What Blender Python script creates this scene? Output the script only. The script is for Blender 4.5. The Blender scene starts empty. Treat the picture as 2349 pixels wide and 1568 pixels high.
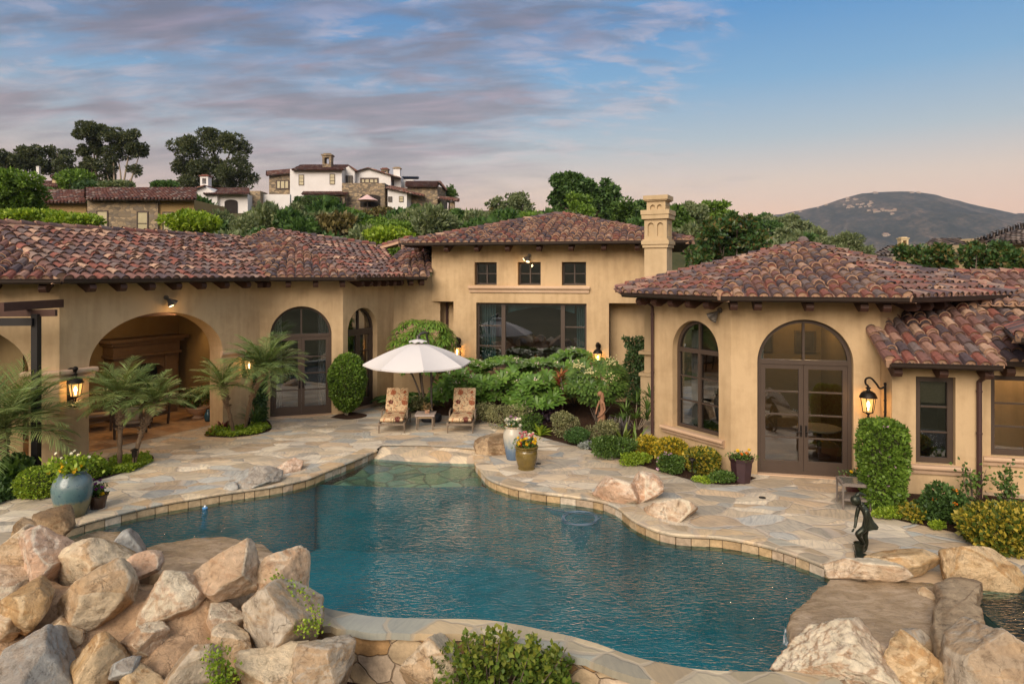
import bpy, bmesh, math, random
import numpy as np
from mathutils import Vector, Matrix, noise
from mathutils.geometry import tessellate_polygon
random.seed(7)
RNG = np.random.default_rng(7)
S = bpy.context.scene
COL = S.collection
R = math.radians

# ------------------------------------------------------------------ camera, sky, sun, exposure
CX, HY, F, H = 1174.0, 625.0, 1500.0, 4.7
cam_d = bpy.data.cameras.new('camera')
cam = bpy.data.objects.new('camera', cam_d); COL.objects.link(cam)
cam.location = (0, 0, H); cam.rotation_euler = (R(90), 0, 0)
cam_d.sensor_width = 36.0; cam_d.lens = 36.0*F/2348.0
cam_d.shift_y = -(784.0-HY)/2348.0
cam_d.clip_start = 0.1; cam_d.clip_end = 20000
S.camera = cam
S.render.resolution_x, S.render.resolution_y = 1024, 683
S.render.engine = 'CYCLES'
S.cycles.use_denoising = True
S.cycles.max_bounces = 8; S.cycles.diffuse_bounces = 3; S.cycles.glossy_bounces = 3
S.cycles.transparent_max_bounces = 16; S.cycles.transmission_bounces = 4
S.cycles.sample_clamp_indirect = 4.0
S.cycles.caustics_reflective = False; S.cycles.caustics_refractive = False
S.view_settings.view_transform = 'Standard'
S.view_settings.look = 'None'
S.view_settings.exposure = 0.72
S.view_settings.gamma = 1.0

class NT:
    """small node-tree writer"""
    def __init__(self, tree):
        self.t = tree; self.n = tree.nodes; self.l = tree.links
        self.n.clear()
    def node(self, typ, **kw):
        nd = self.n.new(typ)
        for k, v in kw.items():
            if k.startswith('i_'):
                nd.inputs[k[2:].replace('_', ' ')].default_value = v
            else: setattr(nd, k, v)
        return nd
    def link(self, a, b): self.l.new(a, b)
    def math(self, op, a, b=None, c=None, clamp=False):
        nd = self.n.new('ShaderNodeMath'); nd.operation = op; nd.use_clamp = clamp
        for i, v in enumerate((a, b, c)):
            if v is None: continue
            if hasattr(v, 'is_linked'): self.link(v, nd.inputs[i])
            else: nd.inputs[i].default_value = v
        return nd.outputs[0]
    def mix(self, fac, a, b, blend='MIX'):
        nd = self.n.new('ShaderNodeMix'); nd.data_type = 'RGBA'; nd.blend_type = blend
        for key, v in ((0, fac), (6, a), (7, b)):
            if hasattr(v, 'is_linked'): self.link(v, nd.inputs[key])
            else: nd.inputs[key].default_value = v if key == 0 else ((*v, 1) if len(v) == 3 else v)
        return nd.outputs[2]
    def ramp(self, fac, stops, interp='LINEAR'):
        nd = self.n.new('ShaderNodeValToRGB'); cr = nd.color_ramp; cr.interpolation = interp
        while len(cr.elements) > 1: cr.elements.remove(cr.elements[-1])
        for i, (p, c) in enumerate(stops):
            e = cr.elements[0] if i == 0 else cr.elements.new(p)
            e.position = p; e.color = (*c, 1) if len(c) == 3 else c
        self.link(fac, nd.inputs[0]); return nd.outputs[0]
    def noise(self, vec, scale, detail=4, rough=.55, dist=0.0, out=0):
        nd = self.n.new('ShaderNodeTexNoise'); nd.inputs['Scale'].default_value = scale
        nd.inputs['Detail'].default_value = detail; nd.inputs['Roughness'].default_value = rough
        nd.inputs['Distortion'].default_value = dist
        if vec is not None: self.link(vec, nd.inputs['Vector'])
        return nd.outputs[out]
    def mapping(self, vec, scale=(1,1,1), rot=(0,0,0), loc=(0,0,0)):
        nd = self.n.new('ShaderNodeMapping'); nd.inputs['Scale'].default_value = scale
        nd.inputs['Rotation'].default_value = rot; nd.inputs['Location'].default_value = loc
        self.link(vec, nd.inputs['Vector']); return nd.outputs[0]
    def bump(self, h, strength=.3, dist=.02, normal=None):
        nd = self.n.new('ShaderNodeBump'); nd.inputs['Strength'].default_value = strength
        nd.inputs['Distance'].default_value = dist; self.link(h, nd.inputs['Height'])
        if normal is not None: self.link(normal, nd.inputs['Normal'])
        return nd.outputs[0]
    def coord(self, out='Object'):
        return self.n.new('ShaderNodeTexCoord').outputs[out]
    def pos(self): return self.n.new('ShaderNodeNewGeometry').outputs['Position']
    def attr(self, name):
        nd = self.n.new('ShaderNodeAttribute'); nd.attribute_name = name; return nd.outputs['Fac']

def make_world():
    w = bpy.data.worlds.new('World'); S.world = w; w.use_nodes = True
    N = NT(w.node_tree)
    out = N.node('ShaderNodeOutputWorld')
    d = N.coord('Generated')
    sep = N.node('ShaderNodeSeparateXYZ'); N.link(d, sep.inputs[0])
    x, y, z = sep.outputs
    zc = N.math('MAXIMUM', z, 0.0)
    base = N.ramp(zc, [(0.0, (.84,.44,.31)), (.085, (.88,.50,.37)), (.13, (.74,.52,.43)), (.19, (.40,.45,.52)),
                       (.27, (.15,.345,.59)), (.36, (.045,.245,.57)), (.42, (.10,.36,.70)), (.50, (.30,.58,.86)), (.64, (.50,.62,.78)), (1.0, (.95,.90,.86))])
    # cloud sheet: direction projected on a high flat layer
    zz = N.math('ADD', zc, .20)
    cx = N.math('DIVIDE', x, zz); cy = N.math('DIVIDE', y, zz)
    cv = N.node('ShaderNodeCombineXYZ'); N.link(cx, cv.inputs[0]); N.link(cy, cv.inputs[1])
    p1 = N.mapping(cv.outputs[0], scale=(1.0, 1.0, 1), rot=(0, 0, R(20)), loc=(.4, .2, 0))
    p2 = N.mapping(cv.outputs[0], scale=(1.0, 2.3, 1), rot=(0, 0, R(30)), loc=(3.1, .6, 0))
    p3 = N.mapping(cv.outputs[0], scale=(1.3, 4.2, 1), rot=(0, 0, R(22)), loc=(1.0, 2.0, 0))
    n1 = N.noise(p1, .9, 3, .5, .3)
    n2 = N.noise(p2, 1.7, 7, .54, .5)
    n3 = N.noise(p3, 3.2, 8, .60, .6)
    dens = N.math('ADD', N.math('MULTIPLY', n1, .50), N.math('ADD', N.math('MULTIPLY', n2, .38), N.math('MULTIPLY', n3, .17)))
    # the sheet lies over the west (left) and thins out eastwards and towards the horizon
    bias = N.math('MULTIPLY', N.math('SUBTRACT', N.math('SUBTRACT', x, .05), N.math('MULTIPLY', z, .40)), -.36)
    bias = N.math('MINIMUM', bias, .10)
    dens = N.math('ADD', dens, bias)
    m = N.ramp(dens, [(.515, (0,0,0)), (.575, (.40,.40,.40)), (.63, (.86,.86,.86)), (.72, (.97,.97,.97))])
    fade = N.ramp(zc, [(.06, (.0,.0,.0)), (.12, (.5,.5,.5)), (.18, (1,1,1))])
    m = N.math('MULTIPLY', m, fade)
    ccol = N.ramp(zc, [(.05, (.42,.27,.26)), (.13, (.29,.205,.245)), (.22, (.245,.175,.215)), (.36, (.150,.125,.185)), (1, (.12,.14,.22))])
    # shading inside the sheet, ragged thin edges catch pink light
    inner = N.noise(p3, 2.2, 7, .56, .5)
    ccol = N.mix(1.0, ccol, N.ramp(inner, [(.32, (.72,.74,.80)), (.5, (1.05,1.03,1.03)), (.68, (1.75,1.60,1.52))]), 'MULTIPLY')
    n4 = N.noise(N.mapping(cv.outputs[0], scale=(1.2, 2.4, 1), rot=(0, 0, R(-32))), 4.6, 10, .66, .4)
    edge = N.math('MULTIPLY', N.ramp(dens, [(.46, (0,0,0)), (.525, (1,1,1)), (.61, (.15,.15,.15)), (.7, (0,0,0))]), N.ramp(n4, [(.47, (0,0,0)), (.60, (1,1,1))]))
    col = N.mix(m, base, ccol)
    col = N.mix(N.math('MULTIPLY', N.math('MULTIPLY', edge, fade), .45), col, (.70, .50, .50))
    # the west, behind the camera, where the sun has just gone: a broad warm glow
    glow = N.math('MULTIPLY', N.math('MAXIMUM', N.math('MULTIPLY', y, -1.0), 0.0), N.ramp(zc, [(0, (1,1,1)), (.55, (0,0,0))]))
    col = N.mix(N.math('MULTIPLY', glow, .8), col, (2.9, 2.2, 1.65))
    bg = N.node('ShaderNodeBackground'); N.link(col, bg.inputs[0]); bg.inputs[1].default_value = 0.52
    sky = N.node('ShaderNodeTexSky', sky_type='NISHITA'); sky.sun_disc = False
    sky.sun_elevation = R(9); sky.sun_rotation = R(205); sky.air_density = 1.2; sky.dust_density = 1.5
    bg2 = N.node('ShaderNodeBackground'); N.link(sky.outputs[0], bg2.inputs[0]); bg2.inputs[1].default_value = 0.022
    add = N.node('ShaderNodeAddShader'); N.link(bg.outputs[0], add.inputs[0]); N.link(bg2.outputs[0], add.inputs[1])
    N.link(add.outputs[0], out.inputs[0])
make_world()
S.world.cycles.sampling_method = 'MANUAL'; S.world.cycles.sample_map_resolution = 512

sun_d = bpy.data.lights.new('sun', 'SUN'); sun_d.energy = 2.75; sun_d.angle = R(42); sun_d.color = (1.0, .87, .72)
sun = bpy.data.objects.new('sun', sun_d); COL.objects.link(sun)
# afterglow comes from behind the camera, a little from the left, low
sd = Vector((.34, .76, -.55)); sun.rotation_euler = sd.to_track_quat('-Z', 'Y').to_euler()

# ------------------------------------------------------------------ reading the place off the photograph's survey
def G(px, py, z=0.0):
    Y = F*(H-z)/(py-HY); return Vector(((px-CX)*Y/F, Y, z))
def A(px, py, Y):
    return Vector(((px-CX)*Y/F, Y, H-(py-HY)*Y/F))

# ------------------------------------------------------------------ materials
MATS = {}
def mat(name, fn):
    if name in MATS: return MATS[name]
    m = bpy.data.materials.new(name); m.use_nodes = True
    N = NT(m.node_tree); out = N.node('ShaderNodeOutputMaterial')
    sh = fn(N)
    N.link(sh, out.inputs[0]); MATS[name] = m; return m
def pbsdf(N, col, rough=.7, metal=0.0, normal=None, spec=.4, **kw):
    b = N.node('ShaderNodeBsdfPrincipled')
    if hasattr(col, 'is_linked'): N.link(col, b.inputs['Base Color'])
    else: b.inputs['Base Color'].default_value = (*col, 1)
    if hasattr(rough, 'is_linked'): N.link(rough, b.inputs['Roughness'])
    else: b.inputs['Roughness'].default_value = rough
    b.inputs['Metallic'].default_value = metal
    b.inputs['Specular IOR Level'].default_value = spec
    if normal is not None: N.link(normal, b.inputs['Normal'])
    for k, v in kw.items(): b.inputs[k].default_value = v
    return b.outputs[0]
def plain(name, col, rough=.6, metal=0.0, var=.25, scale=6, bump=.0, spec=.4):
    def fn(N):
        c = N.coord(); n = N.noise(c, scale, 5)
        k = N.mix(n, tuple(v*(1-var) for v in col), tuple(min(1, v*(1+var)) for v in col))
        nb = N.bump(N.noise(c, scale*6, 4), bump, .01) if bump else None
        return pbsdf(N, k, rough, metal, nb, spec)
    return mat(name, fn)
def emit(name, col, strength):
    def fn(N):
        e = N.node('ShaderNodeEmission'); e.inputs[0].default_value = (*col, 1); e.inputs[1].default_value = strength
        return e.outputs[0]
    return mat(name, fn)

def m_stucco(name, a, b, streak=.25):
    def fn(N):
        p = N.pos()
        n1 = N.noise(p, .55, 5, .6, .5); n2 = N.noise(p, 5.0, 6, .6)
        st = N.noise(N.mapping(p, scale=(3.0, 3.0, .35)), 1.6, 5, .6)
        f = N.math('ADD', N.math('MULTIPLY', n1, .62), N.math('ADD', N.math('MULTIPLY', n2, .22), N.math('MULTIPLY', st, streak)))
        k = N.ramp(f, [(.36, a), (.70, b)])
        h = N.math('ADD', N.noise(p, 26, 5, .65), N.math('MULTIPLY', N.noise(p, 3.2, 3), 1.2))
        return pbsdf(N, k, .92, 0, N.bump(h, .35, .012), .15)
    return mat(name, fn)
STUCCO = m_stucco('stucco_tan', (.33,.220,.115), (.545,.388,.225), .42)
STUCCO_PALE = m_stucco('stucco_chimney', (.40,.29,.165), (.56,.42,.255), .35)
CAST = m_stucco('cast_stone', (.50,.33,.21), (.64,.46,.32), .15)
WOOD = plain('rafter_wood', (.062,.026,.016), .65, var=.35, scale=9, bump=.2)
FRAME = plain('window_frame_bronze', (.062,.041,.029), .5, var=.15, scale=4)
BRONZE = plain('gutter_bronze', (.040,.027,.021), .42, .3, .2, 5)
IRON = plain('lantern_iron', (.020,.015,.012), .45, .6, .4, 30, .3)
BLACKSTEEL = plain('pergola_steel', (.022,.019,.018), .5, .3, .2, 6)

def fn_tile(N):
    r = N.attr('rnd'); p = N.pos()
    k = N.ramp(r, [(0, (.070,.054,.062)), (.13, (.135,.080,.070)), (.27, (.175,.070,.056)), (.40, (.130,.104,.102)),
                   (.52, (.155,.084,.074)), (.64, (.245,.150,.118)), (.75, (.100,.070,.070)), (.88, (.33,.225,.165)), (.94, (.19,.140,.120))], 'CONSTANT')
    n = N.noise(p, 7, 5, .65)
    k = N.mix(1.0, k, N.ramp(n, [(.25, (.78,.73,.70)), (.75, (1.66,1.54,1.46))]), 'MULTIPLY')
    g = N.noise(p, 30, 4, .7)
    k = N.mix(N.ramp(g, [(.60, (0,0,0)), (.80, (.45,.45,.45))]), k, (.27, .21, .16))
    return pbsdf(N, k, .82, 0, N.bump(g, .25, .01), .25)
TILE = mat('clay_roof_tile', fn_tile)
MORTAR = plain('roof_mortar', (.42,.255,.165), .92, var=.22, scale=12, bump=.3)
DECK_WOOD = plain('roof_underlay', (.050,.035,.028), .85, var=.25, scale=6)

def fn_glass(N):
    lw = N.node('ShaderNodeFresnel'); lw.inputs[0].default_value = 1.75
    t = N.node('ShaderNodeBsdfTransparent'); t.inputs[0].default_value = (.60, .63, .63, 1)
    g = N.node('ShaderNodeBsdfGlossy'); g.inputs['Roughness'].default_value = .008; g.inputs[0].default_value = (.95, .97, 1, 1)
    p = N.pos(); N.link(N.bump(N.noise(p, .9, 2), .03, .05), g.inputs['Normal'])
    mx = N.node('ShaderNodeMixShader'); N.link(N.math('MULTIPLY', lw.outputs[0], 2.4, clamp=True), mx.inputs[0]); N.link(t.outputs[0], mx.inputs[1]); N.link(g.outputs[0], mx.inputs[2])
    return mx.outputs[0]
GLASS = mat('window_glass', fn_glass)

# ------------------------------------------------------------------ mesh helpers
def tag(o, label=None, cat=None, group=None, kind=None):
    if label: o['label'] = label
    if cat: o['category'] = cat
    if group: o['group'] = group
    if kind: o['kind'] = kind
    return o
def empty(name, loc, label=None, cat=None, group=None, rz=0.0):
    o = bpy.data.objects.new(name, None); COL.objects.link(o); o.location = loc; o.rotation_euler.z = rz
    o.empty_display_size = .2
    return tag(o, label, cat, group)
def link_mesh(name, me, m, parent=None, world=True):
    o = bpy.data.objects.new(name, me); COL.objects.link(o)
    for x in (m if isinstance(m, (list, tuple)) else [m]): me.materials.append(x)
    if parent is not None:
        o.parent = parent; o.matrix_parent_inverse = wm(parent).inverted()
    return o
def wm(o):
    M = Matrix.Translation(o.location) @ o.rotation_euler.to_matrix().to_4x4()
    return M if o.parent is None else wm(o.parent) @ o.matrix_parent_inverse @ M
def copy_thing(root, loc=None, rz=None, scale=None, label=None, group=None, rot=None):
    """a copy of a thing with copies of its parts and sub-parts (mesh data shared)"""
    c = root.copy(); COL.objects.link(c)
    if loc is not None: c.location = loc
    if rz is not None: c.rotation_euler = (0, 0, rz)
    if rot is not None: c.rotation_euler = rot
    if scale is not None: c.scale = scale if hasattr(scale, '__len__') else (scale,)*3
    if label: c['label'] = label
    if group: c['group'] = group
    def kids(a, b):
        for ch in list(a.children):
            k = ch.copy(); COL.objects.link(k); k.parent = b; k.matrix_parent_inverse = ch.matrix_parent_inverse.copy(); kids(ch, k)
    kids(root, c)
    return c

class MB:
    """collects vertices and faces (world coordinates) of one mesh"""
    def __init__(s): s.v = []; s.f = []; s.r = []; s.mi = []; s.cur = 0.0; s.cm = 0
    def face(s, idx): s.f.append(tuple(idx)); s.r.append(s.cur); s.mi.append(s.cm)
    def add(s, pts): i = len(s.v); s.v.extend([tuple(p) for p in pts]); return i
    def poly(s, pts):
        i = s.add(pts); s.face(range(i, i+len(pts)))
    def quad(s, a, b, c, d): s.poly((a, b, c, d))
    def hexa(s, p):
        """8 points: bottom ring 0-3, top ring 4-7"""
        i = s.add(p)
        for q in ((0,3,2,1), (4,5,6,7), (0,1,5,4), (1,2,6,5), (2,3,7,6), (3,0,4,7)): s.face([i+k for k in q])
    def box(s, c, size, rz=0.0):
        hx, hy, hz = size[0]/2, size[1]/2, size[2]/2; ca, sa = math.cos(rz), math.sin(rz)
        def q(x, y, z): return (c[0]+x*ca-y*sa, c[1]+x*sa+y*ca, c[2]+z)
        s.hexa([q(-hx,-hy,-hz), q(hx,-hy,-hz), q(hx,hy,-hz), q(-hx,hy,-hz), q(-hx,-hy,hz), q(hx,-hy,hz), q(hx,hy,hz), q(-hx,hy,hz)])
    def bar(s, a, b, w, h, up=(0,0,1)):
        a, b = Vector(a), Vector(b); d = (b-a).normalized(); u = Vector(up)
        sx = d.cross(u)
        if sx.length < 1e-5: sx = d.cross(Vector((1,0,0)))
        sx.normalize(); n = sx.cross(d).normalized(); sx *= w/2; n *= h/2
        s.hexa([a-sx-n, a+sx-n, b+sx-n, b-sx-n, a-sx+n, a+sx+n, b+sx+n, b-sx+n])
    def tube(s, pts, radii, seg=8, caps=True):
        pts = [Vector(p) for p in pts]
        if not hasattr(radii, '__len__'): radii = [radii]*len(pts)
        rings = []; prev = None
        for k, p in enumerate(pts):
            d = (pts[min(k+1, len(pts)-1)]-pts[max(k-1, 0)])
            if d.length < 1e-9: d = Vector((0,0,1))
            d.normalize()
            u = prev if prev is not None else (Vector((1,0,0)) if abs(d.x) < .9 else Vector((0,1,0)))
            u = (u-d*u.dot(d)).normalized(); prev = u; w = d.cross(u)
            i = s.add([p+(u*math.cos(2*math.pi*j/seg)+w*math.sin(2*math.pi*j/seg))*radii[k] for j in range(seg)])
            rings.append(i)
        for a, b in zip(rings, rings[1:]):
            for j in range(seg): s.face((a+j, a+(j+1)%seg, b+(j+1)%seg, b+j))
        if caps:
            s.face([rings[0]+j for j in range(seg)][::-1]); s.face([rings[-1]+j for j in range(seg)])
    def lathe(s, c, prof, seg=24, sx=1.0, sy=1.0, facet=None, rz=0):
        rings = []
        for r, z in prof:
            i = s.add([(c[0]+r*sx*math.cos(rz+2*math.pi*j/seg), c[1]+r*sy*math.sin(rz+2*math.pi*j/seg), c[2]+z) for j in range(seg)]); rings.append(i)
        for a, b in zip(rings, rings[1:]):
            for j in range(seg): s.face((a+j, a+(j+1)%seg, b+(j+1)%seg, b+j))
        s.face([rings[0]+j for j in range(seg)][::-1]); s.face([rings[-1]+j for j in range(seg)])
    def ball(s, c, r, seg=10, rings=6, sc=(1,1,1)):
        prof = [(r*math.sin(math.pi*k/rings), -r*math.cos(math.pi*k/rings)*sc[2]) for k in range(rings+1)]
        prof[0] = (r*.02, prof[0][1]); prof[-1] = (r*.02, prof[-1][1])
        s.lathe(c, prof, seg, sc[0], sc[1])
    def build(s, name, m, parent=None, smooth=False, rnd=False, angle=None):
        me = bpy.data.meshes.new(name); me.from_pydata(s.v, [], s.f); me.update()
        if rnd:
            at = me.attributes.new('rnd', 'FLOAT', 'FACE'); at.data.foreach_set('value', np.array(s.r, dtype=np.float32))
        if any(s.mi): me.polygons.foreach_set('material_index', np.array(s.mi, dtype=np.int32))
        if smooth or angle:
            me.polygons.foreach_set('use_smooth', np.ones(len(s.f), dtype=bool))
            if angle:
                try: me.set_sharp_from_angle(angle=R(angle))
                except Exception: pass
        return link_mesh(name, me, m, parent)

def mesh_from_arrays(name, V, Fq, m, parent=None, rnd=None, smooth=False):
    """V (n,3) ; Fq (m,4) quads -- quick numpy mesh"""
    me = bpy.data.meshes.new(name)
    n, k = len(Fq), Fq.shape[1]
    me.vertices.add(len(V)); me.vertices.foreach_set('co', np.ascontiguousarray(V, dtype=np.float32).ravel())
    me.loops.add(n*k); me.loops.foreach_set('vertex_index', np.ascontiguousarray(Fq, dtype=np.int32).ravel())
    me.polygons.add(n)
    me.polygons.foreach_set('loop_start', np.arange(0, n*k, k, dtype=np.int32))
    try: me.polygons.foreach_set('loop_total', np.full(n, k, dtype=np.int32))
    except Exception: pass
    if smooth: me.polygons.foreach_set('use_smooth', np.ones(n, dtype=bool))
    me.update(calc_edges=True)
    if rnd is not None:
        at = me.attributes.new('rnd', 'FLOAT', 'FACE'); at.data.foreach_set('value', np.ascontiguousarray(rnd, dtype=np.float32))
    me.validate()
    return link_mesh(name, me, m, parent)

# ------------------------------------------------------------------ walls with openings
class Face:
    """a wall plane: s along it, z up, dep = distance behind the front face (inwards)"""
    def __init__(s, p0, p1):
        s.p0 = Vector((p0[0], p0[1], 0)); e = Vector((p1[0], p1[1], 0))-s.p0
        s.len = e.length; s.d = e.normalized(); s.n = Vector((-s.d.y, s.d.x, 0))   # inwards when p0 is left, p1 right seen from outside
    def pt(s, a, z, dep=0.0):
        q = s.p0+s.d*a+s.n*dep; return Vector((q.x, q.y, z))
    def bar(s, mb, a0, a1, z0, z1, d0, d1):
        mb.hexa([s.pt(a0,z0,d0), s.pt(a1,z0,d0), s.pt(a1,z0,d1), s.pt(a0,z0,d1), s.pt(a0,z1,d0), s.pt(a1,z1,d0), s.pt(a1,z1,d1), s.pt(a0,z1,d1)])
    def extrude(s, mb, outer, holes, d0, d1):
        """outline polygon in (s,z) with holes, as a slab from depth d0 to d1"""
        polys = [outer]+holes
        tri = tessellate_polygon([[Vector((a, z, 0)) for a, z in p] for p in polys])
        flat = [q for p in polys for q in p]
        i0 = mb.add([s.pt(a, z, d0) for a, z in flat]); i1 = mb.add([s.pt(a, z, d1) for a, z in flat])
        for t in tri:
            mb.face([i0+k for k in t]); mb.face([i1+k for k in t][::-1])
        o = 0
        for p in polys:
            n = len(p)
            for k in range(n):
                a, b = o+k, o+(k+1)%n
                mb.face((i0+a, i0+b, i1+b, i1+a))
            o += n
def arch_pts(c, w, z0, zs, zt, n=20):
    """door-shaped outline: straight jambs up to zs then a half ellipse to zt"""
    pts = [(c-w/2, z0), (c+w/2, z0)]
    for k in range(n+1):
        a = math.pi*k/n; pts.append((c+w/2*math.cos(a), zs+(zt-zs)*math.sin(a)))
    return pts
def rect_pts(a0, a1, z0, z1): return [(a0, z0), (a1, z0), (a1, z1), (a0, z1)]
# ------------------------------------------------------------------ clay tile roofs
def tile_plane(mb, poly, w=.265, e=.40, seg=5, mortar=True, lod=False, trim=0.0):
    """barrel tiles over a sloping polygon; poly[0]->poly[1] is the eave"""
    P = [Vector(p) for p in poly]
    nrm = Vector((0,0,0))
    for k in range(1, len(P)-1): nrm += (P[k]-P[0]).cross(P[k+1]-P[0])
    nrm.normalize()
    if nrm.z < 0: nrm = -nrm
    u = Vector((0,0,1)).cross(nrm).normalized()
    v = nrm.cross(u).normalized()
    if v.z < 0: v = -v
    O = min(P, key=lambda p: p.z); q = [((p-O).dot(u), (p-O).dot(v)) for p in P]
    umin, umax = min(a for a, b in q), max(a for a, b in q)
    def span(x):
        ys = []
        for (a, b), (c, d) in zip(q, q[1:]+q[:1]):
            if (a <= x < c) or (c <= x < a): ys.append(b+(d-b)*(x-a)/(c-a))
        return (min(ys), max(ys)) if len(ys) >= 2 else None
    rnd = random.random
    def pt(a, b, h): return O+u*a+v*b+nrm*h
    n = int((umax-umin)/w)+2
    for i in range(n):
        uc = umin+(i+.5)*w+random.uniform(-.012, .012)
        sp = span(uc)
        if sp is not None and sp[1]-sp[0] > .08:
            va, vb = sp; va -= .06 if va < .15 else 0
            k = 0; tint_bias = rnd()
            vv = va+random.uniform(0, .04)
            while vv < vb-.06:
                ve = min(vv+e*1.12, vb+.02); fr = (ve-vv)/(e*1.12)
                r1, r2 = .118*w/.265, .096*w/.265; l1 = random.uniform(.020, .050) if not lod else .02; yaw = random.uniform(-.016, .016); dl = random.uniform(-.014, .014)
                mb.cur = rnd(); mb.cm = 0
                a = []; b = []
                for j in range(seg+1):
                    t = math.pi*j/seg; c, s_ = -math.cos(t), math.sin(t)
                    a.append(pt(uc+dl+r1*c, vv, l1+r1*s_*1.0)); b.append(pt(uc+dl+yaw+r2*c, ve, r2*s_*1.0))
                ia = mb.add(a); ib = mb.add(b)
                for j in range(seg): mb.face((ia+j, ia+j+1, ib+j+1, ib+j))
                if mortar:
                    # thick tile lip and the buff mortar plug under it
                    inn = [pt(uc+dl+(r1-.020)*-math.cos(math.pi*j/seg), vv+.002, l1+(r1-.020)*math.sin(math.pi*j/seg)) for j in range(seg+1)]
                    ii = mb.add(inn)
                    for j in range(seg): mb.face((ia+j+1, ia+j, ii+j, ii+j+1))
                    mb.cm = 1
                    pl = [pt(uc+dl+(r1-.018)*-math.cos(math.pi*j/seg), vv+.030, l1+(r1-.018)*math.sin(math.pi*j/seg)) for j in range(seg+1)]
                    pl += [pt(uc+dl+r1-.018, vv+.02, -.03), pt(uc+dl-r1+.018, vv+.02, -.03)]
                    mb.poly(pl); mb.cm = 0
                    if rnd() < .22 and vv > va+.2:   # boosted: a second loose tile laid over
                        mb.cur = rnd(); q1 = []; q2 = []; q3 = []
                        bl = random.uniform(.16, .26)
                        for j in range(seg+1):
                            t = math.pi*j/seg; c, s_ = -math.cos(t), math.sin(t); rr = r1*1.10
                            q1.append(pt(uc+dl+rr*c, vv+.07, l1+.028+rr*s_)); q2.append(pt(uc+dl+rr*.93*c, min(vv+.07+bl, vb), l1*.4+.02+rr*.93*s_)); q3.append(pt(uc+dl+(rr-.028)*c, vv+.072, l1+.028+(rr-.028)*s_))
                        a1 = mb.add(q1); a2 = mb.add(q2); a3 = mb.add(q3)
                        for j in range(seg): mb.face((a1+j, a1+j+1, a2+j+1, a2+j))
                        mb.cm = 1
                        for j in range(seg): mb.face((a1+j+1, a1+j, a3+j, a3+j+1))
                        mb.cm = 0
                vv += e
        # pan between this cap and the next
        ub = umin+(i+1)*w; sp = span(ub)
        if sp is not None and sp[1]-sp[0] > .08:
            va, vb = sp; va -= .09 if va < .15 else 0
            vv = va
            while vv < vb-.02:
                ve = min(vv+e, vb)
                mb.cur = rnd(); mb.cm = 0
                h = w*.5-.03
                row = lambda b, l: [pt(ub-h, b, l+.045), pt(ub-h*.45, b, l+.004), pt(ub+h*.45, b, l+.004), pt(ub+h, b, l+.045)]
                ia = mb.add(row(vv, .022)); ib = mb.add(row(ve, 0.0))
                for j in range(3): mb.face((ia+j, ia+j+1, ib+j+1, ib+j))
                mb.cm = 1 if mortar and vv < va+.01 else 0
                ic = mb.add(row(vv, .0)); 
                for j in range(3): mb.face((ia+j+1, ia+j, ic+j, ic+j+1))
                mb.cm = 0
                vv = ve
    # solid underlay
    mb.cm = 2; mb.cur = 0
    top = [p-nrm*.012 for p in P]; bot = [p-nrm*.10 for p in P]
    a = mb.add(top); b = mb.add(bot); m = len(P)
    mb.face([a+k for k in range(m)]); mb.face([b+k for k in range(m)][::-1])
    for k in range(m): mb.face((a+k, b+k, b+(k+1)%m, a+(k+1)%m))
    mb.cm = 0

def hip_caps(mb, p, q, r=.13, e=.36, bed=.20, up=Vector((0,0,1))):
    """cap tiles from the low end p to the high end q over a mortar bed"""
    p, q = Vector(p), Vector(q); d = (q-p); L = d.length; d.normalize()
    sx = d.cross(up).normalized(); n = sx.cross(d).normalized(); seg = 6
    mb.cm = 1; mb.cur = 0
    mb.hexa([p-sx*bed-n*.10, p+sx*bed-n*.10, q+sx*bed-n*.10, q-sx*bed-n*.10, p-sx*.08+n*.075, p+sx*.08+n*.075, q+sx*.08+n*.075, q-sx*.08+n*.075])
    t = 0.0
    while t < L-.05:
        te = min(t+e*1.15, L+.05); mb.cur = random.random(); mb.cm = 0
        o = random.uniform(-.012, .012); l1 = random.uniform(.05, .085)
        a = [p+d*t+sx*(o+r*-math.cos(math.pi*j/seg))+n*(l1+r*.95*math.sin(math.pi*j/seg)) for j in range(seg+1)]
        b = [p+d*te+sx*(o+r*.85*-math.cos(math.pi*j/seg))+n*(.03+r*.85*.95*math.sin(math.pi*j/seg)) for j in range(seg+1)]
        ia = mb.add(a); ib = mb.add(b)
        for j in range(seg): mb.face((ia+j, ia+j+1, ib+j+1, ib+j))
        mb.cm = 1
        pl = [p+d*(t+.025)+sx*(o+(r-.018)*-math.cos(math.pi*j/seg))+n*(l1-.01+(r-.018)*math.sin(math.pi*j/seg)) for j in range(seg+1)]
        mb.poly(pl)
        t += e
    mb.cm = 0
ROOFM = [TILE, MORTAR, DECK_WOOD]

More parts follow.
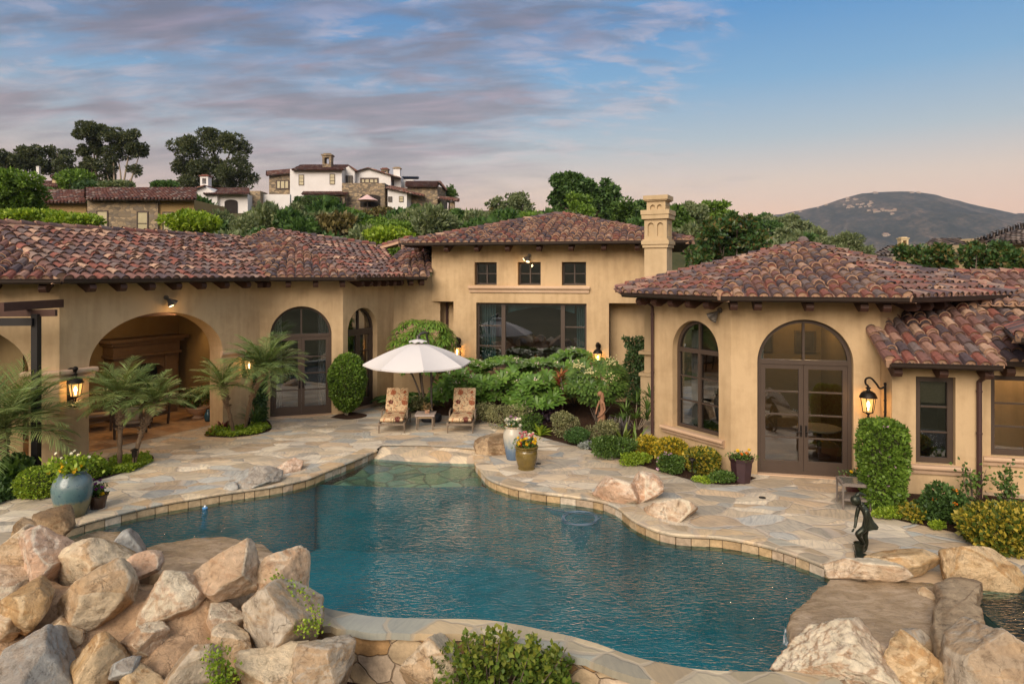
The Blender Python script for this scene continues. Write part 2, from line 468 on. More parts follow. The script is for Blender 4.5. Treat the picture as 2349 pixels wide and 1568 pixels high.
# ------------------------------------------------------------------ the villa: plan
def V2(x, y): return (x, y)
def step(p, deg, t): return (p[0]+t*math.cos(R(deg)), p[1]+t*math.sin(R(deg)))
TH = -12.5
B0 = (-11.0, 15.9)
A0 = step(B0, 17, -7.0)
B1 = step(B0, 60, 5.83)
C1 = step(B1, 18, 2.595)
D1 = step(C1, 63, 2.73)
E1 = step(D1, 18, 1.75)
L0 = (-3.02, 24.6)                     # hall (centre block), left end of its upper wall
T0 = (5.15, 15.39)                     # turret corner beside the glass doors
fA, fB, fC, fD, fE = Face(A0, B0), Face(B0, B1), Face(B1, C1), Face(C1, D1), Face(D1, E1)
fL = Face(L0, step(L0, TH, 7.75))
fT = Face(T0, step(T0, TH, 3.2))       # turret front with the glass doors
fS = Face(step(T0, 180-57.5, 2.5), T0) # turret side with the arched window
ZL, ZT, ZC = 4.52, 4.14, 5.75          # eave heights: west wing, turret, hall

house = empty('house', (0, 20, 0), 'rambling tan stucco villa with clay barrel tile hip roofs, arched openings and an ornate chimney', 'house')

def wall(face, z0, z1, holes=(), thick=.38, name='wall', a0=0.0, a1=None, m=None):
    mb = MB(); a1 = face.len if a1 is None else a1
    face.extrude(mb, rect_pts(a0, a1, z0, z1), list(holes), 0, thick)
    return mb.build(name, m or STUCCO, house)

GAP = .006
def glazed(face, kind, c, w, z0, zs, zt, dep=.16, cols=2, rows=3, arched=True, door=False, label=None, frame_w=.075, top_mull=True, rowz=None):
    """window or door set in a wall opening: frame with muntins, panes and handles"""
    fr = MB(); gl = MB(); d0, d1 = dep, dep+.09; n = 20
    def ring(o, i):     # closed outlines of equal length -> ring solid
        k = len(o)
        a = fr.add([face.pt(s_, z, d0) for s_, z in o]); b = fr.add([face.pt(s_, z, d0) for s_, z in i])
        c_ = fr.add([face.pt(s_, z, d1) for s_, z in o]); e = fr.add([face.pt(s_, z, d1) for s_, z in i])
        for j in range(k):
            j2 = (j+1)%k
            fr.face((a+j, a+j2, b+j2, b+j)); fr.face((b+j, b+j2, e+j2, e+j)); fr.face((c_+j2, c_+j, e+j, e+j2)); fr.face((a+j2, a+j, c_+j, c_+j2))
    fw = frame_w
    if arched:
        o = arch_pts(c, w, z0, zs, zt, n); i = arch_pts(c, w-2*fw, z0+fw, zs, zt-fw, n)
    else:
        o = rect_pts(c-w/2, c+w/2, z0, zt); i = rect_pts(c-w/2+fw, c+w/2-fw, z0+fw, zt-fw)
    ring(o, i)
    inner = i
    # panes: one sheet over the opening
    gp = [face.pt(s_, z, dep+.05) for s_, z in inner]
    gl.poly(gp)
    def vb(s_, za, zb, bw=.05, proud=0.0): face.bar(fr, s_-bw/2, s_+bw/2, za, zb, d0-proud, d1-.012)
    def hb(a, b, z, bw=.05, proud=0.0): face.bar(fr, a, b, z-bw/2, z+bw/2, d0-proud, d1-.010)
    L, Rr = c-w/2+fw, c+w/2-fw
    if arched:
        hb(L, Rr, zs, .11, .012)
        if top_mull: vb(c, zs+.055, zt-fw, .05, .004)
        top = zs-.055
    else: top = zt-fw
    if door:
        for sgn, (a, b) in ((-1, (L, c)), (1, (c, Rr))):
            st = .105
            face.bar(fr, a+.004, a+st, z0+fw, top-.004, d0+.008, d1-.004); face.bar(fr, b-st, b-.004, z0+fw, top-.004, d0+.008, d1-.004)
            face.bar(fr, a+st, b-st, z0+fw, z0+fw+.22, d0+.006, d1-.006); face.bar(fr, a+st, b-st, top-st, top-.004, d0+.006, d1-.006)
            for k in range(1, rows):
                z = z0+fw+.22+(top-st-z0-fw-.22)*k/rows
                face.bar(fr, a+st, b-st, z-.016, z+.016, d0+.02, d1-.02)
    else:
        zb = z0+fw
        for k in range(1, cols):
            s_ = L+(Rr-L)*k/cols
            if top_mull or True: vb(s_, zb, top, .085 if arched or cols == 2 and rows > 2 else .05, .006)
        if rowz is None: rowz = [zb+(top-zb)*k/rows for k in range(1, rows)]
        for z in rowz:
            face.bar(fr, L, Rr, z-.017, z+.017, d0+.018, d1-.022)
    f = fr.build('door' if door else 'window', FRAME, house)
    if label: f['label'] = label
    gl.build('pane', GLASS, f)
    if door:
        h = MB()
        for sgn in (-1, 1):
            s_ = c+sgn*.055; q = face.pt(s_, 1.02, d0-.012)
            face.bar(h, s_-.022, s_+.022, .90, 1.16, d0-.008, d0+.008)
            h.tube([face.pt(s_, 1.02, d0+.01), face.pt(s_, 1.02, d0-.055), face.pt(s_+sgn*.10, 1.015, d0-.06)], .011, 6)
        h.build('handle', IRON, f)
    return f

def moulding(face, a0, a1, z, h=.16, out=.12, name='sill', m=None, d_in=.0, miter=.05):
    """cast stone ledge: bull-nosed top course over a smaller cove course"""
    mb = MB()
    prof = [(d_in, 0), (-out*.35, 0), (-out*.42, h*.18), (-out*.42, h*.38), (-out*.62, h*.45), (-out*.66, h*.55), (-out*.95, h*.60), (-out, h*.72), (-out, h*.86), (-out*.93, h*.97), (-out*.8, h), (d_in, h)]
    i = mb.add([face.pt(a0+miter*(1+d/out if out else 0), z+q, d) for d, q in prof]); j = mb.add([face.pt(a1-miter*(1+d/out), z+q, d) for d, q in prof])
    n = len(prof)
    for k in range(n): mb.face((i+k, i+(k+1)%n, j+(k+1)%n, j+k))
    mb.face([i+k for k in range(n)][::-1]); mb.face([j+k for k in range(n)])
    return mb.build(name, m or CAST, house)

# ---- west wing walls
def s_at(face, px):
    """position along a wall where it is seen under the given column of the survey"""
    k = (px-CX)/F; d = face.d; p = face.p0
    return (k*p.y-p.x)/(d.x-k*d.y)
sB0, sB1 = s_at(fB, 204), s_at(fB, 511)
def wall_with_doorway(face, z1, c, w, zs, zt, thick=.38, z0=-.06, n=28, a0=0.0, a1=None):
    """wall whose opening goes down to the floor"""
    a1 = face.len if a1 is None else a1
    mb = MB(); arc = [(c+w/2*math.cos(math.pi*k/n), zs+(zt-zs)*math.sin(math.pi*k/n)) for k in range(n+1)]
    out = [(a0, z0), (c-w/2, z0)]+arc[::-1]+[(c+w/2, z0), (a1, z0), (a1, z1), (a0, z1)]
    face.extrude(mb, out, [], 0, thick)
    return mb.build('wall', STUCCO, house)
cB, wBw = (sB0+sB1)/2, sB1-sB0
wall_with_doorway(fB, ZL+.03, cB, wBw, 2.30, 3.60, .62)
sA1 = s_at(fA, 66)
wall_with_doorway(fA, ZL+.03, sA1-1.95, 3.9, 2.30, 3.60, .62)
sC = (s_at(fC, 624)+s_at(fC, 756))/2
wall_with_doorway(fC, ZL+.03, sC, 1.92, 2.63, 3.60, .40, -.06)
sD = (s_at(fD, 803)+s_at(fD, 860))/2
wall_with_doorway(fD, ZL+.03, sD, 1.55, 2.68, 3.48, .40, -.06)
wall(fE, -.06, ZL+.03)
glazed(fC, 'door', sC, 1.915, .0, 2.63, 3.598, .20, door=True, rows=4)
glazed(fD, 'door', sD, 1.545, .0, 2.68, 3.478, .20, door=True, rows=4)
# capitals and bases of the arcade piers
moulding(fB, -.06, sB0+.14, 2.06, .27, .18, 'capital'); moulding(fB, sB1-.14, fB.len-.55, 2.06, .27, .18, 'capital')
moulding(fA, sA1-.14, fA.len+.06, 2.06, .27, .18, 'capital')

# ---- hall (centre block)
hw = [s_at(fL, p) for p in (1088, 1139, 1187, 1240, 1288, 1344)]
pw0, pw1 = s_at(fL, 1092), s_at(fL, 1345); lw0, lw1 = s_at(fL, 1040), s_at(fL, 1396)
ZB = 3.62
holes = [rect_pts(hw[0], hw[1], 4.24, 5.08), rect_pts(hw[2], hw[3], 4.24, 5.08), rect_pts(hw[4], hw[5], 4.24, 5.08)]
hl = MB(); fL.extrude(hl, [(0, ZB), (lw0, ZB), (lw0, -.06), (lw1, -.06), (lw1, ZB), (s_at(fL, 1478), ZB), (s_at(fL, 1478), ZC+.05), (0, ZC+.05)],
                      holes+[rect_pts(pw0, pw1, 1.18, ZB-.03)], 0, .42)
hl.build('wall', STUCCO, house)
for a, b in ((0, 1), (2, 3), (4, 5)):
    glazed(fL, 'window', (hw[a]+hw[b])/2, hw[b]-hw[a]-.01, 4.245, 0, 5.075, .24, 2, 2, arched=False, frame_w=.06)
moulding(fL, s_at(fL, 1075), s_at(fL, 1353), 3.97, .24, .15, 'ledge')
# recessed flanks under the overhang
for a, b in ((-.25, lw0), (lw1, fL.len+.9)): rl = MB(); fL.extrude(rl, rect_pts(a, b, -.06, ZB+.2), [], .75, .95); rl.build('wall', STUCCO, house)
for a, b in ((0, lw0), (lw1, s_at(fL, 1478))): sf = MB(); sf.quad(fL.pt(a, ZB+.004, .42), fL.pt(b, ZB+.004, .42), fL.pt(b, ZB+.004, .80), fL.pt(a, ZB+.004, .80)); sf.build('soffit', STUCCO, house)
for a, b in ((0.0, .3), (fL.len-.25, fL.len+.05)): sf = MB(); fL.bar(sf, a, b, ZB+.01, ZC+.05, .42, 8.0); sf.build('wall', STUCCO, house)
# picture window: side lights and a wide centre light
def picture_window():
    fr = MB(); d0, d1 = .17, .27; z0, z1 = 1.18, ZB-.03
    w1, w2 = s_at(fL, 1152), s_at(fL, 1289)
    for a, b in ((pw0, w1), (w1, w2), (w2, pw1)):
        fw = .075
        for q in ((a, a+fw, z0, z1), (b-fw, b, z0, z1), (a+fw, b-fw, z0, z0+fw), (a+fw, b-fw, z1-fw, z1)): fL.bar(fr, *q, d0, d1)
    for a, b in ((pw0, w1), (w2, pw1)):
        for z in (z0+.80, z0+1.55): fL.bar(fr, a+.075, b-.075, z-.022, z+.022, d0+.02, d1-.02)
    f = fr.build('window', FRAME, house); f['label'] = 'wide three light picture window'
    for a, b in ((pw0, w1), (w1, w2), (w2, pw1)):
        g = MB(); g.poly([fL.pt(x, z, .225) for x, z in rect_pts(a+.07, b-.07, z0+.07, z1-.07)]); g.build('pane', GLASS, f)
picture_window()

# ---- turret
sT = (s_at(fT, 1743)+s_at(fT, 1950))/2
wall_with_doorway(fT, ZT+.05, sT, 2.06, 2.62, 3.62, .40, a1=fT.len)
glazed(fT, 'door', sT, 2.05, .02, 2.62, 3.617, .12, door=True, rows=4, frame_w=.085)
sS0, sS1 = s_at(fS, 1542), s_at(fS, 1648)
wall(fS, -.06, ZT+.05, [arch_pts((sS0+sS1)/2, sS1-sS0, .72, 2.72, 3.50, 24)])
glazed(fS, 'window', (sS0+sS1)/2, sS1-sS0-.01, .725, 2.72, 3.495, .17, 2, 3, arched=True, frame_w=.085)
moulding(fS, sS0-.32, sS1+.22, .54, .18, .16, 'sill', miter=.04)
# far sides of the turret (its east facets carry the roof)
te = step(T0, TH, 3.2)
fTE = Face(te, step(te, TH+45, 3.2)); wall(fTE, -.06, ZT+.05)
fSW = Face(step(fS.p0.to_2d(), 180-57.5-45, 3.2), fS.p0.to_2d()); wall(fSW, -.06, ZT+.05)
fTE2 = Face(step(step(te, TH+45, 3.2), TH+8, 0), step(step(te, TH+45, 3.2), TH, 6.0)); wall(fTE2, -.06, ZT-.2)
# threshold stones
for f_, c, w in ((fT, sT, 2.06), (fC, sC, 1.92), (fD, sD, 1.55)):
    mb = MB(); f_.bar(mb, c-w/2+.003, c+w/2-.003, -.05, .02, -.03, .60); mb.build('threshold', CAST, house)

# ---- low east wing
W0 = (8.12, 13.98)
WL = 1.72; WE = step(W0, TH, WL); W2 = (WE[0]+.11, WE[1]+.50)
fW = Face(W0, WE); fW2 = Face(W2, step(W2, TH, 5.0))
ZW = 2.82
n0, n1 = s_at(fW, 2100), s_at(fW, 2191)
wall(fW, -.06, ZW+.10, [rect_pts(n0, n1, .66, 2.50)])
glazed(fW, 'window', (n0+n1)/2, n1-n0-.01, .665, 0, 2.495, .10, 1, 3, arched=False, frame_w=.11)
moulding(fW, n0-.22, n1+.26, .46, .19, .15)
m0 = s_at(fW2, 2272)
wall(fW2, -.06, ZW+.10, [rect_pts(m0, m0+1.5, .78, 2.50)])
glazed(fW2, 'window', m0+.75, 1.49, .785, 0, 2.495, .10, 2, 3, arched=False, frame_w=.11)
moulding(fW2, m0-.2, m0+1.8, .58, .19, .15)
sw = MB(); fWs = Face(step(W0, TH+90, 1.4), W0); fWs.extrude(sw, rect_pts(0, fWs.len-.003, -.06, ZW+.16), [], 0.003, .3); sw.build('wall', STUCCO, house); sw = MB()
fWe = Face(WE, step(WE, TH+90, 1.0)); fWe.extrude(sw, rect_pts(0.003, 1.0, -.06, ZW+.1), [], 0.003, .3)
sw.build('wall', STUCCO, house)

# ------------------------------------------------------------------ roofs
def off(face, a, out, z): q = face.pt(a, z, -out); return q
OV = .75
def meet(f1, f2, out, z):
    """corner of two eave lines"""
    p, d = f1.pt(0, z, -out), f1.d; q, e = f2.pt(0, z, -out), f2.d
    den = d.x*e.y-d.y*e.x; t = ((q.x-p.x)*e.y-(q.y-p.y)*e.x)/den
    return Vector((p.x+d.x*t, p.y+d.y*t, z))
PITCH = .33
cAB, cBC, cCD, cDE = meet(fA, fB, .6, ZL), meet(fB, fC, OV, ZL), meet(fC, fD, OV, ZL), meet(fD, fE, OV, ZL)
a_far = off(fA, -1.0, .6, ZL)
e_end = off(fE, 1.10, OV, ZL)
ridgeL = Vector((-14.3, 17.9, 6.02)); ridgeR = Vector((-10.3, 24.9, 5.95))
apexC = Vector((-8.15, 24.35, 5.82)); apexT = Vector((-9.75, 26.2, 6.34))
rmb = MB()
tile_plane(rmb, [a_far, cAB, ridgeL, a_far+(ridgeL-cAB)])
# long west slope, facing the pool
tile_plane(rmb, [cAB, cBC, ridgeR, ridgeL])
hip_caps(rmb, cAB, ridgeL+Vector((0,0,.03)))
hip_caps(rmb, ridgeL, ridgeR)
rmb.build('roof', ROOFM, house, rnd=True)
rmb = MB()
tile_plane(rmb, [cBC, apexC, apexT, ridgeR])
tile_plane(rmb, [cBC, cCD, apexC])
tile_plane(rmb, [cCD, cDE, Vector((-5.55, 28.5, 5.75)), apexT, apexC])
hip_caps(rmb, cBC, apexC); hip_caps(rmb, cCD, apexC); hip_caps(rmb, apexC, apexT)
hip_caps(rmb, Vector((-6.2, 29.5, 5.9)), apexT)
pkE = Vector((-4.35, 28.2, 6.15))
tile_plane(rmb, [cDE, e_end, e_end+Vector((.2, 2.5, .9)), pkE])
tile_plane(rmb, [cDE+Vector((-.9,1.6,.5)), cDE, pkE])
hip_caps(rmb, cDE, pkE); hip_caps(rmb, Vector((-6.0, 29.5, 5.8)), pkE)
rmb.build('roof', ROOFM, house, rnd=True)

# hall roof
hc0, hc1 = off(fL, -.95, .80, ZC), off(fL, s_at(fL, 1478)+1.55, .80, ZC)
dW = fL.len+2.4
inn = fL.n; 
apL = (hc0+hc1)/2+inn*4.6+Vector((0,0,1.33))-fL.d*.15; apR = apL+fL.d*.45
b0, b1 = hc0+inn*9.2, hc1+inn*9.2
rmb = MB()
tile_plane(rmb, [hc0, hc1, apR, apL]); tile_plane(rmb, [b0, hc0, apL]); tile_plane(rmb, [hc1, b1, apR]); tile_plane(rmb, [b1, b0, apL, apR])
for p, q in ((hc0, apL), (hc1, apR), (b0, apL), (b1, apR)): hip_caps(rmb, p, q)
hip_caps(rmb, apL, apR)
rmb.build('roof', ROOFM, house, rnd=True)

# turret roof: regular octagon
side = 3.2+2*OV*math.tan(R(22.5)); apo = side/2*(1+math.sqrt(2))
mid = off(fT, 1.6, OV, ZT); ctr = mid+fT.n*apo
rad = apo/math.cos(R(22.5))
oc = []
for k in range(8):
    a = R(TH-90-22.5+45*k); oc.append(Vector((ctr.x+rad*math.cos(a), ctr.y+rad*math.sin(a), ZT)))
apx = Vector((8.45, 19.0, 5.50))
for k in (2, 3, 4, 5): oc[k] += Vector((.9, .2, 0))
oc[7] = Vector((2.98, 17.40, ZT))
rmb = MB()
for k in (7, 0, 1, 6, 2):
    tile_plane(rmb, [oc[k], oc[(k+1)%8], apx])
for k in (0, 1, 2, 7, 6): hip_caps(rmb, oc[k], apx)
rmb.ball(apx+Vector((0,0,.10)), .16, 10, 6)
rmb.build('roof', ROOFM, house, rnd=True)
# main east roof behind and right of the turret
rmb = MB()
er = Vector((fT.d.x, fT.d.y, 0))
p0 = Vector((10.6, 15.6, 3.93)); p1 = p0+er*9; p2 = p1+fT.n*3+Vector((0,0,.72)); p3 = p0+fT.n*3+Vector((0,0,.72))-er*.3
tile_plane(rmb, [p0, p1, p2, p3]); hip_caps(rmb, p3, p2)
rmb.build('roof', ROOFM, house, rnd=True)
# low lean-to roof over the east wing
l0 = off(fW, -.20, .50, ZW); l1 = off(fW, WL+.10, .50, ZW)
rmb = MB()
lt = fW.n*2.9+Vector((0,0,1.28))
tile_plane(rmb, [l0, l1, l1+lt+fW.d*.6, l0+lt*.95+fW.d*1.6, l0+lt*.48])
hip_caps(rmb, l0, l0+lt*.48, .12, .34, .05)
g0 = off(fW2, -.1, .45, ZW+.02); g1 = g0+fW2.d*5
tile_plane(rmb, [g0, g1, g1+lt*1.4, g0+lt*1.4])
rmb.build('roof', ROOFM, house, rnd=True)
# upper corner of the next wing, further east
rmb = MB()
k0 = Vector((9.82, 12.62, 3.42)); k1 = k0+Vector((.80, -.6, 0))*2; k2 = k0+Vector((.55, .85, 0))*2.6
kap = k0+Vector((2.6, .9, .95))
tile_plane(rmb, [k0, k1, kap]); tile_plane(rmb, [k2, k0, kap]); hip_caps(rmb, k0, kap)
rmb.build('roof', ROOFM, house, rnd=True)
# gutters
def gutter(pts, name='gutter'):
    mb = MB()
    for a, b in zip(pts, pts[1:]):
        a, b = Vector(a), Vector(b); d = (b-a).normalized(); out = Vector((d.y, -d.x, 0))
        prof = [(-.03, -.02), (.10, -.02), (.13, .045), (.12, .05), (.115, .05), (.09, -.005), (-.03, -.005)]
        prof = [(-.02, -.085), (.065, -.085), (.10, -.05), (.105, .012), (.125, .018), (.125, .032), (.09, .032), (.085, -.06), (-.02, -.065)]
        i = mb.add([a+out*o+Vector((0,0,z)) for o, z in prof]); j = mb.add([b+out*o+Vector((0,0,z)) for o, z in prof]); n = len(prof)
        for k in range(n): mb.face((i+k, j+k, j+(k+1)%n, i+(k+1)%n))
        mb.face([i+k for k in range(n)]); mb.face([j+k for k in range(n)][::-1])
    return mb.build(name, BRONZE, house)
gutter([a_far, cAB, cBC, cCD, cDE, e_end]); gutter([hc0, hc1]); gutter([oc[7], oc[0], oc[1], oc[2]]); gutter([l0, l1]); gutter([g0, g1]); gutter([k2, k0, k1])
# rafter tails
def rafters(face, s_list, out, zt, L=1.0, drop=.33, w=.16, h=.22):
    for s_ in s_list:
        mb = MB(); pr = []
        z = zt-.10
        # curved nose: profile in (dep, z)
        prof = [(-out+.12, z-.02), (-out+.10, z-.11), (-out+.16, z-.19), (-out+.30, z-h+drop*.06), (.05, z-h+drop*(out)), (.05, z+drop*out)]
        i = mb.add([face.pt(s_-w/2, zz, d) for d, zz in prof]); j = mb.add([face.pt(s_+w/2, zz, d) for d, zz in prof]); n = len(prof)
        for k in range(n): mb.face((i+k, i+(k+1)%n, j+(k+1)%n, j+k))
        mb.face([i+k for k in range(n)][::-1]); mb.face([j+k for k in range(n)])
        mb.build('rafter_tail', WOOD, house)
def spread(a, b, n): return [a+(b-a)*k/(n-1) for k in range(n)]
rafters(fA, [fA.len-.2, fA.len-1.25, fA.len-2.3, fA.len-3.3], .6, ZL)
rafters(fB, spread(.45, fB.len-.15, 8), OV, ZL)
rafters(fC, spread(.05, fC.len-.05, 4), OV, ZL)
rafters(fD, spread(.25, fD.len-.3, 6), OV, ZL)
rafters(fE, spread(.15, .95, 3), OV, ZL)
rafters(fL, spread(-.35, s_at(fL, 1478)+.9, 9), .80, ZC)
rafters(fT, [.0, .52, 1.6, 2.7, 3.15], OV, ZT)
rafters(fS, spread(.05, 2.3, 5), OV, ZT)
rafters(fTE, [.35, .95, 1.6], OV, ZT)
rafters(fW, [.0, .85, WL-.05], .50, ZW); rafters(fW2, [.6, 1.6, 2.6], .45, ZW)
# soffit boards close the eaves
# downspouts
def downspout(p, ztop, zbot, r=.042, off_=(0,0)):
    mb = MB(); pts = [Vector((p[0]+off_[0], p[1]+off_[1], ztop)), Vector((p[0]+off_[0]*.8, p[1]+off_[1]*.8, ztop-.10)), Vector((p[0], p[1], ztop-.30)), Vector((p[0], p[1], zbot))]
    mb.tube(pts, r, 8)
    for z in (ztop-.5, (ztop+zbot)/2, zbot+.3): mb.tube([(p[0], p[1], z-.02), (p[0], p[1], z+.02)], r*1.2, 8)
    return mb.build('downspout', plain('downspout_paint', (.062,.030,.026), .5, .1, .15, 4), house)
q = fS.pt(.03, 0, -.06); downspout((q.x-.03, q.y), ZT-.05, 0, off_=(-.35, -.35))
q = fW.pt(WL-.10, 0, -.07); downspout((q.x, q.y), ZW-.08, 0, .05, off_=(0, -.35))
q = fL.pt(.38, 0, .68); downspout((q.x, q.y), 3.9, .2, .045)

# chimney
def chimney():
    CT = -27.0; q0 = (4.31, 21.3); c = Face(q0, step(q0, CT, .73)); W, D = c.len, .72; zq = lambda z: 4.7+(z-4.7)*.945 if z > 4.7 else z
    def block(mb, e, z0, z1): c.bar(mb, -e, W+e, zq(z0), zq(z1), -e, D+e)
    mb = MB()
    block(mb, 0, -.06, 5.55)
    block(mb, .10, -.06, 1.35); 
    ch = mb.build('chimney', STUCCO_PALE, house)
    t = MB()
    block(t, .05, 5.553, 5.66); block(t, .085, 5.663, 5.79); block(t, .05, 5.793, 5.84)
    block(t, .075, 6.533, 6.68); block(t, .10, 6.683, 6.84); block(t, .0, 7.153, 7.19); block(t, .035, 7.193, 7.34)
    for z in (1.35, 2.05): block(t, .15, z+.003, z+.10)
    t.build('chimney_ledge', STUCCO_PALE, ch)
    b = MB()
    def four(z0, z1, e, holes_f, holes_s, dep):
        z0, z1 = zq(z0), zq(z1)
        faces = [Face(c.pt(-e, 0, -e).to_2d(), c.pt(W+e, 0, -e).to_2d()), Face(c.pt(W+e, 0, -e).to_2d(), c.pt(W+e, 0, D+e).to_2d()),
                 Face(c.pt(W+e, 0, D+e).to_2d(), c.pt(-e, 0, D+e).to_2d()), Face(c.pt(-e, 0, D+e).to_2d(), c.pt(-e, 0, -e).to_2d())]
        for i, f_ in enumerate(faces):
            hs = [[(x, zq(z)) for x, z in h] for h in (holes_f(f_.len) if i % 2 == 0 else holes_s(f_.len))]
            f_.extrude(b, rect_pts(0.0 if i % 2 == 0 else dep, f_.len if i % 2 == 0 else f_.len-dep, z0, z1), hs, 0, dep)
        c.bar(b, dep-.003-e, W-dep+.003+e, z0, z1, dep-.003-e, D-dep+.003+e)
    four(5.843, 6.53, 0, lambda L: [arch_pts(L*.29, .20, 5.95, 6.30, 6.41, 10), arch_pts(L*.71, .20, 5.95, 6.30, 6.41, 10)],
         lambda L: [arch_pts(L*k, .13, 5.95, 6.33, 6.41, 8) for k in (.25, .5, .75)], .07)
    four(6.843, 7.15, -.06, lambda L: [arch_pts(L*.32, .16, 6.86, 6.93, 7.03, 10), arch_pts(L*.68, .16, 6.86, 6.93, 7.03, 10)],
         lambda L: [arch_pts(L*k, .10, 6.86, 6.95, 7.02, 8) for k in (.25, .5, .75)], .07)
    b.build('chimney_pot', STUCCO_PALE, ch)
chimney()

# ------------------------------------------------------------------ rooms behind the openings
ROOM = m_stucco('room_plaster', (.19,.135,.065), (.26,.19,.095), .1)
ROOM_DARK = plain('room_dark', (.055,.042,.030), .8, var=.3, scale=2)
def fn_paver(N):
    p = N.mapping(N.pos(), rot=(0, 0, R(33)))
    b = N.node('ShaderNodeTexBrick'); N.link(p, b.inputs['Vector']); b.inputs['Scale'].default_value = 1.0
    b.inputs['Color1'].default_value = (.34,.20,.10,1); b.inputs['Color2'].default_value = (.42,.29,.17,1); b.inputs['Mortar'].default_value = (.25,.17,.10,1)
    b.inputs['Brick Width'].default_value = .62; b.inputs['Row Height'].default_value = .41; b.inputs['Mortar Size'].default_value = .010
    n = N.noise(p, 3, 5); k = N.mix(1.0, b.outputs[0], N.ramp(n, [(.3, (.7,.7,.72)), (.7, (1.3,1.22,1.15))]), 'MULTIPLY')
    return pbsdf(N, k, .55, 0, N.bump(b.outputs[1], -.3, .006), .4)
PAVER = mat('loggia_pavers', fn_paver)
# loggia behind the arcade
lg = MB()
def room(face, a0, a1, depth, z1, m, dark=False, dep0=.62, floor=None):
    mb = MB()
    P = lambda a, z, d: face.pt(a, z, d)
    mb.quad(P(a0, 0.012, depth), P(a1, .012, depth), P(a1, z1, depth), P(a0, z1, depth))
    mb.quad(P(a0, 0.012, dep0), P(a0, .012, depth), P(a0, z1, depth), P(a0, z1, dep0))
    mb.quad(P(a1, 0.012, depth), P(a1, .012, dep0), P(a1, z1, dep0), P(a1, z1, depth))
    mb.quad(P(a0, z1, dep0), P(a0, z1, depth), P(a1, z1, depth), P(a1, z1, dep0))
    mb.build('interior_wall', m, house)
    f = MB(); f.quad(P(a0, .010, dep0), P(a1, .010, dep0), P(a1, .010, depth), P(a0, .010, depth)); f.build('interior_floor', floor or PAVER, house)
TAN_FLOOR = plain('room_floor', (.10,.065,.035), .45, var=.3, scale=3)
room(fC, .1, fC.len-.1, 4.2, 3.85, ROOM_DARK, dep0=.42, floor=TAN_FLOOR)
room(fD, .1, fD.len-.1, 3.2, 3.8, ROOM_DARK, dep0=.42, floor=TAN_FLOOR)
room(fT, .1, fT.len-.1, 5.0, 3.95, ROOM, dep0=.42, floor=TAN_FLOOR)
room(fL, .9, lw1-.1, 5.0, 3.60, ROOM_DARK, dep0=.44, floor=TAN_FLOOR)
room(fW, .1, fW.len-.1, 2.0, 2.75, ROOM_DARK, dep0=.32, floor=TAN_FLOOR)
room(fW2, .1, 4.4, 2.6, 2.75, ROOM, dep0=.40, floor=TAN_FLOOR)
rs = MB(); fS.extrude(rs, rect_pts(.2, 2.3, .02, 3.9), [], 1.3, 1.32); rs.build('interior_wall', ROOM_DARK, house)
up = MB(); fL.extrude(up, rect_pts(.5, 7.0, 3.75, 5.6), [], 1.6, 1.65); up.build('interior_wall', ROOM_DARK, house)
# ------------------------------------------------------------------ loggia interior
def loggia():
    room(fB, -.5, fB.len-.15, 4.0, 3.75, ROOM, dep0=.63)
    a1 = fB.len-.15
    fp = empty('fireplace', fB.pt(a1-1.5, 0, 3.9), 'large carved stone fireplace with deep mantel inside the shaded loggia', 'fireplace')
    ST = plain('fireplace_stone', (.13,.085,.05), .8, var=.3, scale=8, bump=.2)
    mb = MB(); c = a1-1.45
    fB.bar(mb, c-1.05, c-.62, .012, 2.0, 3.45, 3.99); fB.bar(mb, c+.62, c+1.05, .012, 2.0, 3.45, 3.99)
    arc = [(c+.62*math.cos(math.pi*k/12), 1.45+.30*math.sin(math.pi*k/12)) for k in range(13)]
    fB.extrude(mb, [(c-.62, 2.0)]+[(q[0], q[1]) for q in arc[::-1]]+[(c+.62, 2.0)], [], 3.5, 3.98)
    mb.build('surround', ST, fp)
    m2 = MB()
    for z0, z1, e in ((2.0, 2.08, .06), (2.083, 2.40, .02), (2.403, 2.50, .12), (2.503, 2.60, .22)): fB.bar(m2, c-1.08-e, c+1.08+e, z0, z1, 3.42-e, 3.99)
    m2.build('mantel', ST, fp)
    m3 = MB(); fB.bar(m3, c-.615, c+.615, .014, 1.75, 3.90, 3.985); m3.build('firebox', plain('soot', (.006,.005,.004), .9), fp)
    cu = MB(); pts = []
    for k in range(41):
        s_ = .75+1.15*k/40; pts.append((s_, 3.45+.05*math.sin(k*1.55)))
    i = cu.add([fB.pt(s_, .03, d) for s_, d in pts]); j = cu.add([fB.pt(s_, 3.6, d) for s_, d in pts])
    for k in range(40): cu.face((i+k, i+k+1, j+k+1, j+k))
    tag(cu.build('curtain', plain('linen', (.42,.33,.24), .9, var=.15), None), 'long beige drape hanging beside the fireplace in the loggia', 'curtain')
    bm_ = MB(); fB.bar(bm_, -.4, a1, 3.35, 3.6, 2.2, 2.45); bm_.build('ceiling_beam', WOOD, house)
loggia()
def warm_lamp(name, loc, power, col=(1.0, .62, .28), r=.06):
    d = bpy.data.lights.new(name, 'POINT'); d.energy = power; d.color = col; d.shadow_soft_size = r
    o = bpy.data.objects.new(name, d); COL.objects.link(o); o.location = loc; return o
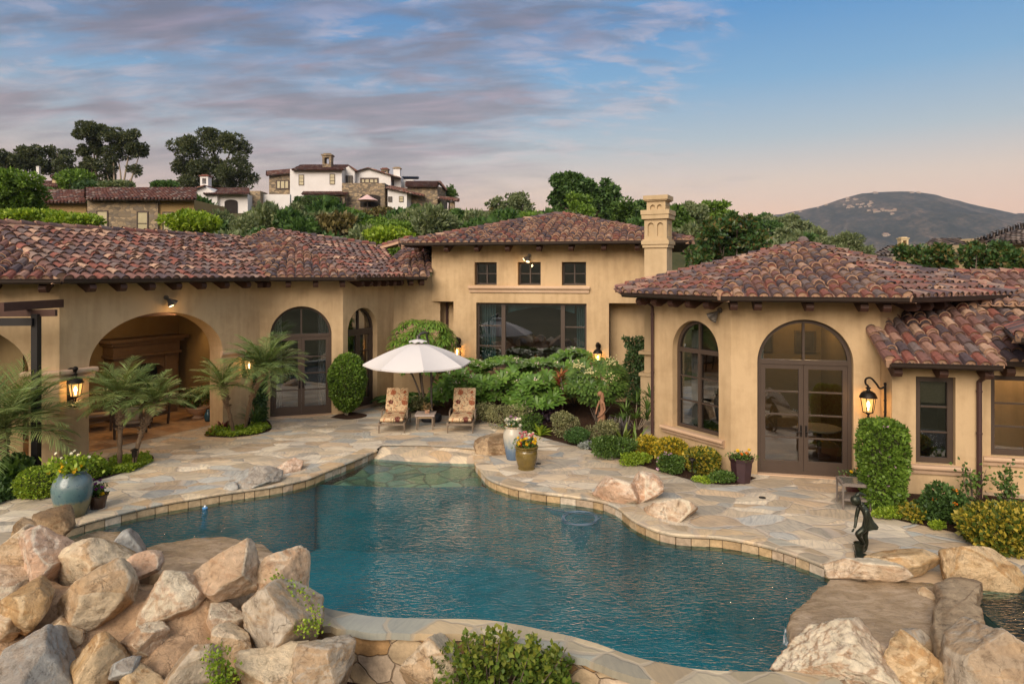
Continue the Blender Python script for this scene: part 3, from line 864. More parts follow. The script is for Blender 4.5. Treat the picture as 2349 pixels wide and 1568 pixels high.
# recessed ceiling lights in the rooms (lit in the photograph)
BULB = emit('warm_bulb', (1.0, .66, .30), 14)
def downlight(face, a, z, dep, power, label):
    mb = MB(); p = face.pt(a, z, dep); mb.lathe(p, [(.075, -.012), (.085, -.008), (.085, .0)], 14)
    o = mb.build('ceiling_light', BULB); tag(o, label, 'ceiling light')
    warm_lamp('ceiling_light_glow', p-Vector((0,0,.10)), power)
downlight(fB, 4.6, 3.74, 2.0, 55, 'glowing round downlight in the loggia ceiling under the arch')
warm_lamp('loggia_glow', fB.pt(1.6, 3.2, 2.0), 40)
downlight(fT, 2.3, 3.94, 3.6, 70, 'round downlight glowing inside the turret room')
downlight(fW2, 2.0, 2.74, 1.6, 36, 'warm downlight glowing inside the east window')

# ------------------------------------------------------------------ ground materials
def fn_flag(scale, stretch, mort, bump=.5, wet=0.0, tint=(1,1,1), rot=12, stops=None, mcol=(.44, .36, .28), veins=1.0):
    def fn(N):
        p0 = N.pos()
        wn = N.noise(p0, 1.3, 3, .5, out=1)
        off = N.node('ShaderNodeVectorMath', operation='SCALE'); N.link(wn, off.inputs[0]); off.inputs[3].default_value = .42
        ad = N.node('ShaderNodeVectorMath', operation='ADD'); N.link(p0, ad.inputs[0]); N.link(off.outputs[0], ad.inputs[1])
        p = N.mapping(ad.outputs[0], scale=(scale, scale*stretch, 0), rot=(0, 0, R(rot)))
        v1 = N.node('ShaderNodeTexVoronoi', feature='F1'); v1.inputs['Scale'].default_value = 1.0; v1.inputs['Randomness'].default_value = .95; N.link(p, v1.inputs['Vector'])
        v2 = N.node('ShaderNodeTexVoronoi', feature='DISTANCE_TO_EDGE'); v2.inputs['Scale'].default_value = 1.0; v2.inputs['Randomness'].default_value = .95; N.link(p, v2.inputs['Vector'])
        sep = N.node('ShaderNodeSeparateColor'); N.link(v1.outputs['Color'], sep.inputs[0])
        k = N.ramp(sep.outputs[0], stops or [(0, (.42,.35,.26)), (.14, (.53,.45,.34)), (.28, (.36,.325,.27)), (.42, (.48,.37,.255)), (.55, (.60,.53,.42)), (.68, (.39,.385,.355)), (.80, (.52,.42,.30)), (.90, (.34,.35,.335)), (.96, (.56,.49,.39))], 'CONSTANT')
        br = N.math('ADD', N.math('MULTIPLY', sep.outputs[1], .35), .82)
        cb = N.node('ShaderNodeCombineColor'); [N.link(br, cb.inputs[i]) for i in range(3)]
        k = N.mix(1.0, k, cb.outputs[0], 'MULTIPLY')
        # layered veins inside each stone, direction varies by stone
        pv = N.node('ShaderNodeVectorRotate', rotation_type='Z_AXIS'); N.link(p0, pv.inputs['Vector']); N.link(N.math('MULTIPLY', sep.outputs[2], 2.2), pv.inputs['Angle'])
        vein = N.noise(N.mapping(pv.outputs[0], scale=(1.2, 7, 1)), 2.2, 7, .68, .6)
        k = N.mix(veins, k, N.ramp(vein, [(.30, (.66,.67,.70)), (.5, (1.0,.99,.97)), (.72, (1.26,1.21,1.12))]), 'MULTIPLY')
        st = N.noise(p0, .8, 5, .6)
        k = N.mix(1.0, k, N.ramp(st, [(.30, (.80,.80,.82)), (.65, (1.12,1.08,1.0))]), 'MULTIPLY')
        mm = N.ramp(v2.outputs['Distance'], [(mort*.4, (1,1,1)), (mort, (0,0,0))])
        k = N.mix(N.math('MULTIPLY', mm, .8), k, mcol)
        if tint != (1,1,1): k = N.mix(1.0, k, tint, 'MULTIPLY')
        h = N.math('SUBTRACT', N.math('MULTIPLY', vein, .5), mm)
        rr = .62-wet*.4
        return pbsdf(N, k, rr, 0, N.bump(h, bump, .012), .4+wet*.3)
    return fn
FLAG = mat('flagstone', fn_flag(1.5, 1.9, .034, .8, tint=(1.06,1.08,1.12)))
COPE = mat('coping_stone', fn_flag(1.9, 1.5, .05, rot=50, tint=(1.05, 1.0, .92)))
COPE_NEAR = mat('coping_near', fn_flag(1.5, 1.3, .05, rot=70, tint=(.90, .92, .86), veins=.35))
BEACH = mat('beach_stone', fn_flag(1.75, 1.25, .05, .6, .3, (1.12,1.06,.98), 30))
SHELF = mat('shelf_stone', fn_flag(1.75, 1.25, .07, .6, 0, (1,1,1), 30, [(0, (.40,.36,.18)), (.2, (.52,.48,.27)), (.36, (.25,.33,.22)), (.5, (.20,.25,.27)), (.62, (.46,.40,.21)), (.75, (.36,.42,.28)), (.88, (.58,.54,.36))], (.12,.11,.06)))
def fn_stonewall(scale, a, b, c, mortar=(.30,.22,.15), stretch=1.35):
    def fn(N):
        p0 = N.pos()
        wn = N.noise(p0, 2.0, 3, .5, out=1)
        off_ = N.node('ShaderNodeVectorMath', operation='SCALE'); N.link(wn, off_.inputs[0]); off_.inputs[3].default_value = .25
        ad = N.node('ShaderNodeVectorMath', operation='ADD'); N.link(p0, ad.inputs[0]); N.link(off_.outputs[0], ad.inputs[1])
        p = N.mapping(ad.outputs[0], scale=(scale, scale, scale*stretch))
        v1 = N.node('ShaderNodeTexVoronoi', feature='F1'); v1.inputs['Scale'].default_value = 1; N.link(p, v1.inputs['Vector'])
        v2 = N.node('ShaderNodeTexVoronoi', feature='DISTANCE_TO_EDGE'); v2.inputs['Scale'].default_value = 1; N.link(p, v2.inputs['Vector'])
        sep = N.node('ShaderNodeSeparateColor'); N.link(v1.outputs['Color'], sep.inputs[0])
        k = N.ramp(sep.outputs[0], [(0, a), (.3, b), (.55, c), (.75, tuple(x*.7 for x in b)), (.9, a)], 'CONSTANT')
        n = N.noise(p0, 7, 6, .65); k = N.mix(1.0, k, N.ramp(n, [(.3, (.65,.63,.6)), (.7, (1.35,1.3,1.22))]), 'MULTIPLY')
        mm = N.ramp(v2.outputs['Distance'], [(.012, (1,1,1)), (.038, (0,0,0))])
        k = N.mix(mm, k, mortar)
        return pbsdf(N, k, .85, 0, N.bump(N.math('SUBTRACT', N.math('MULTIPLY', n, .6), mm), .8, .03), .2)
    return fn
POOLWALL = mat('pool_wall_stone', fn_stonewall(2.6, (.46,.36,.24), (.40,.25,.12), (.52,.42,.32)))
def fn_course(N):
    p = N.pos(); n = N.noise(p, 9, 6, .7)
    k = N.ramp(N.attr('rnd'), [(0, (.46,.35,.22)), (.2, (.38,.27,.15)), (.4, (.56,.48,.38)), (.6, (.42,.33,.24)), (.75, (.50,.36,.20)), (.95, (.20,.15,.10))], 'CONSTANT')
    k = N.mix(1.0, k, N.ramp(n, [(.3, (.65,.62,.58)), (.7, (1.3,1.25,1.2))]), 'MULTIPLY'); return pbsdf(N, k, .8, 0, N.bump(n, .6, .02), .3)
WATERLINE = mat('waterline_stone', fn_course)
def fn_soil(N):
    p = N.pos(); n = N.noise(p, 9, 8, .75); n2 = N.noise(p, 60, 4, .7)
    k = N.ramp(N.math('ADD', N.math('MULTIPLY', n, .5), N.math('MULTIPLY', n2, .5)), [(.35, (.020,.012,.008)), (.55, (.070,.038,.024)), (.72, (.13,.075,.05))])
    return pbsdf(N, k, .95, 0, N.bump(n2, 1.0, .03), .1)
SOIL = mat('bark_mulch', fn_soil)

def crom(pts, n=6, closed=False):
    """Catmull-Rom through 2D/3D points"""
    P = [Vector(p) for p in pts]; out = []
    m = len(P); rng = range(m if closed else m-1)
    for i in rng:
        a, b, c, d = (P[(i-1) % m] if closed or i > 0 else P[0]*2-P[1]), P[i], P[(i+1) % m], (P[(i+2) % m] if closed or i+2 < m else P[-1]*2-P[-2])
        for k in range(n):
            t = k/n
            out.append(.5*((2*b)+(-a+c)*t+(2*a-5*b+4*c-d)*t*t+(-a+3*b-3*c+d)*t**3))
    if not closed: out.append(P[-1])
    return out
def fill(mb, outline, z=None, holes=()):
    polys = [[Vector((p[0], p[1], 0)) for p in outline]]+[[Vector((p[0], p[1], 0)) for p in h] for h in holes]
    flat = [p for q in [outline, *holes] for p in q]
    i = mb.add([(p[0], p[1], p[2] if z is None else z) for p in flat])
    for t in tessellate_polygon(polys):
        a, b, c = (flat[k] for k in t)
        up = (b[0]-a[0])*(c[1]-a[1])-(b[1]-a[1])*(c[0]-a[0])
        mb.face([i+k for k in (t if up > 0 else t[::-1])])
def normals2(P):
    out = []
    for k in range(len(P)):
        d = P[min(k+1, len(P)-1)]-P[max(k-1, 0)]; d = Vector((d.x, d.y, 0)).normalized(); out.append(Vector((-d.y, d.x, 0)))
    return out
ZWAT = -.20
# water's edge read off the survey, from the west end round the house side to the east slab
far_px1 = [(150, 1232), (222, 1211), (284, 1195), (359, 1177), (492, 1153), (564, 1142), (625, 1133), (700, 1116), (745, 1098), (790, 1080), (832, 1062), (862, 1048)]
far_px2 = [(1089, 1058), (1092, 1078), (1106, 1097), (1126, 1117), (1171, 1134), (1226, 1146), (1295, 1155), (1374, 1167), (1419, 1184), (1463, 1218), (1539, 1246), (1651, 1254), (1746, 1272), (1834, 1299), (1910, 1330)]
E1p = crom([G(x, y, ZWAT) for x, y in far_px1], 5); E2p = crom([G(x, y, ZWAT) for x, y in far_px2], 5)
near_px = [(640, 1340), (730, 1385), (796, 1402), (875, 1413), (978, 1416), (1119, 1420), (1240, 1441), (1352, 1468), (1455, 1503), (1572, 1528), (1663, 1536), (1800, 1537), (1900, 1532)]
NE = crom([G(x, y, 0) for x, y in near_px], 5)
# ---- pool deck
mb = MB()
deck_out = [Vector((-24, 7.0, 0)), Vector((-9.3, 7.4, 0)), Vector((-8.9, 10.8, 0)), *[Vector((p.x, p.y, 0)) for p in E1p]]
bt0, bt1 = G(874, 1022, 0), G(1089, 1030, 0)     # top of the beach entry
deck_out += [Vector((bt0.x, bt0.y, 0)), *[bt0.lerp(bt1, k/6)+Vector((0, .16*math.sin(math.pi*k/6), 0)) for k in range(1, 6)], Vector((bt1.x, bt1.y, 0))]
deck_out += [Vector((p.x, p.y, 0)) for p in E2p]
deck_out += [Vector((5.4, 9.8, 0)), Vector((6.9, 9.55, 0)), Vector((8.2, 9.75, 0)), Vector((20, 9.4, 0)), Vector((20, 27, 0)), Vector((-24, 27, 0))]
fill(mb, [(p.x, p.y, 0) for p in deck_out][::-1])
deck = mb.build('pool_deck', FLAG); deck['kind'] = 'structure'
def coping(P, m, w=.36, lip=.05, z=.012, th=.055, side=1, zb=-.75, name='pool_coping'):
    mb = MB(); Nn = normals2(P)
    wob = [random.uniform(-.02, .02) for _ in P]
    a = [p-n*lip*side for p, n in zip(P, Nn)]; b = [p+n*(w+o)*side for p, n, o in zip(P, Nn, wob)]
    pr = [[Vector((q.x, q.y, z-th)) for q in a], [Vector((q.x-n.x*.006*side, q.y-n.y*.006*side, z-th*.5)) for q, n in zip(a, Nn)], [Vector((q.x+n.x*.012*side, q.y+n.y*.012*side, z)) for q, n in zip(a, Nn)], [Vector((q.x, q.y, z)) for q in b], [Vector((q.x, q.y, z-th)) for q in b]]
    ids = [mb.add(r) for r in pr]; n = len(P)
    for u, v in zip(ids, ids[1:]):
        for k in range(n-1): mb.face((u+k, u+k+1, v+k+1, v+k))
    for k in range(n-1): mb.face((ids[0]+k, ids[4]+k, ids[4]+k+1, ids[0]+k+1))
    return mb.build(name, m)
cp = empty('pool_coping', (0, 14, 0), 'curving cream flagstone coping over squared stones on the house side of the pool', 'pool coping')
for P in (E1p, E2p):
    o = coping(P, COPE, name='coping_slab'); o.parent = cp; o.matrix_parent_inverse = wm(cp).inverted()
    mb = MB(); a = mb.add([(p.x, p.y, -.044) for p in P]); b = mb.add([(p.x, p.y, -.27) for p in P]); mb.cur = .99
    for k in range(len(P)-1): mb.face((a+k, a+k+1, b+k+1, b+k))
    Ls = [0.0]
    for u, v in zip(P, P[1:]): Ls.append(Ls[-1]+(Vector((v.x-u.x, v.y-u.y, 0))).length)
    def at(t):
        for k in range(len(Ls)-1):
            if t <= Ls[k+1]+1e-6: f = (t-Ls[k])/max(1e-6, Ls[k+1]-Ls[k]); q = P[k].lerp(P[k+1], f); return Vector((q.x, q.y, 0))
        return Vector((P[-1].x, P[-1].y, 0))
    t = 0.0
    while t < Ls[-1]-.12:
        l = random.uniform(.20, .38); u, v = at(t+.008), at(min(Ls[-1], t+l-.008)); d = (v-u).normalized(); n = Vector((-d.y, d.x, 0)); o1, o2, zt, zb = random.uniform(.012, .030), random.uniform(.012, .030), -.062-random.uniform(0, .012), -.27
        mb.cur = random.random()*.9; mb.hexa([u-n*o1+Vector((0,0,zb)), v-n*o2+Vector((0,0,zb)), v+n*.01+Vector((0,0,zb)), u+n*.01+Vector((0,0,zb)), u-n*o2+Vector((0,0,zt)), v-n*o1+Vector((0,0,zt)), v+n*.01+Vector((0,0,zt)), u+n*.01+Vector((0,0,zt))]); t += l
    mb.build('stone_course', WATERLINE, cp, rnd=True)
# ---- near (vanishing) edge: coping on a stone retaining wall
rw = empty('retaining_wall', (1, 8.6, -.7), 'rough stone retaining wall with broad grey flagstone cap along the near pool edge', 'wall')
NEr = NE[::-1]
o = coping(NEr, COPE_NEAR, w=.40, lip=.0, z=.0, th=.09, side=1, name='cap'); o.parent = rw; o.matrix_parent_inverse = wm(rw).inverted()
Nn = normals2(NEr); WO = [p+n*.33 for p, n in zip(NEr, Nn)]
mb = MB(); a = mb.add([(p.x, p.y, -.085) for p in WO]); b = mb.add([(p.x, p.y, -1.6) for p in WO]); c = mb.add([(p.x, p.y, -.085) for p in NEr]); d = mb.add([(p.x, p.y, -1.6) for p in NEr])
for k in range(len(WO)-1):
    mb.face((a+k, b+k, b+k+1, a+k+1)); mb.face((c+k, c+k+1, d+k+1, d+k))
mb.build('stone_face', POOLWALL, rw)
# ---- pool shell, shelf and beach
PLASTER = plain('pool_plaster', (.002,.27,.33), .8, var=.45, scale=3)
mb = MB()
shell_out = [(p.x, p.y) for p in E1p if p.y < 15.3]+[(-4.60, 15.36)]+[(-4.6+3.85*k/8, 15.35-.15*k/8-.14*math.sin(math.pi*k/8)) for k in range(1, 8)]+[(-.75, 15.21)]+[(p.x, p.y) for p in E2p if p.y < 15.15]+[(p.x, p.y) for p in NE[::-1]]+[(-5.0, 9.6), (-8.3, 10.6)]
def ring_wall(mb, pts, z0, z1):
    n = len(pts); a = mb.add([(p[0], p[1], z0) for p in pts]); b = mb.add([(p[0], p[1], z1) for p in pts])
    for k in range(n): mb.face((a+k, a+(k+1) % n, b+(k+1) % n, b+k))
fill(mb, shell_out[::-1], -1.75); ring_wall(mb, [p for p in shell_out], -1.75, -.262)
shell = mb.build('pool_basin', PLASTER); shell['kind'] = 'structure'
def slope_grid(name, L, Rr, zs, m, nx=14):
    mb = MB(); rows = []
    for (l, r, z, bow) in zip(L, Rr, zs, (0, .03, -.15, -.05, -.35, -.55)[:len(zs)]):
        rows.append(mb.add([Vector((l.x+(r.x-l.x)*k/nx, l.y+(r.y-l.y)*k/nx+bow*math.sin(math.pi*k/nx), z)) for k in range(nx+1)]))
    for a, b in zip(rows, rows[1:]):
        for k in range(nx): mb.face((a+k, b+k, b+k+1, a+k+1))
    return mb.build(name, m, None, smooth=True)
b0_, b1_ = bt0, bt1
w0, w1 = G(862, 1050, ZWAT), G(1090, 1062, ZWAT)
bs = slope_grid('beach_entry', [bt0+Vector((-.1,.30,0)), bt0.lerp(w0, .5), w0+Vector((-.05,-.15,0))], [bt1+Vector((.1,.30,0)), bt1.lerp(w1, .5), w1+Vector((.06,-.15,0))], [-.006, -.08, -.235], BEACH)
bs['kind'] = 'structure'
s0, s1 = Vector((-4.6, 15.35, 0)), Vector((-.75, 15.2, 0))
sh = slope_grid('tanning_shelf', [w0+Vector((-.1,-.10,0)), Vector((-3.9, 16.3, 0)), s0], [w1+Vector((.08,-.10,0)), Vector((-.70, 16.1, 0)), s1], [-.245, -.33, -.42], SHELF)
sh['kind'] = 'structure'
mb = MB(); nx = 14
for k in range(nx):
    q = [Vector((s0.x+(s1.x-s0.x)*t, s0.y+(s1.y-s0.y)*t-.15*math.sin(math.pi*t), 0)) for t in (k/nx, (k+1)/nx)]
    mb.quad((q[0].x, q[0].y, -.42), (q[0].x, q[0].y-.03, -1.74), (q[1].x, q[1].y-.03, -1.74), (q[1].x, q[1].y, -.42))
mb.build('shelf_riser', PLASTER)['kind'] = 'structure'
# ---- water
def fn_water(N):
    p = N.pos()
    a = N.noise(N.mapping(p, scale=(1.0, 2.6, 1), rot=(0, 0, R(-16))), 7.2, 2, .5, .6)
    b = N.noise(N.mapping(p, scale=(1.0, 1.9, 1), rot=(0, 0, R(24))), 11.5, 2, .55, .5)
    c = N.noise(p, .55, 3, .5)
    d = N.noise(N.mapping(p, scale=(1, 1.6, 1)), 19, 2, .5)
    h = N.math('ADD', N.math('MULTIPLY', a, 1.0), N.math('ADD', N.math('MULTIPLY', b, .45), N.math('MULTIPLY', d, .10)))
    h = N.math('MULTIPLY', h, N.ramp(c, [(.3, (.35,.35,.35)), (.7, (1.35,1.35,1.35))]))
    nb = N.bump(h, .6, .055)
    fr = N.node('ShaderNodeFresnel'); fr.inputs[0].default_value = 1.36; N.link(nb, fr.inputs['Normal'])
    t = N.node('ShaderNodeBsdfTransparent'); t.inputs[0].default_value = (.55, .92, .94, 1)
    g = N.node('ShaderNodeBsdfGlossy'); g.inputs['Roughness'].default_value = .02; g.inputs[0].default_value = (1, 1, 1, 1); N.link(nb, g.inputs['Normal'])
    mx = N.node('ShaderNodeMixShader'); N.link(N.math('MULTIPLY', fr.outputs[0], 0.95, clamp=True), mx.inputs[0]); N.link(t.outputs[0], mx.inputs[1]); N.link(g.outputs[0], mx.inputs[2])
    return mx.outputs[0]
WATER = mat('pool_water', fn_water)
mb = MB()
wat = [(p.x, p.y) for p in E1p]+[(w0.x, w0.y+.15), (w1.x, w1.y+.15)]+[(p.x, p.y) for p in E2p]+[(p.x, p.y) for p in NE[::-1]]+[(-5.0, 9.6), (-8.3, 10.6)]
fill(mb, wat[::-1], ZWAT); wo = mb.build('water', WATER); wo['kind'] = 'structure'

# ---- planting beds
def bed(name, px, extra=(), z=.012, m=None):
    pts = crom([G(x, y, 0) for x, y in px], 4)+[Vector((x, y, 0)) for x, y in extra]
    mb = MB(); fill(mb, [(p.x, p.y) for p in pts], z); o = mb.build(name, m or SOIL); o['kind'] = 'structure'; return o
bed('planting_bed', [(880, 925), (960, 946), (1085, 960), (1180, 984), (1255, 1006), (1335, 1027), (1420, 1052), (1500, 1077), (1560, 1094), (1620, 1108), (1690, 1111), (1735, 1096)], [T0, (3.6, 18), (4.8, 24), (-3, 25.4), (-4.3, 24.4)])
bed('planting_bed', [(1950, 1150), (1985, 1170), (2060, 1193), (2130, 1208), (2200, 1224), (2290, 1250), (2420, 1290)], [(12, 13), (9.5, 14), (8.0, 14.4)])
bed('planting_bed', [(-150, 1200), (0, 1153), (70, 1132), (180, 1112), (270, 1088), (340, 1062), (352, 1048), (330, 1040), (270, 1046), (215, 1058), (190, 1068)], [(-11.2, 15.8), (-14, 14.5)])
bed('planting_bed', [(470, 1000), (530, 1003), (590, 996), (622, 985), (618, 968), (600, 958)], [(-8.2, 20.6), (-8.75, 19.6), (-8.95, 19.0)])
bed('planting_bed', [(757, 958), (800, 962), (835, 957), (838, 950), (790, 943)])
# front garden below the vanishing edge
mb = MB(); mb.poly([(-9, 3, -1.02), (9, 3, -1.02), (9, 8.9, -.72), (-9, 8.9, -.72)]); mb.build('garden_soil', SOIL)['kind'] = 'structure'
# ------------------------------------------------------------------ boulders
def m_rock(name, pale, mid, rust, grey=(.20,.19,.18), rustamt=.5, greyamt=.4, facet=1):
    def fn(N):
        p = N.pos()
        n1 = N.noise(p, 1.6, 6, .62, .8); n2 = N.noise(p, 6.5, 10, .74, .3); n3 = N.noise(N.mapping(p, rot=(.6,.4,.2), scale=(1,1,4)), 2.2, 6, .65, .8)
        n4 = N.noise(N.mapping(p, loc=(7,3,1)), 1.1, 5, .6, .5)
        k = N.mix(N.ramp(n1, [(.38, (0,0,0)), (.62, (1,1,1))]), mid, pale)
        k = N.mix(N.math('MULTIPLY', N.ramp(n3, [(.52, (0,0,0)), (.57, (1,1,1))]), rustamt), k, rust)
        k = N.mix(N.math('MULTIPLY', N.ramp(n4, [(.50, (0,0,0)), (.64, (1,1,1))]), greyamt), k, grey)
        if facet:     # cleavage faces carry different minerals: the broad orientation of a face picks its tone
            ge = N.node('ShaderNodeTexCoord'); oi = N.node('ShaderNodeObjectInfo'); ro = N.math('MULTIPLY', oi.outputs['Random'], 40.0)
            ad0 = N.node('ShaderNodeVectorMath', operation='ADD'); N.link(ge.outputs['Normal'], ad0.inputs[0]); N.link(ro, ad0.inputs[1])
            fn_ = N.noise(ad0.outputs[0], 1.15, 1, .4)
            k = N.mix(N.ramp(fn_, [(.50, (0,0,0)), (.56, (.55,.55,.55))]), k, tuple(.45*a_+.55*b_ for a_, b_ in zip(mid, rust)))
            k = N.mix(N.ramp(fn_, [(.40, (.6,.6,.6)), (.46, (0,0,0))]), k, tuple(min(.8, v*1.10) for v in pale))
        k = N.mix(1.0, k, N.ramp(n2, [(.32, (.42,.39,.36)), (.46, (.92,.91,.90)), (.56, (1.06,1.05,1.04)), (.68, (1.38,1.36,1.33))]), 'MULTIPLY')
        cr = N.node('ShaderNodeTexVoronoi', feature='DISTANCE_TO_EDGE'); cr.inputs['Scale'].default_value = 2.6
        wn = N.noise(p, 3, 5, .6, out=1); off = N.node('ShaderNodeVectorMath', operation='SCALE'); N.link(wn, off.inputs[0]); off.inputs[3].default_value = .6
        ad = N.node('ShaderNodeVectorMath', operation='ADD'); N.link(p, ad.inputs[0]); N.link(off.outputs[0], ad.inputs[1]); N.link(ad.outputs[0], cr.inputs['Vector'])
        ck = N.math('MULTIPLY', N.ramp(cr.outputs[0], [(0, (1,1,1)), (.022, (0,0,0))]), N.ramp(n1, [(.45, (0,0,0)), (.6, (1,1,1))]))
        k = N.mix(N.math('MULTIPLY', ck, .30), k, (.12, .08, .05))
        h = N.math('SUBTRACT', N.math('ADD', N.math('MULTIPLY', n2, .7), N.math('MULTIPLY', N.noise(p, 26, 8, .75), .45)), N.math('MULTIPLY', ck, .2))
        return pbsdf(N, k, .88, 0, N.bump(h, .9, .09), .25)
    return mat(name, fn)
RK_TAN = m_rock('boulder_tan', (0.766,0.605,0.420), (0.580,0.414,0.242), (0.441,0.246,0.105), (0.383,0.325,0.242), .5, .25)
RK_GOLD = m_rock('boulder_gold', (0.719,0.538,0.326), (0.557,0.370,0.179), (0.383,0.190,0.063), (0.394,0.336,0.242), .6, .25)
RK_PINK = m_rock('boulder_pink', (0.812,0.650,0.504), (0.650,0.459,0.315), (0.487,0.224,0.105), (0.487,0.403,0.347), .45, .3)
RK_WHITE = m_rock('boulder_cream', (0.789,0.650,0.483), (0.603,0.448,0.294), (0.383,0.179,0.074), (0.510,0.426,0.357), .45, .3)
RK_GREY = m_rock('boulder_grey', (0.603,0.515,0.399), (0.487,0.381,0.263), (0.464,0.269,0.116), (0.348,0.314,0.273), .5, .45)
RK_SLATE = m_rock('boulder_slate', (0.487,0.470,0.420), (0.348,0.347,0.326), (0.383,0.246,0.137), (.14,.15,.17), .35, .5)
RK_BROWN = m_rock('boulder_brown', (0.487,0.347,0.210), (.25,.17,.09), (.18,.09,.04), (.12,.11,.09), .6, .5)
RK_GUNITE = m_rock('rockwork_gunite', (.62,.42,.26), (.52,.34,.20), (.44,.27,.14), (.36,.24,.15), .3, .35, 0)

def ico(sub):
    bm = bmesh.new(); bmesh.ops.create_icosphere(bm, subdivisions=sub, radius=1)
    V = np.array([v.co[:] for v in bm.verts]); Fc = np.array([[v.index for v in f.verts] for f in bm.faces]); bm.free(); return V, Fc
ICO = {k: ico(k) for k in (2, 3, 4, 5, 6)}
def rock_shape(sub, seed, planes=10, sharp=60, rough=.035, lo=.55, flat_top=None, seeds_n=None):
    rg = np.random.default_rng(seed); V, Fc = ICO[sub]
    nn = rg.normal(size=(planes, 3)); nn /= np.linalg.norm(nn, axis=1, keepdims=True)
    dd = rg.uniform(lo, 1.0, planes)
    if flat_top is not None: nn[0] = (rg.normal()*.08, rg.normal()*.08, 1); nn[0] /= np.linalg.norm(nn[0]); dd[0] = flat_top
    dots = V@nn.T
    rr = np.where(dots > .05, dd/np.maximum(dots, .05), 9.0); rr = np.minimum(rr, 1.8)
    soft = -np.log(np.exp(-sharp*rr).sum(1)+np.exp(-sharp*1.45))/sharp
    P = V*soft[:, None]
    o = rg.uniform(-50, 50, 3)
    dn = np.array([noise.fractal(Vector(v*4.2+o), .7, 2.1, 6)*rough*1.0+noise.noise(Vector(v*1.1+o))*rough-abs(noise.noise(Vector(v*2.3-o)))*rough*.9 for v in V])
    P = P*(1+dn[:, None])
    P /= np.abs(P).max(0)     # unit half extents
    return P, Fc
def boulder(name, label, px, py, w, h, Y, m, seed, depth=None, sub=5, rot=0.0, tilt=0.0, sharp=26, cat='boulder', group=None, parent=None, flat_top=None, planes=12, rough=.034, lo=.62, skew=0.0):
    """a boulder seen around column px,row py with that breadth and height of the survey at distance Y"""
    P, Fc = rock_shape(sub, seed, planes, sharp*2.8, rough, lo, flat_top)
    hx, hz = 1.2*w*Y/F/2, 1.18*h*Y/F/2; hy = (depth/2 if depth else (hx+hz)/2)
    P = P.copy(); P[:, 0] += skew*P[:, 2]; P[:, 0] /= np.abs(P[:, 0]).max()
    P = P*np.array([hx, hy, hz]); c = A(px, py, Y)
    me = bpy.data.meshes.new(name); me.from_pydata([tuple(p) for p in P], [], [tuple(f) for f in Fc]); me.update()
    me.polygons.foreach_set('use_smooth', np.ones(len(Fc), dtype=bool))
    o = link_mesh(name, me, m); o.location = c; o.rotation_euler = (0, tilt, rot)
    tag(o, label, cat, group); return o
def bbox(x0, y0, x1, y1): return ((x0+x1)/2, (y0+y1)/2, x1-x0, y1-y0)
def rk(label, box, Y, m, seed, **kw):
    return boulder('boulder', label, *bbox(*box), Y, m, seed, **kw)
# -- the west waterfall mound
rk('tall pinkish white boulder tilted on end, highest at the left end of the waterfall', (52, 1218, 182, 1372), 9.35, RK_PINK, 11, sharp=40, tilt=.15, skew=-.25)
rk('long sloping sandy rock just right of the tall tilted boulder', (148, 1236, 300, 1372), 9.45, RK_TAN, 12, tilt=-.35, sharp=16, lo=.75)
rk('big tan boulder with a pale patch, below the waterfall ledge at left', (150, 1292, 332, 1448), 8.75, RK_TAN, 113, sharp=40, planes=11)
rk('heart shaped beige boulder with a dark pit, in the middle of the waterfall front', (326, 1294, 458, 1434), 8.75, RK_WHITE, 14, sharp=30, planes=13)
rk('blocky cream boulder with a rusty left face on the waterfall ledge', (442, 1252, 612, 1378), 9.05, RK_WHITE, 35, sharp=60, planes=11)
rk('rounded cream boulder standing against the pool water at the mound end', (602, 1270, 718, 1384), 9.35, RK_WHITE, 16, sharp=16, lo=.8)
rk('large boulder of cream and gold under the rounded one, with a creeper beside it', (562, 1345, 728, 1524), 8.45, RK_GREY, 17, sharp=45, planes=13)
rk('grey lavender boulder leaning against the retaining wall', (688, 1440, 834, 1600), 7.95, RK_GREY, 18, sharp=40, tilt=.3, planes=13)
rk('flat topped tan rock at the bottom edge beside the grey lavender boulder', (538, 1505, 708, 1620), 7.75, RK_TAN, 19, sharp=30)
rk('squarish grey tan boulder at the bottom edge beside a small creeper', (374, 1482, 498, 1620), 7.75, RK_GREY, 20, sharp=45, planes=11)
rk('gold brown boulder between the slate faced one and the squarish one', (164, 1468, 296, 1620), 7.75, RK_GOLD, 21, sharp=36, planes=13)
rk('huge slate faced boulder in the bottom left corner', (-25, 1437, 186, 1640), 7.65, RK_SLATE, 22, sharp=50, planes=11)
rk('tan boulder stacked above the slate faced one at the left edge', (-15, 1335, 120, 1440), 8.3, RK_GOLD, 23, sharp=34)
rk('broad flat sandy rock at the left edge behind the tall tilted boulder', (-30, 1226, 106, 1335), 9.3, RK_TAN, 24, sharp=22)
rk('small red brown rock lying on the deck edge at left', (30, 1192, 98, 1244), 10.9, RK_BROWN, 25, sub=4, sharp=34)
rk('rough brown boulder beside the big blue urn', (86, 1174, 170, 1234), 11.1, RK_BROWN, 26, sub=4, sharp=34)
rk('smooth grey boulder at the lip between the two waterfall slabs', (262, 1220, 326, 1284), 10.0, RK_SLATE, 27, sub=4, sharp=14, lo=.8)
rk('dark slate chip wedged at the foot of the mound', (262, 1506, 312, 1552), 7.55, RK_SLATE, 28, sub=4, sharp=40)
rk('small ochre rock at the bottom edge between two bigger boulders', (262, 1528, 380, 1610), 7.55, RK_GOLD, 29, sub=4, sharp=40)
rk('low sandy rock in front of the slate faced boulder', (-20, 1395, 60, 1470), 8.1, RK_TAN, 30, sub=4)
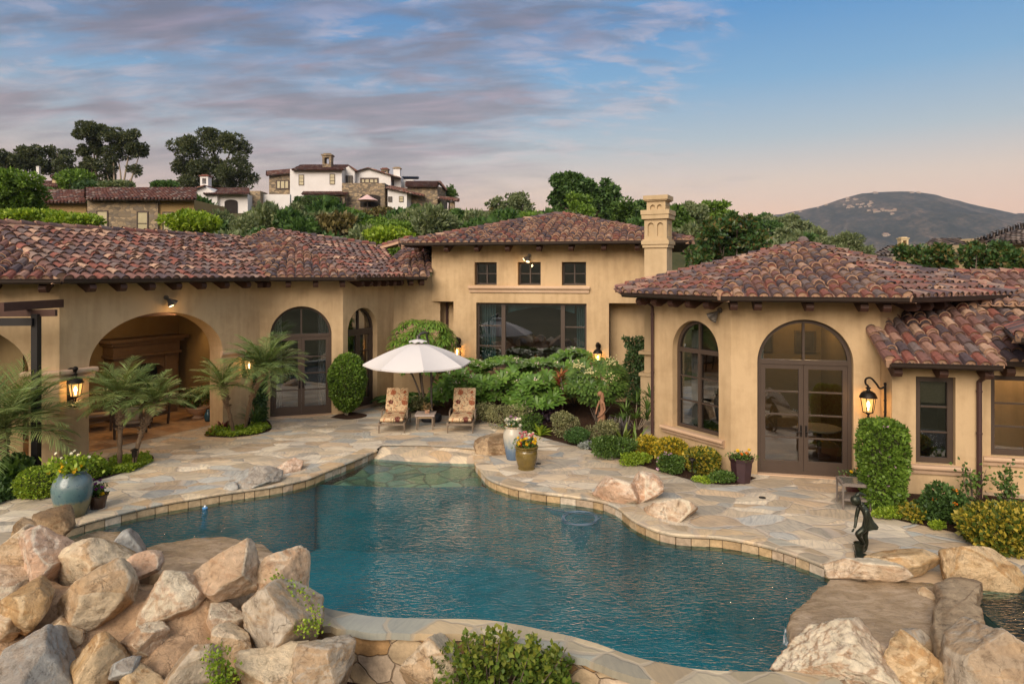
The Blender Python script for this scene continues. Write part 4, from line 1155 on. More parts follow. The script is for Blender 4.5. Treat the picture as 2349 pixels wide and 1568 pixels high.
rk('upright pinkish block standing against the retaining wall behind the shrub', (915, 1446, 1060, 1640), 8.15, RK_TAN, 31, sharp=45, planes=11)
def slab(name, label, outline_px, z, m, th=.16, seed=0, rough=.02, bulge=.02, cat='rock slab'):
    pts = crom([G(x, y, z) for x, y in outline_px], 9, True); n = len(pts); pts = [p+Vector((noise.noise(p*2.3+Vector((seed, 0, 0))), noise.noise(p*2.3+Vector((0, seed, 5))), 0))*.10+Vector((noise.noise(p*9), noise.noise(p*9+Vector((3,3,3))), 0))*.035 for p in pts]
    c = sum(pts, Vector())/n
    mb = MB(); rg = random.Random(seed); rings = []
    for f, dz in ((.94, -th), (1.0, -th*.55), (1.0, -th*.25), (.975, -.03), (.93, .0), (.8, .006), (.6, .012), (.4, .012), (.2, .016)):
        rings.append(mb.add([Vector((c.x+(p.x-c.x)*f, c.y+(p.y-c.y)*f, z+dz+rough*(1.5*noise.noise(Vector((p.x*1.5*f, p.y*1.5*f, seed)))+.8*noise.noise(Vector((p.x*5*f, p.y*5*f, seed)))))) for p in pts]))
    for a, b in zip(rings, rings[1:]):
        for k in range(n): mb.face((a+k, a+(k+1) % n, b+(k+1) % n, b+k))
    mb.face([rings[-1]+k for k in range(n)]); mb.face([rings[0]+k for k in range(n)][::-1])
    o = mb.build(name, m, None, smooth=True); return tag(o, label, cat)
def fn_wetrock(N):
    p = N.pos(); n1 = N.noise(N.mapping(p, scale=(1,2.4,1), rot=(0,0,-.3)), 2.4, 7, .62, .7); n2 = N.noise(p, 1.1, 4)
    k = N.ramp(N.math('ADD', N.math('MULTIPLY', n1, .6), N.math('MULTIPLY', n2, .4)), [(.32, (.19,.125,.065)), (.50, (.31,.22,.13)), (.66, (.46,.35,.24))])
    w = N.noise(N.mapping(p, scale=(1,2.2,1), rot=(0,0,-.25)), 6, 5, .65, .8)
    k = N.mix(N.ramp(N.noise(p, 9, 6, .7), [(.52, (0,0,0)), (.70, (.6,.6,.6))]), k, (.12,.075,.04))
    nb = N.bump(w, .5, .05)
    return pbsdf(N, k, .10, 0, nb, .9)
WETROCK = mat('wet_rock', fn_wetrock)
slab('waterfall_slab', 'broad wet flagstone ledge spilling water into the pool at left', [(285, 1300), (300, 1268), (345, 1246), (420, 1232), (500, 1228), (570, 1238), (632, 1252), (634, 1270), (560, 1292), (470, 1312), (380, 1316)], .20, WETROCK, .34, 3)
slab('waterfall_slab', 'smaller dark wet slab behind the tall tilted boulder', [(165, 1240), (190, 1220), (250, 1212), (275, 1222), (268, 1246), (215, 1270), (170, 1268)], .10, WETROCK, .2, 4)
def gunite():
    # sculpted mortar rockwork under the boulders
    mb = MB(); nx, nz = 110, 80; rows = []
    for j in range(nz+1):
        t = j/nz; row = []
        for i in range(nx+1):
            s_ = i/nx; X = -8.6+5.2*s_
            Y = 7.25+2.9*t; z = -.55+.92*min(1, t/.55)**.75
            z += .16*noise.noise(Vector((X*1.3, Y*1.3, 2.0)))+.10*noise.noise(Vector((X*2.7, Y*2.7, 9.0)))+.02*noise.noise(Vector((X*9, Y*9, 1.0)))
            Y -= .20*noise.noise(Vector((X*1.1+5, t*4, 4.0)))
            if t > .60: z = z*(1-min(1, (t-.60)/.16))+.02*min(1, (t-.60)/.16)
            if s_ > .86: z -= (s_-.86)*5.5
            row.append(Vector((X, Y, z)))
        rows.append(mb.add(row))
    for a, b in zip(rows, rows[1:]):
        for k in range(nx): mb.face((a+k, a+k+1, b+k+1, b+k))
    o = mb.build('rockwork', RK_GUNITE, None, smooth=True)
    tag(o, 'smooth sandy coloured sculpted rockwork filling the gaps between the waterfall boulders', 'rockwork')
gunite()
for bx, Yv, m_, sd_, lb in (((-40, 1300, 70, 1400), 8.9, RK_WHITE, 71, 'pale boulder at the left edge under the broad flat sandy rock'), ((290, 1268, 360, 1330), 9.25, RK_PINK, 73, 'small pink boulder at the front lip of the wet flagstone ledge'), ((452, 1368, 560, 1450), 8.75, RK_WHITE, 78, 'cream boulder half buried in rockwork below the blocky rusty faced one'), ((92, 1408, 190, 1486), 8.25, RK_TAN, 79, 'tan boulder above the gold brown one at the bottom'), ((286, 1430, 384, 1512), 8.15, RK_WHITE, 80, 'pale boulder above the ochre rock in the middle of the mound'), ((486, 1440, 580, 1520), 8.1, RK_TAN, 81, 'tan block above the flat topped rock at the bottom edge'), ): rk(lb, bx, Yv, m_, sd_, sharp=22 if m_ is RK_GUNITE else 34)
# -- boulders set on the deck
rk('blue grey slate boulder on the pool coping beside the pinkish white one', (526, 1074, 632, 1136), 14.6, RK_SLATE, 41, sharp=32, depth=.8)
rk('pinkish white rounded boulder on the coping beside the shallow beach', (626, 1048, 703, 1104), 15.6, RK_PINK, 42, sharp=24, depth=.7, rot=.4)
rk('little dark slate rock at the end of the blue grey boulder', (509, 1109, 546, 1133), 14.2, RK_SLATE, 43, sub=4, sharp=32)
rk('mossy brown boulder behind the tall blue and white pot', (1087, 988, 1168, 1050), 17.2, RK_BROWN, 44, sharp=24, depth=.9)
rk('big pink boulder, left half of the pair on the right coping', (1370, 1098, 1478, 1174), 13.6, RK_PINK, 45, sharp=40, depth=.9, planes=13)
rk('steep pink and gold boulder, right half of the pair on the right coping', (1436, 1086, 1514, 1166), 13.7, RK_PINK, 46, sharp=42, depth=.7, planes=11)
rk('white boulder alone on the coping in front of the pink pair', (1481, 1142, 1590, 1220), 12.7, RK_WHITE, 47, sharp=30, depth=.8)
rk('smooth round grey pink stone among ground cover below the left palms', (224, 1056, 258, 1086), 16.0, RK_GREY, 48, sub=4, sharp=12)
rk('small flat grey stone among ground cover beside the path light', (262, 1084, 290, 1098), 15.4, RK_GREY, 49, sub=3, sharp=14)
# -- the east spill slab and its boulders
slab('waterfall_slab', 'wide smooth brown wet slab sheeting water into the pool at right', [(1803, 1440), (1812, 1402), (1850, 1368), (1880, 1340), (1915, 1326), (2010, 1326), (2110, 1330), (2165, 1345), (2160, 1400), (2150, 1470), (2050, 1490), (1900, 1470), (1830, 1462)], .10, WETROCK, .35, 5)
slab('rock_bridge', 'flat tan rock bridge between the wide wet slab and the spa', [(2146, 1338), (2165, 1322), (2240, 1326), (2258, 1344), (2242, 1378), (2255, 1402), (2238, 1446), (2180, 1476), (2140, 1462), (2146, 1400)], .26, m_rock('bridge_rock', (.42,.32,.21), (.35,.25,.15), (.28,.17,.09), (.24,.21,.17), .35, .3), .45, 6)
rk('long low ochre rock behind the spill slab, at the statue feet', (1962, 1262, 2150, 1330), 10.15, RK_GOLD, 51, sharp=24, depth=.7, lo=.72)
rk('pale flat rock spreading left of the long ochre rock', (1916, 1282, 2090, 1336), 9.95, RK_WHITE, 57, sharp=24, depth=.6, lo=.72)
rk('big rounded tan boulder with a brown stain, at the spa corner', (2144, 1252, 2322, 1354), 9.9, RK_GOLD, 52, sharp=16, depth=.9, lo=.8)
rk('small round stone sitting on the wide wet slab', (2110, 1352, 2155, 1388), 9.35, RK_TAN, 53, sub=4, sharp=14, lo=.8)
rk('large craggy cream boulder in front of the wide wet slab', (1785, 1430, 2036, 1600), 7.95, RK_WHITE, 54, sharp=30, sub=6, depth=1.2, rough=.06, planes=12)
rk('cracked golden boulder at the bottom edge right of the craggy cream one', (2018, 1452, 2182, 1620), 7.85, RK_GOLD, 55, sharp=34, depth=1.0, rough=.05)
rk('tall smooth leaning boulder in the bottom right corner', (2196, 1424, 2400, 1680), 7.5, RK_GREY, 56, sharp=26, depth=1.1, planes=9, tilt=.12)
rk('low tan rock tucked under the rock bridge', (2138, 1438, 2232, 1490), 8.45, RK_TAN, 58, sub=4, sharp=18)
rk('small orange rock beside the tall leaning boulder', (2140, 1484, 2222, 1540), 8.0, RK_GOLD, 59, sub=4, sharp=22)
rk('thin grey rock edge behind the cracked golden boulder', (2034, 1440, 2140, 1488), 8.3, RK_GREY, 60, sub=4, sharp=34)
# spa at the right edge
mb = MB(); mb.poly([(6.3, 7.4, .02), (10.9, 7.4, .02), (10.9, 9.72, .02), (6.6, 9.95, .02)]); mb.build('spa_water', WATER)['kind'] = 'structure'
SPATILE = plain('spa_plaster', (.05,.11,.10), .6, var=.3)
mb = MB(); sp = [(6.3, 7.4), (10.9, 7.4), (10.9, 9.75), (6.6, 9.98)]
fill(mb, sp, -.9); ring_wall(mb, sp, -.9, .0); o = mb.build('spa_basin', SPATILE); o['kind'] = 'structure'
mb = MB(); mb.box((7.95, 9.45, -.25), (1.2, .35, .5)); mb.box((8.6, 9.0, -.45), (.5, 1.2, .5)); tag(mb.build('spa_bench', plain('spa_tile', (.05,.08,.075), .5)), 'dark tiled bench under water inside the spa', 'bench')
# thin veil of water falling from the east slab
def fn_fall(N):
    p = N.pos(); n = N.noise(N.mapping(p, scale=(14, 14, 1.2)), 2, 4)
    t = N.node('ShaderNodeBsdfTransparent'); g = N.node('ShaderNodeBsdfPrincipled'); g.inputs['Base Color'].default_value = (.7,.78,.82,1); g.inputs['Roughness'].default_value = .15
    mx = N.node('ShaderNodeMixShader'); N.link(N.ramp(n, [(.40, (.05,.05,.05)), (.62, (.65,.65,.65))]), mx.inputs[0]); N.link(t.outputs[0], mx.inputs[1]); N.link(g.outputs[0], mx.inputs[2]); return mx.outputs[0]
mb = MB(); pts = [G(1800, 1440, -.02), G(1815, 1452, -.04), G(1835, 1462, -.05)]
a = mb.add(pts); b = mb.add([p+Vector((-.06, -.05, -.19)) for p in pts]); [mb.face((a+k, a+k+1, b+k+1, b+k)) for k in range(2)]
mb.build('waterfall_veil', mat('falling_water', fn_fall))['kind'] = 'stuff'
# ------------------------------------------------------------------ lanterns and floodlights
def fn_lantern(N):
    t = N.node('ShaderNodeBsdfTransparent'); t.inputs[0].default_value = (1,.82,.55,1)
    e = N.node('ShaderNodeEmission'); e.inputs[0].default_value = (1.0,.52,.16,1); e.inputs[1].default_value = 1.3
    mx = N.node('ShaderNodeMixShader'); mx.inputs[0].default_value = .45; N.link(t.outputs[0], mx.inputs[1]); N.link(e.outputs[0], mx.inputs[2]); return mx.outputs[0]
LGLASS = mat('lantern_glass', fn_lantern)
FLAME = emit('lantern_bulb', (1.0, .78, .45), 30)
def lantern(face, s_, z, scale, label, bracket='plate', power=14, out=None):
    """coach lantern; z is the height of the glass centre, out = distance from the wall"""
    out = (.24 if out is None else out)*scale
    c = face.pt(s_, z, -out); root = empty('wall_lantern', face.pt(s_, z, 0), label, 'lantern', 'lit wall lanterns')
    k = scale
    rz = math.atan2(face.d.y, face.d.x)
    mb = MB()
    # cage: six tapering panes with bars
    seg = 6; r0, r1, h0, h1 = .105*k, .155*k, -.17*k, .16*k
    def ringp(r, h): return [Vector((c.x+r*math.cos(rz+math.pi/6+2*math.pi*j/seg), c.y+r*math.sin(rz+math.pi/6+2*math.pi*j/seg), c.z+h)) for j in range(seg)]
    lo, hi = ringp(r0, h0), ringp(r1, h1)
    for j in range(seg): mb.bar(lo[j], hi[j], .016*k, .016*k); mb.bar(lo[j], lo[(j+1) % seg], .02*k, .02*k); mb.bar(hi[j], hi[(j+1) % seg], .02*k, .02*k)
    mb.build('cage', IRON, root)
    cap = MB(); cap.lathe(c, [(.185*k, .150*k), (.180*k, .175*k), (.165*k, .20*k), (.14*k, .25*k), (.095*k, .285*k), (.04*k, .305*k), (.03*k, .34*k), (.055*k, .355*k), (.055*k, .37*k), (.025*k, .385*k), (.02*k, .41*k)], 18)
    fin = MB(); fin.lathe(c, [(.012*k, -.29*k), (.03*k, -.265*k), (.012*k, -.24*k), (.05*k, -.205*k), (.10*k, -.18*k), (.10*k, -.17*k)], 14); fin.build('finial', IRON, root, angle=40)
    cap.build('roof_cap', IRON, root, angle=40)
    br = MB()
    wpt = lambda d, zz: face.pt(s_, z+zz*k, -d*k)
    of = out/k
    if bracket == 'plate':
        br.hexa([face.pt(s_-.075*k, z-.36*k, 0), face.pt(s_+.075*k, z-.36*k, 0), face.pt(s_+.075*k, z-.36*k, -.03*k), face.pt(s_-.075*k, z-.36*k, -.03*k), face.pt(s_-.075*k, z+.40*k, 0), face.pt(s_+.075*k, z+.40*k, 0), face.pt(s_+.075*k, z+.40*k, -.03*k), face.pt(s_-.075*k, z+.40*k, -.03*k)])
        br.ball(wpt(.04, .41), .105*k, 12, 8, (1,1,1)); br.ball(wpt(.03, -.37), .09*k, 12, 8)
    else:
        br.tube([wpt(.02, -.40), wpt(.02, .46)], .026*k, 8)
        for zz in (-.40, -.15, .1, .46): br.ball(wpt(.02, zz), .036*k, 8, 6)
    # S-scrolls above and below
    up = [wpt(.02, .40), wpt(of*.35, .36), wpt(of*.55, .46), wpt(of*.85, .58), wpt(of*1.12, .56), wpt(of*1.15, .46), wpt(of*1.0, .40)]
    dn = [wpt(.02, -.30), wpt(of*.30, -.30), wpt(of*.5, -.40), wpt(of*.80, -.47), wpt(of*1.05, -.44), wpt(of*1.05, -.36), wpt(of*.97, -.31)]
    if bracket == 'plate':
        up = [wpt(.03, .36), wpt(of*.5, .38), wpt(of*.85, .47), wpt(of*1.05, .53), wpt(of*1.1, .45), wpt(of, .40)]
        dn = [wpt(.02, -.36), wpt(of*.5, -.36), wpt(of*.95, -.42), wpt(of*1.08, -.36), wpt(of, -.29)]
        br.ball(wpt(of, .50), .062*k, 10, 6); br.ball(wpt(of, -.40), .06*k, 10, 6)
    br.tube(crom(up, 5), .022*k, 7); br.tube(crom(dn, 5), .022*k, 7)
    br.build('bracket', IRON, root, angle=50)
    g = MB(); gl, gh = ringp(r0*.97, h0), ringp(r1*.97, h1)
    for j in range(seg): g.quad(gl[j], gl[(j+1) % seg], gh[(j+1) % seg], gh[j])
    g.build('glass', LGLASS, root)
    b = MB(); b.lathe(c+Vector((0,0,-.04*k)), [(.012*k, -.09*k), (.012*k, -.03*k), (.030*k, .0), (.034*k, .035*k), (.018*k, .085*k), (.004*k, .11*k)], 10); b.build('bulb', FLAME, root, smooth=True)
    warm_lamp('lantern_glow', c+Vector((0,0,.01)), power, r=.05*k)
    return root
lantern(fB, s_at(fB, 161), 1.85, 1.0, 'lit black coach lantern on the stucco pier at the left arch', 'plate', 15)
lantern(fB, s_at(fB, 560), 1.85, .95, 'lit lantern glowing through the tall right palm', 'plate', 14)
lantern(fL, s_at(fL, 1052), 1.80, .95, 'lit lantern left of the picture window above the parasol', 'plate', 15)
lantern(fL, s_at(fL, 1372), 1.72, .95, 'lit lantern right of the picture window above the fatsia', 'plate', 15)
lantern(fWs, fWs.len-.36, 1.80, 1.0, 'large lit lantern on a scrolled iron arm right of the glass doors', 'arm', 18, .36)
FLOODM = plain('floodlight_grey', (.13,.11,.09), .55, .2)
def floodlight(face, s_, z, label, lit=True, sgn=1):
    root = empty('floodlight', face.pt(s_, z, 0), label, 'floodlight', 'twin eave floodlights')
    mb = MB(); mb.tube([face.pt(s_, z, .0), face.pt(s_, z, -.05)], .065, 12); mb.tube([face.pt(s_, z, -.05), face.pt(s_, z-.05, -.12)], .025, 8); mb.build('mount', FLOODM, root, angle=40)
    for d, ds, dz in ((0, .02*sgn, -.20), (1, .20*sgn, -.13)):
        a = face.pt(s_, z-.04, -.11); b = a+face.d*ds-face.n*.13+Vector((0,0,dz)); ax = (b-a).normalized(); L = .24
        h = MB(); h.tube([a, a+ax*.06, a+ax*.10, a+ax*.17, a+ax*L], [.03, .042, .05, .072, .085], 12, caps=False); hd = h.build('lamp_head', FLOODM, root, smooth=True)
        l = MB(); l.tube([a+ax*(L-.03), a+ax*(L-.025)], [.076, .076], 12); l.build('lens', emit('flood_lens_lit', (1.0,.70,.34), 2.6) if lit else plain('flood_lens', (.75,.74,.72), .2), hd)
    if lit: warm_lamp('floodlight_glow', face.pt(s_+.1*sgn, z-.36, -.32), 2.5)
    return root
floodlight(fB, s_at(fB, 380), 4.00, 'twin lit floodlight over the wide loggia arch')
floodlight(fL, s_at(fL, 1214), 5.32, 'twin lit floodlight over the three small hall windows', sgn=-1)
floodlight(fS, s_at(fS, 1652), 3.80, 'twin unlit floodlight under the turret eave beside the arched window', lit=False, sgn=-1)
# pergola beams at the left edge
def pergola():
    root = empty('pergola', (-11.5, 15.0, 0), 'dark steel and timber pergola frame standing before the left arch', 'pergola')
    Y = 14.8
    mb = MB(); p = A(83, 1068, Y); mb.box((p.x, Y, (A(0, 720, Y).z-.1)/2), (.14, .14, A(0, 720, Y).z+.1)); mb.build('post', BLACKSTEEL, root)
    z = A(0, 718, Y).z
    mb = MB(); mb.bar((-14.5, Y-.35, z), (A(122, 718, Y).x, Y+.1, z), .10, .15); mb.build('beam', WOOD, root)
    mb = MB(); mb.bar((-14.5, Y-.42, z-.19), (A(82, 718, Y).x, Y-.06, z-.19), .16, .17); mb.build('header', BLACKSTEEL, root)
    mb = MB(); q = A(62, 700, Y); mb.bar((q.x, Y-.75, q.z), (q.x+.12, Y+.95, q.z+.0), .13, .19); mb.build('crossbeam', WOOD, root)
pergola()

# ------------------------------------------------------------------ furniture
def fn_cushion(N):
    p = N.mapping(N.coord('UV'), scale=(3.0, 3.0, 1))
    wv = N.noise(p, 1.6, 3, .5, out=1); off = N.node('ShaderNodeVectorMath', operation='SCALE'); N.link(wv, off.inputs[0]); off.inputs[3].default_value = .10
    ad = N.node('ShaderNodeVectorMath', operation='ADD'); N.link(p, ad.inputs[0]); N.link(off.outputs[0], ad.inputs[1])
    v = N.node('ShaderNodeTexVoronoi', feature='F1'); v.inputs['Scale'].default_value = 1.0; v.inputs['Randomness'].default_value = .35; N.link(ad.outputs[0], v.inputs['Vector'])
    sep = N.node('ShaderNodeSeparateColor'); N.link(v.outputs['Color'], sep.inputs[0])
    petals = N.noise(ad.outputs[0], 9, 2)
    d = N.math('ADD', v.outputs['Distance'], N.math('MULTIPLY', petals, .16))
    flower = N.ramp(d, [(.0, (1,1,1)), (.355, (1,1,1)), (.37, (0,0,0))])
    core = N.ramp(v.outputs['Distance'], [(.07, (1,1,1)), (.09, (0,0,0))])
    ring = N.ramp(d, [(.24, (0,0,0)), (.25, (1,1,1)), (.275, (1,1,1)), (.285, (0,0,0))])
    fc = N.ramp(sep.outputs[0], [(0, (.115,.030,.022)), (.5, (.30,.090,.038)), (.8, (.10,.030,.028))], 'CONSTANT')
    base = N.mix(0.0, (.58,.42,.25), (.58,.42,.25))
    # scrolling vines
    m = N.noise(N.mapping(ad.outputs[0], loc=(3.7,1.2,0)), 2.1, 1, .4, 1.2)
    vine = N.ramp(m, [(.46, (0,0,0)), (.475, (1,1,1)), (.505, (1,1,1)), (.52, (0,0,0))])
    m2 = N.noise(N.mapping(ad.outputs[0], loc=(9.7,5.2,0)), 4.2, 1, .4, .8)
    lf = N.ramp(m2, [(.60, (0,0,0)), (.63, (1,1,1))])
    k = N.mix(N.math('MULTIPLY', vine, .85), base, (.075,.055,.035))
    k = N.mix(N.math('MULTIPLY', lf, .85), k, (.40,.15,.07))
    k = N.mix(flower, k, fc); k = N.mix(N.math('MULTIPLY', ring, .5), k, (.40,.22,.14)); k = N.mix(core, k, (.45,.30,.20))
    return pbsdf(N, k, .9, 0, N.bump(N.noise(N.coord('UV'), 160, 2), .12, .003), .15)
CUSH = mat('floral_fabric', fn_cushion)
def fn_weathered(N):
    p = N.coord(); n = N.noise(N.mapping(p, scale=(1,1,.25)), 14, 6, .65)
    return pbsdf(N, N.ramp(n, [(.3, (.13,.095,.065)), (.7, (.27,.21,.155))]), .6, .1, N.bump(n, .2, .004), .3)
WEATH = mat('weathered_frame', fn_weathered)
def pad(name, pts, width, th, m, parent, uv_v0=0.0, nose=True):
    """upholstered cushion following a profile (y,z), puffed section, with uv along its length"""
    P = crom([Vector((0, y, z)) for y, z in pts], 6); n = len(P); sec = []
    K = 20
    for k in range(K):
        a = 2*math.pi*k/K; c, s_ = math.cos(a), math.sin(a)
        e = .42; sec.append((math.copysign(abs(c)**e, c)*width/2, math.copysign(abs(s_)**.75, s_)*th/2))
    V = []; L = 0; Ls = []
    for i, p in enumerate(P):
        d = (P[min(i+1, n-1)]-P[max(i-1, 0)]).normalized(); nn = Vector((0, -d.z, d.y))
        if nn.z < 0 and d.y > 0: nn = -nn
        nn = Vector((0, -d.z, d.y))
        e = min(1, .35+.65*min(i, n-1-i)/2.0)
        if i: L += (P[i]-P[i-1]).length
        Ls.append(L)
        for x, h in sec: V.append(Vector((x*(.97 if e < 1 else 1), p.y, p.z))+nn*(h*e))
    Fc = []
    for i in range(n-1):
        for k in range(K): Fc.append((i*K+k, i*K+(k+1) % K, (i+1)*K+(k+1) % K, (i+1)*K+k))
    Fc.append(tuple(range(K))[::-1]); Fc.append(tuple((n-1)*K+k for k in range(K)))
    me = bpy.data.meshes.new(name); me.from_pydata([tuple(v) for v in V], [], Fc); me.update()
    uv = me.uv_layers.new(name='UVMap')
    for pl in me.polygons:
        for li, vi in zip(pl.loop_indices, pl.vertices):
            i = min(vi//K, n-1); uv.data[li].uv = (V[vi].x+.5, Ls[i]+uv_v0)
    me.polygons.foreach_set('use_smooth', np.ones(len(Fc), dtype=bool))
    return link_mesh(name, me, m, parent)
def chaise(label):
    root = empty('chaise_longue', (0, 0, 0), label, 'chaise longue', 'floral cushioned chaises by the parasol')
    W = .74
    # foot end at y=0, head at y=1.75
    fr = MB()
    for x in (-1, 1):
        fr.bar((x*W/2, -.02, .26), (x*W/2, 1.45, .26), .045, .07)
    for y in (-.01, .7, 1.42): fr.bar((-W/2, y, .255), (W/2, y, .255), .05, .06)
    fr.build('frame', WEATH, root)
    for x in (-1, 1):
        for y in (.0, 1.40):
            l = MB(); l.tube([(x*W/2, y, .32), (x*W/2, y, .20), (x*W/2, y, .19), (x*W/2, y, 0)], [.034, .034, .026, .016], 8); l.build('leg', WEATH, root)
        a = MB(); a.tube(crom([(x*(W/2+.01), .55, .28), (x*(W/2+.01), .56, .42), (x*(W/2+.015), .62, .50), (x*(W/2+.015), .95, .52), (x*(W/2+.01), 1.15, .46)], 4), .024, 8); a.build('armrest', WEATH, root, smooth=True)
        w_ = MB(); w_.lathe((0,0,0), [(.02, -.012), (.06, -.012), (.06, .012), (.02, .012)], 14)
    pad('seat_cushion', [(-.03, .37), (.10, .39), (.45, .39), (.80, .385), (.96, .39)], .68, .13, CUSH, root)
    pad('back_cushion', [(.96, .42), (1.05, .56), (1.20, .80), (1.34, 1.02), (1.38, 1.08)], .69, .12, CUSH, root, 1.13)
    bf = MB()
    for x in (-1, 1): bf.bar((x*.31, .98, .33), (x*.31, 1.40, 1.0), .04, .04)
    for t in (.3, .6, .95): bf.bar((-.31, .98+.42*t, .33+.67*t), (.31, .98+.42*t, .33+.67*t), .03, .04)
    bf.build('back_frame', WEATH, root)
    return root
ch = chaise('left floral cushioned chaise longue, nearer the round topiary'); p = G(898, 993); ch.location = p; ch.rotation_euler.z = R(2)
p = G(1055, 993); copy_thing(ch, p, R(-2), label='right floral cushioned chaise longue, nearer the plumeria hedge')
def side_table():
    root = empty('side_table', (0,0,0), 'low square stone topped side table between the two chaises', 'table')
    mb = MB(); mb.box((0, 0, .435), (.58, .52, .05)); mb.box((0,0,.462), (.60, .54, .006)); mb.build('tabletop', plain('table_stone', (.40,.33,.29), .6, var=.2, scale=12), root)
    mb = MB()
    for x, y in ((0,-.20), (0,.20)): mb.box((x, y, .38), (.46, .025, .07))
    for x, y in ((-.21,0), (.21,0)): mb.box((x, y, .38), (.025, .40, .07))
    mb.build('apron', plain('table_oak', (.30,.205,.11), .6, var=.25, scale=10), root)
    for x in (-1, 1):
        for y in (-1, 1):
            l = MB(); l.tube([(x*.235, y*.20, .41), (x*.235, y*.20, .16), (x*.235, y*.20, .15), (x*.235, y*.20, 0)], [.034, .030, .022, .016], 8); l.build('leg', WEATH, root)
    return root
st = side_table(); st.location = G(976, 982)
CANVAS = plain('parasol_canvas', (.62,.585,.57), .85, var=.04, scale=2)
POLEM = plain('parasol_pole', (.10,.085,.08), .4, .4, .15, 8)
def umbrella():
    pb = G(990, 964); c = Vector((A(958, 830, 19.7).x, 19.7, 0)); rim, top, Rr = 1.99, 2.60, 1.62
    root = empty('cantilever_parasol', pb, 'open white canvas parasol on a curved side pole over the chaises', 'parasol')
    n = 8; a0 = R(14)
    cv = MB(); ns, nr = 8, 8
    def cpt(t, f):     # t angle fraction over n panels, f 0..1 radius
        k = math.floor(t); u = t-k
        q = [Vector((math.cos(a0+2*math.pi*(k+i)/n), math.sin(a0+2*math.pi*(k+i)/n), 0))*Rr*f for i in (0, 1)]
        p = q[0].lerp(q[1], u); sag = -.055*math.sin(math.pi*u)*f*f+0
        rr = f; z = top-(top-rim)*(f**1.12)+.05*math.sin(math.pi*f)
        sc = 1-.03*math.sin(math.pi*u)*f*f
        return Vector((c.x+p.x*sc, c.y+p.y*sc, z+sag*.8))
    for k in range(n):
        rows = [cv.add([cpt(k+i/ns*.9999, f) for i in range(ns+1)]) for f in [.10+.90*j/nr for j in range(nr+1)]]
        for a, b in zip(rows, rows[1:]):
            for i in range(ns): cv.face((a+i, b+i, b+i+1, a+i+1))
        # hem
        e = cv.add([cpt(k+i/ns*.9999, 1.0)+Vector((0,0,-.045)) for i in range(ns+1)]); b = rows[-1]
        for i in range(ns): cv.face((b+i, e+i, e+i+1, b+i+1))
    cv.build('canopy', CANVAS, root, angle=12)
    vt = MB(); N_ = 40
    r1 = vt.add([Vector((c.x+.03*math.cos(2*math.pi*j/N_), c.y+.03*math.sin(2*math.pi*j/N_), top+.10)) for j in range(N_)])
    r2 = vt.add([Vector((c.x+.16*math.cos(2*math.pi*j/N_), c.y+.16*math.sin(2*math.pi*j/N_), top+.07)) for j in range(N_)])
    r3 = vt.add([Vector((c.x+.27*math.cos(2*math.pi*j/N_), c.y+.27*math.sin(2*math.pi*j/N_), top+.02+.018*math.sin(j*2*math.pi*8/N_))) for j in range(N_)])
    for a, b in ((r1, r2), (r2, r3)):
        for j in range(N_): vt.face((a+j, b+j, b+(j+1) % N_, a+(j+1) % N_))
    vt.build('vent_cap', CANVAS, root, smooth=True)
    for k in range(n):
        a = a0+2*math.pi*k/n; e = Vector((c.x+Rr*math.cos(a), c.y+Rr*math.sin(a), rim-.02)); b = MB(); b.bar(Vector((c.x, c.y, top-.03)), e, .018, .024); b.build('rib', POLEM, root)
    pm = MB()
    pts = crom([pb+Vector((0,0,.05)), pb+Vector((-.01,0,.8)), pb+Vector((-.03,0.05,1.6)), pb+Vector((-.06,.10,2.2)), pb+Vector((-.14,-.10,2.66)), Vector((c.x+.22, c.y+.35, 2.86)), Vector((c.x+.06, c.y+.06, 2.84)), Vector((c.x, c.y, top+.05))], 6)
    pm.tube(pts, .034, 10); pm.build('pole', POLEM, root, smooth=True)
    hb = MB(); hb.lathe((c.x, c.y, top+.05), [(.05, 0), (.05, .09), (.035, .12), (.035, .17)], 12); hb.build('hub', POLEM, root, angle=40)
    bs = MB()
    def rr(r, z): return [Vector((pb.x+math.copysign(abs(math.cos(t))**.6, math.cos(t))*r, pb.y-.05+math.copysign(abs(math.sin(t))**.6, math.sin(t))*r*.8, z)) for t in [2*math.pi*j/28 for j in range(28)]]
    ids = [bs.add(rr(*q)) for q in ((.29, .0), (.32, .05), (.32, .16), (.28, .21), (.12, .22))]
    for a, b in zip(ids, ids[1:]):
        for j in range(28): bs.face((a+j, a+(j+1) % 28, b+(j+1) % 28, b+j))
    bs.face([ids[-1]+j for j in range(28)])
    bs.build('base', plain('base_plastic', (.013,.015,.020), .5), root, angle=40)
umbrella()
